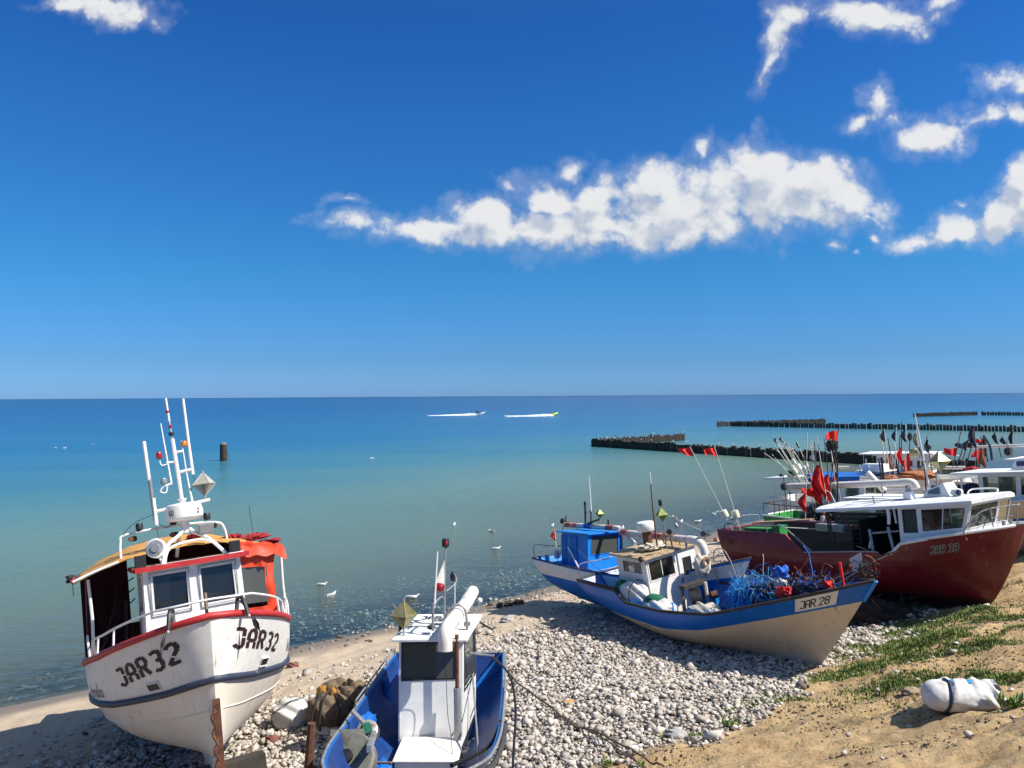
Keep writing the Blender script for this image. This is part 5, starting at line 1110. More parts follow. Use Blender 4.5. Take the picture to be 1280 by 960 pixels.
P('white_lines', b, lambda m: (m.tube(arc([(2.3, -.85, 1.25), (2.9, -.5, 1.35), (3.2, .6, 1.55)], 4), .014, 'rope_light', n=5), m.tube(arc([(2.3, -.85, 1.5), (2.9, -.5, 1.7), (3.2, .6, 1.8)], 4), .008, 'rope_light', n=5), m.tube([(1.55, -.9, 1.95), (2.15, -1.05, 1.35)], .025, 'white_metal', n=6), m.tube([(2.35, -1.1, 1.4), (2.6, -1.2, .9)], .02, 'dark_wood', n=5)))
E3 = b; bpy.context.view_layer.update()
def dan(name, label, e, base, tip, flag, fm, fl=.3, floatm='float_cream', fz=.18, group=None, pole='white_metal', r=.012, hang=False, cat='marker buoy', flr=.10):
    base, tip = Vector(base), Vector(tip); W_ = e.matrix_world if e else Matrix.Identity(4); base = W_ @ base; tip = W_ @ tip
    root = bpy.data.objects.new(name, None); COL.objects.link(root); root.location = base; tag(root, label, cat, group)
    d = tip - base; L_ = d.length; dn = d.normalized()
    P('pole', root, lambda m: m.tube([(0, 0, 0), d], r, pole, n=5))
    if fm:
        gg = random.Random(int(abs(tip.x * 997 + tip.y * 131) * 10))
        def fg(m):
            for (s0, ln, mm) in flag:
                c = d * s0; n_, k_ = 9, 6; vs = []; side = Vector((-.95, gg.uniform(-.3, .3), 0)).normalized(); p1, p2, p3 = gg.uniform(0, 6), gg.uniform(0, 6), gg.uniform(5, 9)
                for i in range(n_ + 1):
                    q = i / n_
                    for j in range(k_ + 1):
                        v = j / k_
                        if hang:
                            p = c - dn * (ln * 1.7 * q) + side * (ln * (.12 + .55 * math.sin(q * 3.0)) * (v - .12)) + Vector((0, 1, 0)) * (.07 * math.sin(v * 7 + p1 + q * 4)) + side * .03 * math.sin(q * p3 + p2)
                            if j == 0: p = c - dn * (ln * 1.7 * q)
                        else:
                            hh = ln * .8 * (1 - .55 * q * gg.uniform(.9, 1)); p = c + side * (ln * q) - dn * (hh * v + .12 * ln * q) + Vector((0, 1, 0)) * (.09 * math.sin(q * p3 + p1 + v * 1.4) * q ** .5) + dn * .05 * math.sin(q * 6 + p2) * q
                        vs.append(p)
                W_2 = k_ + 1
                m.add(vs, [(i * W_2 + j, (i + 1) * W_2 + j, (i + 1) * W_2 + j + 1, i * W_2 + j + 1) for i in range(n_) for j in range(k_)], mm or fm)
        P('flag', root, fg, smooth=True, angle=80)
    if floatm:
        P('float', root, lambda m: m.lathe([(.02, -.14), (flr * .9, -.12), (flr, 0), (flr * .9, .12), (.02, .14)], d * fz, floatm, 12, tuple(dn)), smooth=True)
    return root
dan('marker_buoy', 'small marker buoy with a furled red flag at the light blue boat\'s stern', E3, (.62, -.45, 1.25), (.50, -.45, 2.45), [(.98, .22, None)], 'red_flag', hang=True, fz=.30, floatm='white_sack')
# ---------------------------------------------------------------- red boat JAR 33
P33 = (8.155, 26.863, 1.05, R(-54.9), 0, R(-6))
b = thing('fishing_boat', 'large dark red fishing boat with a white wheelhouse and JAR 33 on the bow', 'fishing boat', P33)
ref = [(0, 1.95), (.3, 1.84), (.6, 1.78), (.8, 1.93), (1, 2.20)]
top = [(0, 1.95), (.315, 1.93), (.385, 1.40), (.60, 1.52), (.655, 1.54), (.67, 1.46), (.70, 1.50), (.725, 1.78), (.80, 1.93), (1, 2.20)]
h = Hull(8.75, 3.45, 7.25, ref, top, keel=[(0, .30), (.3, .02), (.8, 0), (1, -.18)], stern=.88, full=4.4, mid=.45, srake=.18, beamp=.7, flare=.85, fullbot=.5, bowpow=.62, wst=.6)
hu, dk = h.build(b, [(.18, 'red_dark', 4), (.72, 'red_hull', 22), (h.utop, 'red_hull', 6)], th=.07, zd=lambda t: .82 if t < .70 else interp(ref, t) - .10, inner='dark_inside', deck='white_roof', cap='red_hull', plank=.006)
h.rail(b, .03, 'red_hull', t1=.3, dz=.0, stern=True)
for sd in (-1, 1):
    P('sheer_strip', b, lambda m: m.tube([h.pt(t, h.utop(t), sd) + Vector((0, -sd * .02, .02)) for t in [lerp(.39, .66, i / 10) for i in range(11)]], .022, 'galv', n=6))
    P('step_edge', b, lambda m: m.tube([h.pt(.315, h.utop(.315), sd), h.pt(.385, h.utop(.385), sd)], .02, 'red_rail', n=5))
P('fore_deck_edge', b, lambda m: [m.tube([h.pt(t, h.utop(t), sd) + Vector((0, -sd * .03, .03)) for t in [lerp(.74, .985, i / 16) for i in range(17)]], .045, 'white_clean', n=8) for sd in (-1, 1)], smooth=True)
P('step_trim', b, lambda m: [m.tube([h.pt(t, h.utop(t), sd) + Vector((0, 0, .01)) for t in (.70, .71, .725, .75, .78, .80)], .04, 'white_clean', n=6) for sd in (-1, 1)], smooth=True)
def f33(a, bb, l):
    t = .812 + a / 8.75; z = interp(ref, t) - .42 + bb; u = h.uz(t, z); return h.pt(t, u, -1) + h.nrm(t, u, -1) * (.010 + l)
glyphs('JAR 33', .20, f33, 'letter_white', .62, .24, False, .62).build('lettering_outline', hu)
glyphs('JAR 33', .20, lambda a, bb, l: f33(a, bb, l + .006), 'letter_black', .68, .14, False, .62).build('registration_letters', hu)
glyphs('JAR', .14, lambda a, bb, l: h.pt(.045 + a / 8.75, h.uz(.05, 1.52 + bb), -1) + Vector((0, -.012 - l, 0)), 'red_dark', .6, .16).build('old_lettering', hu)
P('keel', b, lambda m: (m.box((4.0, 0, -.12), (6.4, .16, .3), 'red_dark'), m.box((5.0, -.2, -.30), (.5, .5, .3), 'dark_wood'), m.tube([(7.25, 0, .05), (7.45, .1, -.35)], .05, 'rust', n=6)))
# wheelhouse: closed forward part with the folded windscreen, open aft part under the long roof
zb_, zt = 1.62, 2.78
ys, yf = 1.30, 1.18
SB = [(6.10, -ys, .90), (7.86, -yf, 2.08), (8.02, 0, 2.22), (7.86, yf, 2.08), (6.10, ys, .90)]
def W(i_): return
wb = [(6.72, -ys, 2.00), (7.80, -yf, 2.14), (8.02, 0, 2.22), (7.80, yf, 2.14), (6.72, ys, 2.00)]
wt = [(6.72, -ys + .03, 2.74), (7.98, -yf + .03, 2.80), (8.20, 0, 2.86), (7.98, yf - .03, 2.80), (6.72, ys - .03, 2.74)]
mb = MB(); walls = []
cen = Vector((7.0, 0, 2.3))
for i in range(4):
    a, c2, d2, e2 = wb[i], wb[i + 1], wt[i + 1], wt[i]
    hs = [(.04, .12, .93, .90)] if i in (0, 3) else [(.05, .06, .95, .94)]
    inw = cen - (Vector(a) + Vector(c2)) / 2; f, n = wall(mb, a, c2, d2, e2, hs, 'white_clean', .035, inward=inw); walls.append((i, f, n, hs[0]))
for sd in (-1, 1):   # door panel
    f, n = wall(mb, (6.13, sd * ys, 1.62), (6.72, sd * ys, 1.66), (6.72, sd * (ys - .03), 2.74), (6.13, sd * (ys - .03), 2.71), [(.24, .40, .82, .93)], 'white_clean', .035, inward=(0, -sd, 0)); walls.append((9, f, n, (.24, .40, .82, .93)))
    mb.add([(6.72, sd * ys, 1.66), (7.80, sd * yf, 1.95), (7.80, sd * yf, 2.14), (6.72, sd * ys, 2.00)], [(0, 1, 2, 3)], 'white_clean')
mb.add([(7.80, -yf, 2.14), (8.02, 0, 2.22), (7.80, yf, 2.14), (7.80, yf, 1.9), (8.02, 0, 1.95), (7.80, -yf, 1.9)], [(0, 1, 4, 5), (1, 2, 3, 4)], 'white_clean')
wh = mb.build('wheelhouse', b)
for (i, f, n, hh) in walls: window(wh, f, n, hh, 'black' if i == 9 else 'white_metal', 'glass_clear', fr=.022, mull=1 if i in (0, 3) else 0)
def roof33(m):
    T = [(3.70, -1.42, 2.66), (6.1, -1.44, 2.78), (8.05, -1.22, 2.90), (8.36, 0, 2.97), (8.05, 1.22, 2.90), (6.1, 1.44, 2.78), (3.70, 1.42, 2.66), (3.62, 0, 2.70)]
    T2 = [(x, y * .82, z + .07) for x, y, z in T]; Bm = [(x, y, z - .09) for x, y, z in T]; n = 8
    m.add(T + T2 + Bm, [tuple(range(8, 16))] + [(i, (i + 1) % n, 8 + (i + 1) % n, 8 + i) for i in range(n)] + [(16 + i, 16 + (i + 1) % n, (i + 1) % n, i) for i in range(n)] + [tuple(range(23, 15, -1))], 'white_roof')
P('roof', b, roof33, bevel=.01)
P('roof_hatch', b, lambda m: (m.add([(6.35, -.30, 2.92), (7.10, -.34, 2.95), (7.10, .30, 2.95), (6.35, .30, 2.92), (6.42, -.26, 3.10), (6.95, -.30, 3.30), (6.95, .26, 3.30), (6.42, .26, 3.10)], [(0, 1, 5, 4), (1, 2, 6, 5), (2, 3, 7, 6), (3, 0, 4, 7), (4, 5, 6, 7)], 'white_clean'), m.add([(6.50, -.335, 3.0), (6.86, -.35, 3.0), (6.84, -.335, 3.20), (6.52, -.31, 3.09)], [(0, 1, 2, 3)], 'glass'), m.box((6.1, -.55, 3.0), (.22, .22, .20), 'white_roof'), m.tube([(6.1, -.55, 3.1), (6.1, -.55, 3.28)], .07, 'galv', n=10), m.blob((7.3, -.35, 3.05), (.16, .14, .11), 'white_clean', 3, .1, 12), m.blob((7.42, -.5, 3.06), (.07, .06, .08), 'navy', 3, .1, 8), m.tube(arc([(7.5, -.2, 3.0), (7.5, .1, 3.1), (8.0, .3, 3.1), (8.1, .1, 3.02)], 4), .02, 'white_metal', n=6)))
P('roof_cables', b, lambda m: [m.tube(arc([(4.6 + .4 * k, -.9 + .2 * k, 2.83 + .02 * k), (5.3, -.7 + .1 * k, 2.86), (6.2, -.4, 2.9)], 4), .012, 'galv', n=4) for k in range(3)] + [m.tube([(5.45, -1.2, 2.80), (5.43, -1.22, 3.02)], .02, 'galv', n=5)])
P('mast', b, lambda m: (m.tube([(6.30, 0, 2.9), (6.35, 0, 3.9), (6.24, 0, 4.3)], .022, 'rust', n=6), m.tube([(6.60, .05, 2.9), (6.62, .05, 3.6)], .03, 'galv', n=6), m.tube([(6.3, 0, 3.25), (6.62, .05, 3.3)], .018, 'galv', n=6), m.tube([(6.28, 0, 3.05), (6.62, .05, 3.08)], .018, 'galv', n=6)), smooth=True)
rodpart('whip_antenna', b, [(6.4, 0, 3.2), (6.32, 0, 4.2), (6.24, 0, 5.27)], [.026, .024, .012], 'white_metal')
reflector(b, (6.75, .05, 3.88), .29, 'reflector', .06)
P('small_reflector', b, lambda m: (m.blob((6.1, 0, 4.15), (.12, .12, .14), 'reflector', 3, .1, 4), m.blob((6.52, 0, 4.28), (.07, .07, .08), 'black', 3, .1, 6), m.blob((6.2, 0, 3.75), (.06, .06, .06), 'black', 3, .1, 6), m.blob((6.0, .05, 4.6), (.06, .06, .12), 'net_dark', 3, .3, 6)))
P('bow_rail', b, lambda m: (m.tube(arc([(7.75, -1.25, 2.02), (7.9, -1.22, 2.30), (8.15, -.9, 2.62), (8.5, -.30, 2.70), (8.62, 0, 2.70), (8.5, .3, 2.70), (8.1, .9, 2.62)], 4), .016, 'galv', n=6), m.tube([(8.2, -.55, 2.1), (8.15, -.5, 2.68)], .016, 'galv', n=6), m.tube([(8.58, -.1, 2.18), (8.6, -.05, 2.70)], .016, 'galv', n=6), m.tube([(8.15, -.5, 2.4), (8.6, -.05, 2.45)], .012, 'galv', n=6), m.tube([(8.05, -.85, 2.1), (8.3, -.75, 2.75)], .01, 'black', n=4)), smooth=True)
P('bollard', b, lambda m: (m.tube([(8.3, -.2, 2.1), (8.3, -.2, 2.3)], .05, 'galv', n=8), m.tube([(8.3, .2, 2.1), (8.3, .2, 2.3)], .05, 'galv', n=8)))
# open aft structure
P('roof_post', b, lambda m: m.tube([(4.05, -1.32, 2.65), (4.25, -1.45, 1.35)], .028, 'dark_wood', n=6)); P('roof_post', b, lambda m: m.tube([(3.9, -1.2, 2.65), (4.05, -1.3, 1.6)], .026, 'dark_wood', n=6)); P('roof_post', b, lambda m: m.tube([(4.0, 1.3, 2.65), (4.0, 1.4, 1.3)], .03, 'dark_wood', n=6))
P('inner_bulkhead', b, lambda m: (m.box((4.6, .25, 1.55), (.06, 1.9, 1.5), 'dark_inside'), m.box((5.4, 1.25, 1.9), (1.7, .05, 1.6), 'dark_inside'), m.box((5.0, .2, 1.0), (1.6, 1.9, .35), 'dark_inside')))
P('wooden_screen', b, lambda m: [m.box((3.45, 1.35, 1.42 + .14 * k), (1.9, .05, .12), 'dark_wood', (0, 0, .02)) for k in range(7)] + [m.box((4.15, .4, 1.2 + .14 * k), (.05, 1.6, .12), 'dark_wood') for k in range(6)])
P('metal_tank', b, lambda m: m.box((2.95, .45, 1.92), (1.0, .28, .22), 'galv', (0, .03, 0)), bevel=.02)
P('gallows', b, lambda m: (m.tube([(5.32, -1.38, 2.12), (5.45, -1.50, 1.42)], .042, 'galv', n=6), m.tube([(5.86, -1.36, 2.20), (6.02, -1.46, 1.46)], .042, 'galv', n=6), m.tube([(5.4, -1.38, 2.02), (6.05, -1.2, 2.08)], .03, 'galv', n=6), m.tube([(5.36, -1.42, 1.85), (5.30, -1.45, 1.6)], .03, 'white_metal', n=6), m.tube([(5.3, -1.5, 1.2), (5.9, -1.45, 1.55)], .02, 'rope_light', n=5)), smooth=True)
P('hanging_fender', b, lambda m: (m.tube(arc([(5.92, -1.40, 2.72), (5.95, -1.42, 2.52), (5.93, -1.42, 2.28)], 3), .045, 'white_clean', n=8), m.tube([(6.05, -1.32, 2.7), (6.08, -1.32, 2.3)], .025, 'white_clean', n=6)), smooth=True)
P('guard_rail', b, lambda m: (m.tube(arc([(1.55, -1.50, 2.15), (2.3, -1.55, 2.16), (2.62, -1.55, 2.14), (3.55, -1.60, 1.45)], 4), .022, 'galv', n=6), m.tube([(2.0, -1.53, 1.92), (2.0, -1.53, 2.15)], .016, 'galv', n=5), m.tube([(3.0, -1.57, 1.85), (3.1, -1.50, 1.80)], .012, 'galv', n=5), m.tube([(2.6, -1.4, 2.1), (3.3, -.9, 2.02)], .02, 'rope_light', n=5)), smooth=True)
P('stern_rail', b, lambda m: (m.tube(arc([(.15, -1.3, 1.95), (.15, -1.28, 2.12), (.6, -1.38, 2.15), (.7, -1.4, 1.97)], 3), .014, 'net_dark', n=5), m.tube(arc([(.12, -.6, 1.95), (.12, -.6, 2.28), (.12, .5, 2.28), (.12, .5, 1.95)], 3), .014, 'galv', n=5)))
P('clutter', b, lambda m: (m.blob((5.6, 1.0, 1.4), (.7, .3, .35), 'net_dark', 3, .3, 12), m.blob((6.15, -.6, 2.25), (.14, .5, .13), 'wood', 6, .3, 10), m.box((5.9, .5, 2.2), (.4, .3, .45), 'galv')))
E33 = b; bpy.context.view_layer.update()
fb = item('fish_boxes', 'row of bright green plastic crates at the stern of the red boat', 'crates', E33, lambda m: None if False else m.box((1.12, -1.05, 1.98), (.30, .34, .24), 'green_paint'), smooth=False)
COL.objects.unlink(fb); bpy.data.objects.remove(fb)
for k, x in enumerate((1.15, 1.50, 1.85, 2.18)):
    o = item('fish_crate', ['green plastic crate nearest the stern corner of the red boat', 'second green plastic crate from the stern of the red boat', 'third green plastic crate from the stern of the red boat', 'taller green plastic crate at the forward end of the row on the red boat'][k], 'crate', E33,
        lambda m: [m.box((x, -1.15, 1.86 + (.05 if k == 3 else 0)), (.03 if q else .30, .36, .30 + (.10 if k == 3 else 0)), 'green_paint') for q in (0,)] + [m.box((x, -1.15, 2.02 + (.10 if k == 3 else 0)), (.33, .40, .03), 'green_paint'), m.box((x + .14, -1.34, 1.90), (.03, .02, .28), 'green_paint'), m.box((x - .14, -1.34, 1.90), (.03, .02, .28), 'green_paint')], 'green crates on the red boat', smooth=False)
item('wooden_board', 'weathered wooden board lying across the crates at the stern of the red boat', 'board', E33, lambda m: m.box((1.7, -.30, 2.17), (1.9, .42, .035), 'wood', (0, -.05, .25)), smooth=False)

# ---------------------------------------------------------------- boats further along the beach
def back_boat(label, pose, L, B, zs, bands, cab, roofm='white_roof', inner='white_paint', extras=None, text=None):
    e = thing('fishing_boat', label, 'fishing boat', pose)
    ref = [(0, zs[0]), (.35, zs[1]), (.7, zs[2]), (1, zs[3])]
    h = Hull(L, B, L * .83, ref, stern=.86, full=2.3, mid=.45, srake=.3, beamp=.85, flare=1.0)
    hu, dk = h.build(e, [(lambda t, f=f: f if f < 1 else h.utop(t), m_, 6) for f, m_ in bands], zd=lambda t: interp(ref, t) - .55 if t < .72 else interp(ref, t) - .12, inner=inner, deck=inner, cap='white_clean')
    h.rail(e, .03, 'white_clean', dz=.01)
    if cab:
        x0, x1, hw, zb, zt, wn = cab
        cb_ = [(x0, -hw, zb), (x1, -hw, zb), (x1, hw, zb), (x0, hw, zb)]; ct_ = [(x0, -hw, zt), (x1 + .12, -hw, zt), (x1 + .12, hw, zt), (x0, hw, zt)]
        cabin(e, cb_, ct_, {0: wn, 1: [(.06, .40, .94, .92)], 2: [(.3, .4, .9, .9)], 3: [(.3, .1, .7, .9)]}, 'white_clean', 'white_metal', 'glass_clear', mulls={(1, 0): 1}, nopane=((3, 0),))
        P('roof', e, lambda m: m.slab([(x0 - .9, -hw - .15, zt + .06), (x1 + .35, -hw - .1, zt + .10), (x1 + .35, hw + .1, zt + .10), (x0 - .9, hw + .15, zt + .06)], .07, roofm), bevel=.015)
    if text:
        tx, t0, dz, hgt = text
        glyphs(tx, hgt, lambda a, bb, l: (lambda t: h.pt(t, h.uz(t, interp(ref, t) - dz + bb), -1) + h.nrm(t, .8, -1) * (.01 + l))(t0 + a / L), 'letter_black', .68, .18).build('registration_letters', hu)
    if extras: extras(e, h)
    bpy.context.view_layer.update(); return e
def exA(e, h):
    P('roof_hatch', e, lambda m: (m.add([(5.75, -.3, 2.95), (6.6, -.3, 2.97), (6.6, .3, 2.97), (5.75, .3, 2.95), (5.95, -.26, 3.32), (6.3, -.26, 3.34), (6.3, .26, 3.34), (5.95, .26, 3.32)], [(0, 1, 5, 4), (1, 2, 6, 5), (2, 3, 7, 6), (3, 0, 4, 7), (4, 5, 6, 7)], 'white_clean'), m.box((6.1, -.30, 3.14), (.28, .06, .16), 'navy')))
    P('equipment', e, lambda m: (m.blob((7.0, .1, 3.05), (.25, .2, .12), 'white_clean', 3, .2, 10), m.box((4.4, -1.1, 1.9), (.05, .05, 1.6), 'white_metal')))
    P('blue_panel', e, lambda m: m.box((6.0, 1.05, 2.1), (1.2, .03, .35), 'navy'))
    P('deck_gear', e, lambda m: (m.blob((3.6, 0, 1.9), (1.0, .8, .5), 'net_dark', 5, .3, 14), tangle(m, (3.6, 0, 1.9), (1.1, .8, .6), 40, ['net_dark', 'net_dark', 'net_blue'], 3, r=.012)))
EA = back_boat('beige and blue fishing boat with a white wheelhouse, behind the red boat\'s bow', (14.55, 32.3, 1.35, R(-53), 0, R(-5)), 9.3, 3.2, (1.75, 1.75, 1.95, 2.4), [(.12, 'cream_hull'), (.42, 'cream_hull'), (.68, 'mid_blue'), (2, 'cream_hull')],
    (5.0, 7.3, 1.15, 1.6, 2.84, [(.06, .42, .5, .93), (.56, .42, .96, .93)]), extras=exA, text=('JAR', .90, .42, .22))
def exB(e, h):
    P('net_pipe', e, lambda m: (m.tube([(.6, -.3, 2.72), (2.4, -.15, 2.78), (5.2, .1, 2.92)], .13, 'pipe_white', n=14), m.tube([(.6, -.3, 2.72), (1.9, -.19, 2.77)], .134, 'pipe_pvc', n=14), m.tube(arc([(5.1, .1, 2.92), (5.5, .13, 2.92), (5.62, .14, 2.7)], 5), .14, 'pipe_white', n=14), m.tube([(.5, -.3, 2.72), (.7, -.3, 2.73)], .15, 'dark_wood', n=12)), smooth=True)
    P('pipe_frame', e, lambda m: [m.tube([(x, -.3, 1.2), (x, -.3, 2.9)], .022, 'galv', n=6) for x in (.8, 2.2, 2.6, 4.6)] + [m.tube(arc([(2.2, -.9, 1.6), (2.2, -.9, 2.5), (2.9, -.9, 2.6), (3.2, -.9, 1.6)], 3), .02, 'white_metal', n=6)])
    P('stern_rail', e, lambda m: (m.tube([(.05, -1.05, 2.1), (.05, .9, 2.1)], .018, 'dark_wood', n=6), m.tube([(.05, -1.05, 2.1), (1.9, -1.15, 2.02)], .018, 'dark_wood', n=6), [m.tube([p, (p[0], p[1], 1.6)], .016, 'dark_wood', n=5) for p in ((.05, -1.05, 2.1), (.05, -.3, 2.1), (.05, .4, 2.1), (.8, -1.1, 2.06), (1.6, -1.13, 2.03))]))
    P('lamp_post', e, lambda m: (m.tube([(.75, -.5, 1.6), (.7, -.5, 3.2)], .015, 'dark_wood', n=5), m.blob((.6, -.5, 3.2), (.08, .08, .07), 'navy', 2, .2, 6)))
    P('green_nets', e, lambda m: (m.blob((2.2, -.5, 1.65), (.7, .5, .45), 'net_dark', 3, .25, 12), tangle(m, (2.2, -.5, 1.6), (.8, .55, .6), 90, ['net_dark', 'green_net', 'galv'], 4, r=.008)))
EB = back_boat('navy fishing boat with green bulwarks and a long white pipe, behind the red boat', (11.0, 32.3, 1.0, R(-52), 0, R(-4)), 7.4, 2.5, (1.62, 1.5, 1.6, 1.9), [(.12, 'navy'), (.84, 'navy'), (2, 'green_paint')],
    (4.3, 5.6, .8, 1.2, 2.35, [(.2, .4, .8, .9)]), inner='green_paint', extras=exB)
def exC(e, h):
    P('blue_tarp', e, lambda m: m.add([(1.9, -.9, 2.72), (3.0, -1.0, 2.60), (4.6, -1.0, 2.70), (4.7, .9, 2.72), (1.9, .9, 2.72), (1.9, -1.02, 2.42), (3.2, -1.06, 2.34), (4.6, -1.06, 2.40)], [(0, 1, 2, 3, 4), (5, 6, 1, 0), (6, 7, 2, 1)], 'mid_blue'))
    P('aft_platform', e, lambda m: (m.slab([(-.2, -1.0, 2.5), (2.2, -1.0, 2.62), (2.2, 1.0, 2.62), (-.2, 1.0, 2.5)], .1, 'white_roof'), [m.tube([(x, -.9, 1.2), (x, -.9, 2.5)], .025, 'white_metal', n=5) for x in (.3, 1.4)]))
    P('exhaust_pipe', e, lambda m: m.tube([(4.9, -.9, 2.85), (5.6, -.9, 2.1)], .13, 'pipe_white', n=12), smooth=True)
    P('blue_fish_bin', e, lambda m: m.box((4.4, .7, 2.95), (.9, .6, .35), 'white_roof'))
    P('dark_posts', e, lambda m: (m.tube([(5.6, -.9, 1.8), (5.55, -.9, 3.5)], .045, 'black', n=6), m.tube([(4.9, .2, 2.4), (4.85, .2, 3.3)], .03, 'black', n=6), m.blob((4.85, .2, 3.35), (.06, .1, .07), 'navy', 3, .2, 6), m.tube([(3.9, .3, 2.6), (3.9, .3, 3.1)], .03, 'white_metal', n=5), m.tube([(4.3, .3, 2.6), (4.3, .3, 3.1)], .03, 'white_metal', n=5)))
    P('deck_lockers', e, lambda m: (m.box((3.0, -.6, 1.9), (.6, .5, .7), 'white_clean'), m.box((2.3, -.5, 1.9), (.35, .4, .4), 'black'), m.box((4.1, -.6, 1.95), (.45, .4, .5), 'white_paint')))
EC = back_boat('white fishing boat with a blue tarpaulin over its roof, beyond the navy and green boat', (12.9, 37.6, 1.05, R(-53), 0, R(-3)), 8.4, 2.8, (1.55, 1.45, 1.6, 2.0), [(.3, 'navy'), (.84, 'white_paint'), (2, 'white_paint')],
    (2.6, 4.6, .9, 1.2, 2.3, [(.1, .4, .4, .9), (.6, .4, .9, .9)]), extras=exC)
def exD(e, h):
    P('mast', e, lambda m: (m.tube([(4.0, 0, 2.8), (4.0, 0, 3.6)], .03, 'galv', n=5), m.tube([(2.0, -.8, 1.6), (2.0, -.8, 2.5)], .04, 'white_metal', n=5)))
    P('side_pipe', e, lambda m: m.tube([(.4, -.9, 1.98), (7.0, -1.0, 2.1)], .09, 'pipe_white', n=10), smooth=True)
ED = back_boat('white fishing boat with a pale grey cabin, farthest in the row below the groyne', (19.3, 46.8, 1.2, R(-40), 0, R(-2)), 9.5, 2.9, (1.45, 1.4, 1.5, 1.9), [(.3, 'navy'), (.7, 'white_paint'), (2, 'white_paint')],
    (2.6, 5.2, 1.0, 1.2, 2.75, [(.08, .35, .26, .8), (.5, .35, .7, .8), (.78, .35, .95, .8)]), extras=exD)
def exE(e, h):
    P('pipe', e, lambda m: m.tube([(.2, .2, 3.3), (5.0, .2, 3.45)], .07, 'pipe_white', n=10), smooth=True)
    P('bent_post', e, lambda m: (m.tube(arc([(1.5, -.3, 2.7), (1.45, -.3, 3.4), (1.2, -.3, 3.9)], 3), .06, 'navy', n=6), m.blob((2.1, 0, 3.1), (.14, .14, .2), 'net_dark', 3, .3, 8), m.tube([(2.1, 0, 2.7), (2.1, 0, 3.7)], .02, 'galv', n=5)))
EE = back_boat('white fishing boat with a flat white roof at the right edge, beyond the beige boat', (22.3, 38.8, 1.5, R(-50), 0, R(-3)), 9.0, 3.0, (1.7, 1.65, 1.8, 2.2), [(.3, 'navy'), (.75, 'white_paint'), (2, 'white_paint')],
    (3.2, 6.0, 1.1, 1.4, 2.75, [(.1, .4, .5, .9)]), extras=exE)
def exF(e, h):
    P('blue_canopy', e, lambda m: (m.box((4.2, 0, 2.5), (1.4, 1.6, .06), 'white_clean'), m.box((4.2, 0, 2.36), (1.3, 1.5, .2), 'navy')))
EF = back_boat('small dark boat with a navy canopy between the tarpaulin boat and the groyne', (15.5, 42.5, 1.0, R(-48), 0, R(-2)), 7.5, 2.5, (1.5, 1.4, 1.5, 1.8), [(.5, 'navy'), (.8, 'navy'), (2, 'white_paint')], None, extras=exF)

# flags, dan buoys and floats
dan('flag_buoy', 'taller leaning marker buoy with a larger red flag, at the red boat\'s stern corner', E33, (.35, -1.15, 1.9), (-.35, -2.1, 4.78), [(.985, .42, None)], 'red_flag', fz=.20, r=.013, pole='rope_light', flr=.13)
dan('flag_buoy', 'marker buoy with a smaller red flag, right of its leaning twin at the red stern', E33, (.50, -.95, 1.9), (.02, -1.30, 4.72), [(.985, .40, None)], 'red_flag', fz=.19, r=.013, pole='rope_light', flr=.13)
bpy.context.view_layer.update()
G1 = 'marker buoys stacked on the deck behind the red boat'
def ptY(px, py, Y):                  # place by sight line at distance Y (used once for layout)
    dx, dy = px - 640, py - 480; cr, sr = math.cos(R(.36)), math.sin(R(.36)); X_ = dx * cr - dy * sr; Y_ = dx * sr + dy * cr
    cp, sp = math.cos(R(.865)), math.sin(R(.865)); d = Vector((X_, 980 * cp + Y_ * sp, 980 * sp - Y_ * cp)); d /= d.y
    return Vector((0, 0, CAM_H)) + d * Y
def dpx(base, tip, Y0, Y1, label, flagm=None, fl=.3, group=G1, hang=False, floatm='float_cream', fz=.3, pole='rope_light', r=.016, frac=.98, name='marker_buoy', flr=.10):
    return dan(name, label, None, ptY(*base, Y0), ptY(*tip, Y1), [(frac, fl, None)], flagm, hang=hang, floatm=floatm, fz=fz, group=group, pole=pole, r=r, flr=flr)
shared = 'thin marker buoy with a bare pole leaning left, in the bunch behind the red boat'
for k, (bx, by, tx, ty) in enumerate([(1002, 604, 967, 546), (1004, 604, 971, 551), (1007, 604, 975, 545), (1000, 602, 969, 558), (1009, 602, 980, 552), (1012, 606, 985, 556), (996, 604, 965, 568), (1015, 600, 990, 560), (1018, 604, 996, 552)]):
    dpx((bx, by), (tx, ty), 33.0 + .1 * k, 33.6 + .1 * k, 'thin pale marker pole, %s from the left in the leaning bunch behind the red boat' % ('second', 'fourth', 'fifth', 'third', 'sixth', 'seventh', 'first', 'eighth', 'ninth')[k], 'net_white' if k % 2 else 'darkflag', .16, hang=True, fz=.25 + .1 * (k % 3), floatm='white_sack' if k % 3 else 'float_cream', flr=.07 if k % 3 else .13)
dpx((1008, 604), (955, 566), 33, 33.5, 'long marker pole leaning far left out of the bunch behind the red boat', 'darkflag', .25, frac=.42, hang=True, group=None, floatm=None)
dpx((1006, 680), (1009, 540), 29.5, 29.8, 'upright marker pole with a long furled red flag hanging low, left in the bunch', 'red_flag', .42, frac=.45, hang=True, group=None, fz=.16, floatm=None)
dpx((1025, 690), (1048, 536), 29.2, 29.8, 'marker buoy with a wide red flag at its tip, highest of the bunch', 'red_flag', .52, frac=.985, group=None, pole='net_dark', fz=.08)
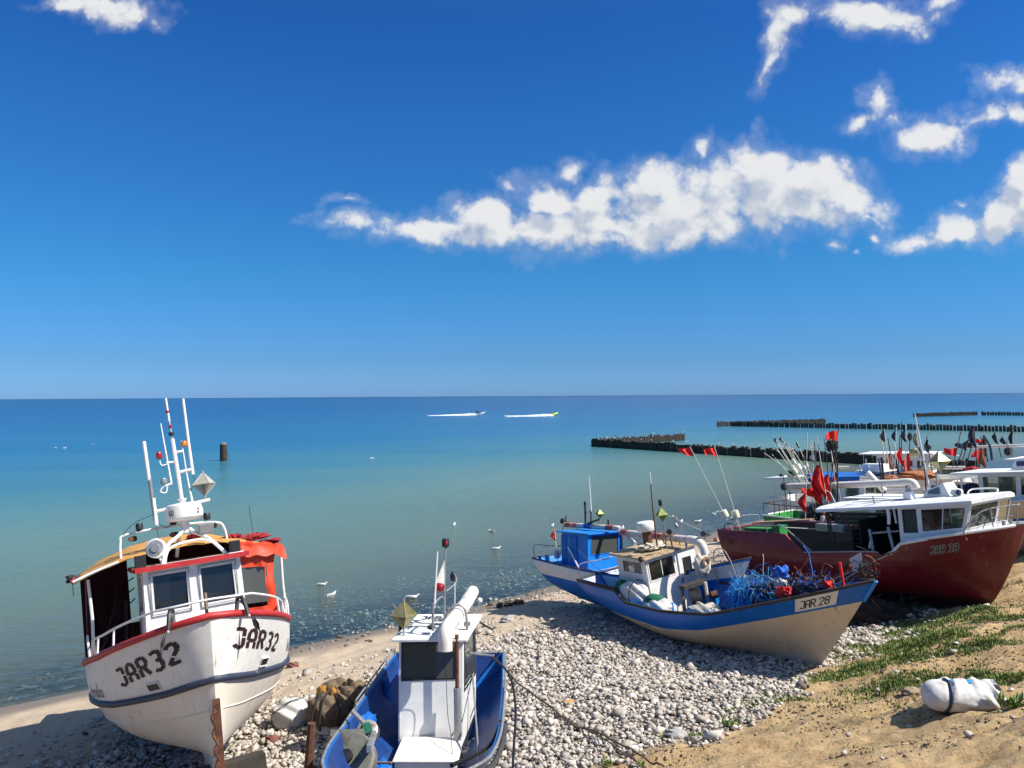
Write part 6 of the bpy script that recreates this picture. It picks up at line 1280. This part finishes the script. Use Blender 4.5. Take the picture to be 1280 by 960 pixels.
for k, (bx, by, tx, ty, f, ln, fr_, hg) in enumerate([(1040, 668, 1021, 545, 'red_flag', .60, .66, True), (1030, 668, 1024, 560, 'red_flag', .70, .80, True), (1036, 672, 1014, 550, 'red_flag', .50, .55, True), (1044, 668, 1030, 548, 'red_flag', .60, .62, True), (1048, 668, 1012, 556, 'net_white', .22, .9, True), (1034, 672, 1004, 568, 'red_flag', .50, .60, False), (1052, 668, 1036, 540, 'darkflag', .30, .93, True), (1028, 676, 1018, 553, 'net_orange', .30, .62, True), (1058, 660, 1038, 560, 'maroon_cloth', .30, .7, True), (1046, 676, 1044, 552, 'darkflag', .25, .8, True), (1022, 680, 1016, 580, 'net_white', .25, .5, True)]):
    lab = ['marker buoy with a limp red flag, just left of the wide red flag', 'marker buoy with the longest limp red flag in the middle of the bunch', 'marker buoy with a short red flag halfway up its pole, in the bunch', 'marker buoy with a red flag halfway up, just left of the dark poles', 'marker buoy with a small white rag leaning left in the bunch', 'marker buoy with a red flag blown out to the left in the bunch', 'marker buoy with a dark flag beside the wide red flag', 'marker buoy with a faded orange flag in the bunch', 'marker buoy with a maroon flag at the right of the bunch', 'marker buoy with a dark rag standing nearly upright in the bunch', 'short marker buoy with a white rag at the left foot of the bunch'][k]
    dpx((bx, by), (tx, ty), 29.4 + .08 * k, 29.9 + .08 * k, lab, f, ln, frac=fr_, hang=hg, group='marker buoys bunched behind the red boat', pole='rope' if k % 2 else 'rope_light', fz=.12 + .05 * (k % 4), floatm='white_sack' if k % 2 else 'net_orange')
tg = MB(); c_ = ptY(1035, 668, 30); 
for k in range(46):
    a = c_ + Vector((rnd.uniform(-.9, .7), rnd.uniform(-.4, .4), rnd.uniform(-.9, .1))); tg.tube([a, a + Vector((rnd.uniform(-.25, .2), rnd.uniform(-.2, .2), rnd.uniform(.5, 1.5)))], .016, rnd.choice(['net_dark', 'rope', 'galv', 'net_dark', 'rope_light']), n=4)
tg.blob(c_ + Vector((0, 0, -.7)), (.8, .5, .6), 'net_dark', 3, .3, 14)
tag(tg.build('gear_heap', None), 'dark tangle of poles, nets and gear on the aft deck behind the red boat roof', 'fishing gear')
mb = MB(); c_ = ptY(1047, 545, 29.9); mb.blob(c_ - Vector((.35, 0, .05)), (.10, .08, .14), 'reflector', 3, .2, 6); mb.blob(c_ + Vector((-.15, 0, -.35)), (.16, .1, .2), 'net_dark', 7, .4, 8); mb.tube([c_ + Vector((-.1, 0, -.9)), c_ + Vector((0, 0, -.2))], .03, 'net_dark', n=5); mb.tube([c_ + Vector((-.05, 0, -3.6)), c_ + Vector((-.02, 0, -.9))], .03, 'net_dark', n=5)
tag(mb.build('signal_mast', None), 'dark mast with a yellow reflector beside the wide red flag', 'mast')
G2 = 'marker poles on the pale boats behind'
for k, (bx, by, tx, ty, f, ln, fr_) in enumerate([(1112, 592, 1105, 536, 'darkflag', .36, .98), (1117, 594, 1110, 548, 'net_orange', .5, .6), (1118, 592, 1120, 534, 'darkflag', .34, .95), (1127, 590, 1127, 528, 'red_flag', .5, .5), (1132, 590, 1132, 530, 'darkflag', .4, .9), (1137, 588, 1137, 540, 'red_flag', .6, .45), (1124, 590, 1117, 552, 'darkflag', .4, .4), (1165, 590, 1158, 545, 'net_dark', .4, .9), (1151, 582, 1145, 537, 'reflector', .4, .9), (1122, 592, 1125, 545, 'net_dark', .4, .6), (1108, 592, 1101, 540, 'net_white', .3, .95)]):
    lab = ['marker pole with a long dark flag, leftmost of the group behind the red boat roof', 'marker pole with an orange flag low down, beside the leftmost dark flag', 'marker pole with a dark flag in the left group on the pale boats', 'marker pole with a pinkish red flag halfway up in the left group', 'thin upright marker pole with a dark flag, right part of the left group', 'marker pole with a red flag at its foot, right end of the left group', 'short marker pole with a dark rag among the left group', 'marker pole with a dark tangle right of the tall white antenna', 'marker pole with a grey reflector rag beside the tall white antenna', 'marker pole with a dark net scrap in the left group', 'marker pole with a small white rag at the left edge of the left group'][k]
    dpx((bx, by), (tx, ty), 39 + .15 * k, 39.3 + .15 * k, lab, f, ln, frac=fr_, hang=True, group=G2, pole='net_dark' if k % 2 else 'rope_light', r=.024, floatm=None)
for k, (bx, by, tx, ty, f, ln, fr_, hg) in enumerate([(1191, 584, 1201, 540, 'red_flag', .55, .55, False), (1196, 584, 1206, 552, 'navy', .4, .95, False), (1201, 582, 1212, 546, 'darkflag', .34, .9, True), (1207, 582, 1218, 548, 'darkflag', .4, .85, False), (1222, 586, 1217, 532, 'darkflag', .6, .98, True), (1224, 584, 1228, 548, 'red_flag', .6, .6, False), (1232, 580, 1226, 545, 'net_orange', .6, .6, True), (1235, 578, 1229, 546, 'darkflag', .5, .9, True), (1234, 576, 1232, 548, 'red_flag', .45, .98, False), (1252, 572, 1243, 540, 'net_dark', .3, .95, True), (1265, 572, 1265, 538, 'net_dark', .4, .95, True), (1260, 560, 1252, 545, 'net_dark', .3, .9, True)]):
    lab = ['marker pole with a red flag, leftmost of the right-hand group behind the wheelhouses', 'marker pole with a blue pennant beside the leftmost red flag', 'marker pole with a drooping dark flag left of the tall dark pole', 'marker pole with a dark flag blown left in the right-hand group', 'tallest dark pole of the right-hand group with a black flag', 'marker pole with a faded red flag right of the tallest dark pole', 'marker pole with an orange flag in the right-hand group', 'marker pole with a thick black flag in the right-hand group', 'marker pole with a pink flag blown left at the right of the group', 'thin pole with a small dark tip left of the right edge', 'thin upright pole with a dark tip near the right edge', 'short thin pole with a dark tip near the right edge'][k]
    dpx((bx, by), (tx, ty), 38 + .1 * k, 38.2 + .1 * k, lab, f, ln, frac=fr_, hang=hg, group='marker poles at the right behind the wheelhouses', pole='net_dark' if k % 2 else 'rope', r=.024, floatm=None)
def ring(label, px, Y, m1, rr_, seed):
    m = MB(); c = ptY(*px, Y); m.blob(c, rr_, m1, seed, .25, 12); return tag(m.build('life_raft' if 'orange' in label else 'bundle', None, smooth=True), label, 'bundle')
ring('long orange tarpaulin bundle lying on a pale boat behind the red boat', (1148, 594), 37.0, 'net_orange', (.85, .4, .22), 3)['label']
o = ring('small orange and yellow bundle left of the long orange bundle', (1112, 598), 36.6, 'net_orange', (.35, .3, .16), 4)
o = ring('maroon covered bundle left of the far roof hatch', (1215, 588), 36.0, 'maroon_cloth', (.4, .3, .16), 6)

# ---------------------------------------------------------------- groynes
def groyne(label, A, Bp, top, step, r, group=None):
    A, Bp = Vector((*A, 0)), Vector((*Bp, 0)); d = Bp - A; L_ = d.length; n = int(L_ / step)
    e = bpy.data.objects.new('groyne', None); COL.objects.link(e); e.location = A; tag(e, label, 'groyne', group)
    g = random.Random(int(L_ * 10)); mb = MB(); mb.tube([(0, 0, -1.5), (0, 0, top - .06), (0, 0, top)], [r * 1.04, r, r * .8], 'pile_wood', n=7); mb.add([(r * .8 * math.cos(k), r * .8 * math.sin(k), top + .004) for k in (0, 1.05, 2.1, 3.14, 4.19, 5.24)], [(0, 1, 2, 3, 4, 5)], 'pile_top')
    p0 = mb.build('pile', e, smooth=True); ds = []
    for i in range(n):
        q = d * (i / n); dist = (A + q).length; ds.append((dist, i))
    ds.sort(); near = {i for _, i in ds[:100]}; rest = MB(); first = True
    for i in range(n):
        q = d * (i / n) + Vector((g.uniform(-.05, .05), g.uniform(-.05, .05), 0)); dz = g.uniform(-.20, .10) + (.18 if g.random() > .93 else 0)
        if i in near:
            o = p0 if first else p0.copy()
            if not first: COL.objects.link(o); o.parent = e
            first = False; o.location = (q.x, q.y, dz); o.scale = (1, 1, 1)
        else:
            rest.tube([(q.x, q.y, -1.5), (q.x, q.y, top + dz)], r, 'pile_wood', n=6); rest.add([(q.x + r * .8 * math.cos(k), q.y + r * .8 * math.sin(k), top + dz + .004) for k in (0, 1.57, 3.14, 4.71)], [(0, 1, 2, 3)], 'pile_top')
    if rest.v: tag(rest.build('pile_row', e), None, None, kind='stuff')
    return e
groyne('nearest long groyne of dark piles running out to sea behind the boats', (11.7, 115.3), (44.5, 74.5), 1.15, .33, .17)
groyne('short slanting arm of dark piles behind the nearest long groyne', (12.2, 116.2), (28.6, 129.5), 1.10, .40, .17)
groyne('second long groyne of dark piles reaching the right edge of the photo', (52, 185.6), (112, 138), 1.15, .60, .27)
groyne('slanting arm at the seaward end of the second groyne', (48.3, 184.7), (80.7, 201.5), 1.15, .55, .2)
groyne('third groyne, far off near the horizon at the right edge', (158, 263.6), (185, 242), 1.2, .8, .36)
groyne('slanting arm of the far third groyne, left of it', (128.4, 250.5), (158, 266), 1.2, .8, .36)
e = bpy.data.objects.new('mooring_pile', None); COL.objects.link(e); e.location = (-34.3, 93.2, 0); tag(e, 'lone dark wooden pile standing in the sea beyond the white boat with the red rail', 'pile')
P('post', e, lambda m: (m.tube([(0, 0, -2), (0, 0, 1.9)], .42, 'pile_wood', n=12), m.tube([(.45, -.1, 1.2), (.9, -.3, 0)], .03, 'rope', n=4)), smooth=True); P('cap', e, lambda m: m.lathe([(.34, 1.90), (.34, 2.08), (.2, 2.16)], (0, 0, 0), 'pile_top', 10))

# ---------------------------------------------------------------- gulls
def gull_parts(root, wings='folded', swim=True):
    def body(m):
        st = [(-.30, .0, .02, .012), (-.22, .0, .045, .035), (-.12, 0, .065, .07), (0, -.005, .078, .085), (.09, .01, .07, .075), (.145, .045, .046, .052), (.165, .075, .038, .044), (.185, .098, .037, .038), (.21, .104, .029, .028), (.235, .098, .012, .012)]
        pts = []; n = 12; vs = []; 
        for (x, z, ry, rz) in st:
            for k in range(n): a = 6.28318 * k / n; vs.append((x, ry * math.cos(a), z + rz * math.sin(a)))
        fs = [(i * n + k, (i + 1) * n + k, (i + 1) * n + (k + 1) % n, i * n + (k + 1) % n) for i in range(len(st) - 1) for k in range(n)]
        fs += [tuple(range(n)), tuple(range(len(vs) - 1, len(vs) - n - 1, -1))]; m.add(vs, fs, 'gull_white')
        m.tube([(.23, 0, .098), (.27, 0, .092), (.285, 0, .08)], [.011, .009, .004], 'beak', n=6)
        for sd in (-1, 1): m.blob((.205, sd * .026, .112), (.006, .004, .006), 'gull_black', 1, 0, 4)
        if not swim:
            for sd in (-1, 1): m.tube([(0, sd * .025, -.07), (.0, sd * .025, -.18), (.04, sd * .025, -.185)], .007, 'beak', n=5)
    P('body', root, body, smooth=True, angle=70)
    for sd in (-1, 1):
        if wings == 'folded':
            P('wing', root, lambda m: m.blob((-.08, sd * .062, .035), (.20, .022, .05), 'gull_grey', 2, .0, 10, rot=(0, .12, sd * .06)), smooth=True)
        else:
            P('wing', root, lambda m: m.add([(.08, sd * .05, .05), (.10, sd * .30, .22), (.0, sd * .62, .30), (-.10, sd * .32, .20), (-.10, sd * .05, .05)] + [(.08, sd * .05, .04), (.10, sd * .30, .21), (.0, sd * .62, .295), (-.10, sd * .32, .19), (-.10, sd * .05, .04)], [(0, 1, 3, 4), (1, 2, 3), (9, 8, 6, 5), (8, 7, 6)], 'gull_grey'))
def atZ(px, py, z):
    a = ptY(px, py, 1); d = a - Vector((0, 0, CAM_H)); return Vector((0, 0, CAM_H)) + d * ((z - CAM_H) / d.z)
gulls = {}
for kind, wg, sw in (('swim', 'folded', True), ('fly', 'open', False), ('stand', 'folded', False)):
    e = bpy.data.objects.new('gull', None); gulls[kind] = [e, wg, sw, False]
def gull(px, py, label, kind='swim', z=.03, rot=0., sc_=1.0, group='gulls on the water'):
    g = gulls[kind]
    if not g[3]: COL.objects.link(g[0]); gull_parts(g[0], g[1], g[2]); g[3] = True; r_ = g[0]
    else:
        r_ = g[0].copy(); COL.objects.link(r_)
        for ch in g[0].children: c = ch.copy(); COL.objects.link(c); c.parent = r_
    r_.location = atZ(px, py, z) if isinstance(px, (int, float)) and px < 5000 else py; r_.rotation_euler = (0, 0, rot); r_.scale = (sc_ * .70,) * 3
    return tag(r_, label, 'gull', group)
gull(403, 731, 'grey backed gull swimming left of the white one, above the cobble shallows', rot=0.2, sc_=1.2)
gull(415, 744, 'white gull swimming nearest the white boat with the red rail', rot=1.1, sc_=1.35)
gull(516, 747, 'gull swimming just beyond the white wheelhouse of the near blue boat', rot=.15, sc_=1.45)
gull(621, 686, 'gull swimming over the dark patch left of the light blue boat', rot=.4, sc_=1.3)
gull(568, 656, 'gull swimming on open water left of the light blue boat, second farthest', rot=1.5, sc_=1.4)
gull(614, 664, 'dark gull swimming between the farther gull and the light blue boat', rot=2.6, sc_=1.1)
gull(691, 657, 'gull floating just above the left end of the red and white pipe', rot=1.3, sc_=1.2)
for k, (px, py, rt_) in enumerate([(843, 647, 2.0), (852, 652, 1.2), (846, 657, 1.6), (873, 652, .4), (779, 660, 1.5), (918, 648, .3), (925, 644, 2.4)]):
    gull(px, py, ['upper left gull of the loose group beyond the mast of the blue and cream boat', 'second gull of the loose group, right of the reflector', 'lowest gull of the loose group beyond the blue and cream boat', 'rightmost gull of the loose group, wings half lifted', 'gull beside the right end of the red and white pipe', 'gull just left of the red boat stern', 'gull peeping above the red boat stern corner'][k], rot=rt_, sc_=1.35)
gull(892, 643, 'gull with raised wings landing left of the red boat stern', 'fly', z=.25, rot=1.9, sc_=1.1, group=None)
for k, (px, py) in enumerate([(69, 560), (81, 560), (116, 556), (465, 573), (823, 561), (1213, 545)]):
    gull(px, py, ['leftmost white gull on the far water at the left', 'second white gull on the far water at the left', 'white gull alone on the far water, left of the mast', 'small gull far out in the middle of the sea', 'gull swimming just below the nearest groyne', 'gull far out between the second and nearest groynes'][k], rot=k * 1.3, sc_=1.6 if k < 4 else 1.3)
for p, lab, rt_ in (((868, 676), 'gull standing on the wet sand left of the red boat hull', .6),):
    gull(px=p[0], py=p[1], label=lab, kind='stand', z=.35, rot=rt_, sc_=1.2, group=None)
gperch = []
for k in range(26):
    t = (k + rnd.uniform(.1, .9)) / 26; A, Bp = (Vector((11.7, 115.3, 1.35)), Vector((44.5, 74.5, 1.35))) if k % 3 else (Vector((12.2, 116.2, 1.35)), Vector((28.6, 129.5, 1.35)))
    p = A.lerp(Bp, min(t * 1.05, 1)); gull(9999, p + Vector((0, 0, .03)), 'white gull perched on the piles of the nearest groyne', 'stand', rot=rnd.uniform(0, 6), sc_=1.35, group='gulls perched on the nearest groyne')

# ---------------------------------------------------------------- two small craft with wakes
def person(root, c, col='black', h=.9, label=''):
    bpy.context.view_layer.update(); m = MB()
    m.tube([(-.05, 0, 0), (0, 0, h * .35), (.12, 0, h * .68), (.15, 0, h * .76), (.16, 0, h * .82), (.17, 0, h * .93), (.17, 0, h)], [.17, .19, .15, .06, .10, .11, .04], col, n=8)
    for sd in (-1, 1): m.tube([(.1, sd * .17, h * .62), (.3, sd * .2, h * .45), (.5, sd * .18, h * .42)], [.06, .05, .04], col, n=6); m.tube([(0, sd * .1, .08), (.4, sd * .16, .12), (.45, sd * .16, -.3)], [.1, .08, .06], 'black', n=6)
    o = m.build('person', None, smooth=True, angle=80); o.matrix_world = root.matrix_world @ Matrix.Translation(c); tag(o, label, 'person')
def wake(label, a, bq, wd0, wd1, seed):
    g = np.random.RandomState(seed); A, B_ = Vector(a), Vector(bq); d = B_ - A; L_ = d.length; dn = d.normalized(); pn = Vector((-dn.y, dn.x, 0)); mb = MB()
    for k in range(420):
        t = g.beta(1.0, 1.7); wd = lerp(wd0, wd1, t); c = A + d * t + pn * g.normal(0, wd * .45); s_ = lerp(1.15, .4, t) * g.uniform(.6, 1.5)
        mb.blob((c.x, c.y, .02 + s_ * .06), (s_ * .9, s_ * .5, s_ * .38 * lerp(1, .3, t)), 'foam', k, .25, 4)
    for k in range(120):
        t = g.uniform(.1, 1); c = A + d * t - pn * (wd1 * (.8 + 1.6 * t)) * (1 if k % 2 else -1) + pn * g.normal(0, .15); mb.blob((c.x, c.y, .01), (g.uniform(.5, 1.1), .16, .07), 'foam', k, .25, 4)
    o = mb.build('wake', None, smooth=True); return tag(o, label, 'wake', kind='stuff')
cr = thing('speedboat', 'small dark speedboat racing right, left of the other craft', 'speedboat', (*atZ(598, 519, 0)[:2], .1, .1, 0, R(-6)))
P('hull', cr, lambda m: (m.add([(-2, -.8, 0), (1.2, -.8, .1), (2.6, 0, .5), (1.2, .8, .1), (-2, .8, 0), (-2, -.9, .7), (1.2, -.9, .8), (2.9, 0, 1.0), (1.2, .9, .8), (-2, .9, .7)], [(0, 1, 6, 5), (1, 2, 7, 6), (2, 3, 8, 7), (3, 4, 9, 8), (4, 0, 5, 9), (5, 6, 7, 8, 9)], 'white_clean'), m.box((.2, 0, 1.0), (1.0, 1.0, .4), 'black')))
person(cr, (-.5, 0, .8), 'navy', 1.3, 'person in dark clothes seated on the small dark speedboat')
cr2 = thing('speedboat', 'lime yellow inflatable speedboat racing right at the head of the broad wake', 'speedboat', (*atZ(690, 520, 0)[:2], .1, .05, 0, R(-8)), scale=.62)
P('tube', cr2, lambda m: m.tube(arc([(-3, -1.1, .5), (0, -1.2, .5), (2.2, -.9, .8), (3.3, 0, 1.1), (2.2, .9, .8), (0, 1.2, .5), (-3, 1.1, .5)], 5), .55, 'yellow_green', n=10), smooth=True)
P('hull', cr2, lambda m: m.add([(-3, -.9, .3), (2, -.7, .4), (3, 0, .9), (2, .7, .4), (-3, .9, .3), (-3, 0, -.1), (1.5, 0, 0)], [(0, 1, 6, 5), (1, 2, 6), (2, 3, 6), (3, 4, 5, 6), (0, 5, 4), (4, 3, 2, 1, 0)], 'yellow_green'))
for k, x_ in enumerate((-2, -.9, .2)): person(cr2, (x_, -.4 + .4 * (k % 2), .6), ('navy', 'maroon_cloth', 'black')[k], 1.2, ('person in navy at the rear of the lime yellow speedboat', 'person in dark red in the middle of the lime yellow speedboat', 'person in black at the front of the lime yellow speedboat')[k])
w1 = cr.location; w2 = cr2.location
wake('long thin white wake behind the left speedboat', (w1.x - 1.5, w1.y, 0), (w1.x - 19, w1.y - 2, 0), 1.2, 1.5, 4)
wake('broad white wake behind the lime yellow speedboat', (w2.x - 1.2, w2.y, 0), (w2.x - 17, w2.y - .5, 0), 2.0, 3.4, 5)

# ---------------------------------------------------------------- things on the beach
def hitg(px, py):                    # where a sight line meets the ground
    a = ptY(px, py, 1); d = a - Vector((0, 0, CAM_H)); ts = np.linspace(9, 40, 1600)
    k = np.argmax(CAM_H + d.z * ts < height(d.x * ts, d.y * ts)); return Vector((0, 0, CAM_H)) + d * float(ts[k])
def gz(x, y): return float(height(np.array([x]), np.array([y]))[0])
def ground_item(name, label, cat, x, y, mk, rot=0, parts=(), group=None):
    m = MB(); mk(m); o = m.build(name, None, smooth=True, angle=70); o.location = (x, y, gz(x, y)); o.rotation_euler = (0, 0, rot); tag(o, label, cat, group)
    for nm, f in parts: mm = MB(); f(mm); mm.build(nm, o, smooth=True, angle=70)
    return o
ground_item('white_sack', 'round white plastic sack lying on the cobbles beside the white boat', 'sack', *hitg(365, 908)[:2], lambda m: m.blob((0, 0, .24), (.40, .34, .32), 'white_sack', 31, .09, 20, flat=.2), parts=[('tie_cord', lambda m: m.tube(arc([(-.36, -.22, .30), (-.2, -.28, .44), (0, -.2, .56), (.2, 0, .56)], 4), .012, 'net_dark', n=4))])
ground_item('net_bag', 'bulging brown net bag with yellow ties and straps, beside the white sack', 'net bag', *hitg(411, 910)[:2], lambda m: (m.blob((0, 0, .32), (.44, .36, .36), 'brown_net', 41, .10, 20, flat=.15), m.blob((0, -.14, .07), (.40, .25, .09), 'cream_sack', 44, .25, 14)), parts=[('strap', lambda m: m.tube(arc([(-.25, -.30, .02), (-.24, -.36, .30), (-.18, -.25, .58), (-.1, 0, .70)], 5), .022, 'net_dark', n=5)), ('strap', lambda m: m.tube(arc([(-.08, -.34, .02), (-.08, -.39, .32), (-.04, -.28, .62), (0, 0, .72)], 5), .022, 'net_dark', n=5)), ('strap', lambda m: m.tube(arc([(.26, -.30, .02), (.28, -.34, .28), (.24, -.22, .56), (.1, 0, .70)], 5), .018, 'net_dark', n=5)), ('tie', lambda m: (m.blob((-.12, .02, .70), (.10, .05, .12), 'ochre_tarp', 3, .4, 8), m.blob((.10, .0, .68), (.07, .05, .10), 'ochre_tarp', 6, .4, 8)))])
ground_item('net_bag', 'olive brown net bag behind the strapped one', 'net bag', *hitg(420, 888)[:2], lambda m: (m.blob((0, 0, .30), (.40, .34, .34), 'brown_net', 52, .14, 18, flat=.2), m.blob((.25, -.1, .40), (.22, .2, .22), 'brown_net', 54, .2, 12)))
ground_item('net_bag', 'small dark brown bag tucked against the bulwark of the near blue boat', 'net bag', *hitg(442, 898)[:2], lambda m: m.blob((0, 0, .34), (.30, .36, .40), 'brown_net', 61, .12, 16, flat=.2))
sx, sy = hitg(1200, 886)[:2]
def wsack(m):
    # crumpled woven sack: a tube whose surface is creased by ridged facets
    n, k = 54, 72; vs = []; fs = []; g = random.Random(5)
    cr = [(g.uniform(.25, 1.05), g.uniform(0, 6.28), g.uniform(-1.4, 1.4), g.uniform(.03, .075)) for _ in range(26)]
    for i in range(n + 1):
        t = i / n; x = (t - .5) * 1.15
        env = max(1 - ((.26 - t) / .27) ** 2.6, 0) ** .5 if t < .26 else 1.0
        for j in range(k):
            a = 6.28318 * j / k; r = .265 * env
            if t > .2:
                f = 0
                for (ct, ca, sl_, dp) in cr:
                    da = (a - ca + math.pi) % 6.28318 - math.pi; dist = abs((t - ct) * 1.15 * math.cos(sl_) + da * .26 * math.sin(sl_)); along = abs(-(t - ct) * 1.15 * math.sin(sl_) + da * .26 * math.cos(sl_))
                    f -= dp * max(0, 1 - dist / .055) * max(0, 1 - along / .26)
                    f += dp * .5 * max(0, 1 - abs(dist - .09) / .06) * max(0, 1 - along / .26)
                r += f * sstep(.2, .4, t)
            sq = 1 + .10 * math.cos(2 * a) * sstep(.5, 1, t)
            vs.append((x + (.06 * math.sin(a * 2 + 1) * sstep(.8, 1, t)), math.cos(a) * r * 1.15 * sq, max(math.sin(a) * r * .92 / sq + .20, .0)))
    fs = [(i * k + j, i * k + (j + 1) % k, (i + 1) * k + (j + 1) % k, (i + 1) * k + j) for i in range(n) for j in range(k)] + [tuple(range(k - 1, -1, -1)), tuple(n * k + j for j in range(k))]
    m.add(vs, fs, 'sack_cloth')
def band(t, r1, w_, mt):
    def f(m): x = (t - .5) * 1.12; m.tube([(x + .06 * math.sin(a), math.cos(a) * r1 * 1.12, max(math.sin(a) * r1 * .90 + .20, 0)) for a in [i * .2618 for i in range(25)]], w_, mt, n=6)
    return f
ws = ground_item('white_sack', 'crumpled white sack with a dark blue strap lying on the brown slope', 'sack', sx, sy, wsack, rot=-.12, parts=[('strap', band(.27, .275, .028, 'navy')), ('blue_print', lambda m: [m.blob((-.10 + .13 * k, .02 - .05 * (k % 2), .425), (.08, .06, .03), 'net_cyan' if k != 1 else 'net_blue', k, .3, 8) for k in range(3)]), ('sack_mouth', lambda m: (m.blob((.54, .0, .22), (.05, .22, .20), 'white_sack', 4, .35, 14), m.blob((.50, -.1, .38), (.08, .10, .06), 'net_dark', 9, .3, 8)))])
def ground_rope(label, pts, r, m_='rope', n=6):
    pp = arc([Vector((x, y, 0)) for x, y in pts], 10)
    for p in pp: p.z = gz(p.x, p.y) + r + .10 + .03 * math.sin(p.x * 5)
    mb = MB(); mb.tube(pp, r, m_, n=n); return tag(mb.build('rope', None, smooth=True), label, 'rope')
ground_rope('taut brown rope running over the cobbles from the near blue boat down to the slope', [tuple(hitg(x, y)[:2]) for x, y, z in ((636, 845, 1.05), (660, 872, 1.1), (700, 900, 1.2), (745, 925, 1.35), (790, 945, 1.5), (830, 966, 1.6))], .018)
ground_rope('second brown rope branching off near the lower edge', [tuple(hitg(x, y)[:2]) for x, y, z in ((715, 909, 1.25), (745, 928, 1.35), (775, 948, 1.5), (800, 966, 1.6))], .014)
p = hitg(711, 881); ground_item('yellow_rag', 'small ochre yellow scrap lying among the cobbles', 'scrap', p.x, p.y, lambda m: (m.blob((0, 0, .06), (.12, .07, .03), 'ochre_tarp', 3, .4, 8), m.blob((.02, -.12, .05), (.05, .03, .015), 'green_net', 3, .3, 6)))
p = atZ(1090, 778, 1.5)
def alg(m):
    m.blob((0, 0, .15), (1.1, .75, .50), 'algae', 3, .22, 18, flat=.3); m.blob((.9, .5, .1), (.9, .6, .35), 'algae', 7, .25, 16, flat=.3)
    tangle(m, (0, 0, .05), (1.1, .75, .62), 260, ['algae', 'rope', 'algae', 'net_dark'], 8, r=.010); tangle(m, (.9, .5, .05), (.9, .6, .45), 140, ['algae', 'rope', 'net_dark'], 9, r=.010)
ground_item('seaweed_heap', 'dark heap of dried seaweed and old net under the red boat', 'seaweed', p.x - .1, p.y + .9, alg, rot=-.6)
def bigrock(label, px, py, z, r, seed, mt='tan'):
    p = hitg(px, py); return ground_item('rock', label, 'rock', p.x, p.y, lambda m: m.blob((0, 0, r * .3), (r * 1.2, r * .9, r * .7), mt, seed, .22, 14, flat=.1))
mat('tan', (.34, .26, .18), .9, var=.3, scale=9, bump=.4, bscale=30); mat('redrock', (.20, .08, .06), .9, var=.3, scale=9, bump=.4); mat('greyrock', (.42, .40, .38), .9, var=.2, scale=9, bump=.3); mat('darkrock', (.07, .055, .04), .9, var=.3, scale=9, bump=.3)
bigrock('small brown clod on the brown slope left of the strapped white sack', 1138, 868, 1.7, .13, 3)
bigrock('dark reddish stone beside the hull of the white boat', 340, 928, 1.1, .12, 4, 'redrock')
bigrock('reddish stone at the top edge of the sand right of the white boat', 366, 834, .8, .13, 5, 'redrock')
bigrock('pale stone standing alone on the sand behind the near blue boat', 634, 777, .8, .17, 6, 'greyrock')
bigrock('large grey stone at the lower edge of the cobble bank', 846, 922, 1.35, .16, 7, 'greyrock')
for k, (px, py) in enumerate([(627, 759), (637, 757), (648, 755), (612, 757)]): bigrock(['dark weed covered stone at the waterline, left one of three', 'dark weed covered stone at the waterline, middle one of three', 'dark weed covered stone at the waterline, right one of three', 'smallest dark stone at the waterline, left of the three'][k], px, py, .3, .16 if k < 3 else .1, 20 + k, 'darkrock')
def plant(label, px, py, z, s_, n, seed):
    g = random.Random(seed); p = hitg(px, py); mb = MB()
    for k in range(n):
        a = g.uniform(0, 6.28); l = s_ * g.uniform(.4, 1); c = Vector((g.gauss(0, s_ * .35), g.gauss(0, s_ * .35), 0)); t = c + Vector((math.cos(a) * l * .7, math.sin(a) * l * .7, l * g.uniform(.5, 1))); q = Vector((-math.sin(a), math.cos(a), 0)) * l * .14
        md_ = c.lerp(t, .55) + Vector((0, 0, l * .12)); mb.add([c, md_ + q, t, md_ - q], [(0, 1, 2, 3)], 'grass_blade')
    o = mb.build('weed_plant', None); at = o.data.attributes.new('tone', 'FLOAT', 'POINT'); at.data.foreach_set('value', np.repeat(nrs.uniform(0, .75, n), 4).astype(np.float32)); o.location = (p.x, p.y, gz(p.x, p.y)); tag(o, label, 'plant')
plant('leafy green weed at the right edge of the cobbles, taller one', 913, 910, 1.45, .20, 60, 1)
plant('small green weed just above the taller weed', 912, 892, 1.4, .12, 30, 2)
plant('green weed beside the pale stone on the lower cobble edge', 868, 925, 1.4, .15, 40, 3)
plant('yellowish weed left of the large grey stone', 835, 925, 1.35, .16, 40, 4)
plant('green weed at the bottom edge between the ropes', 757, 958, 1.45, .14, 40, 5)
plant('yellow green weed growing right of the strapped white sack', 1264, 884, 1.8, .22, 90, 6)
plant('green weed at the bottom edge right of the ropes', 800, 957, 1.5, .12, 30, 7)
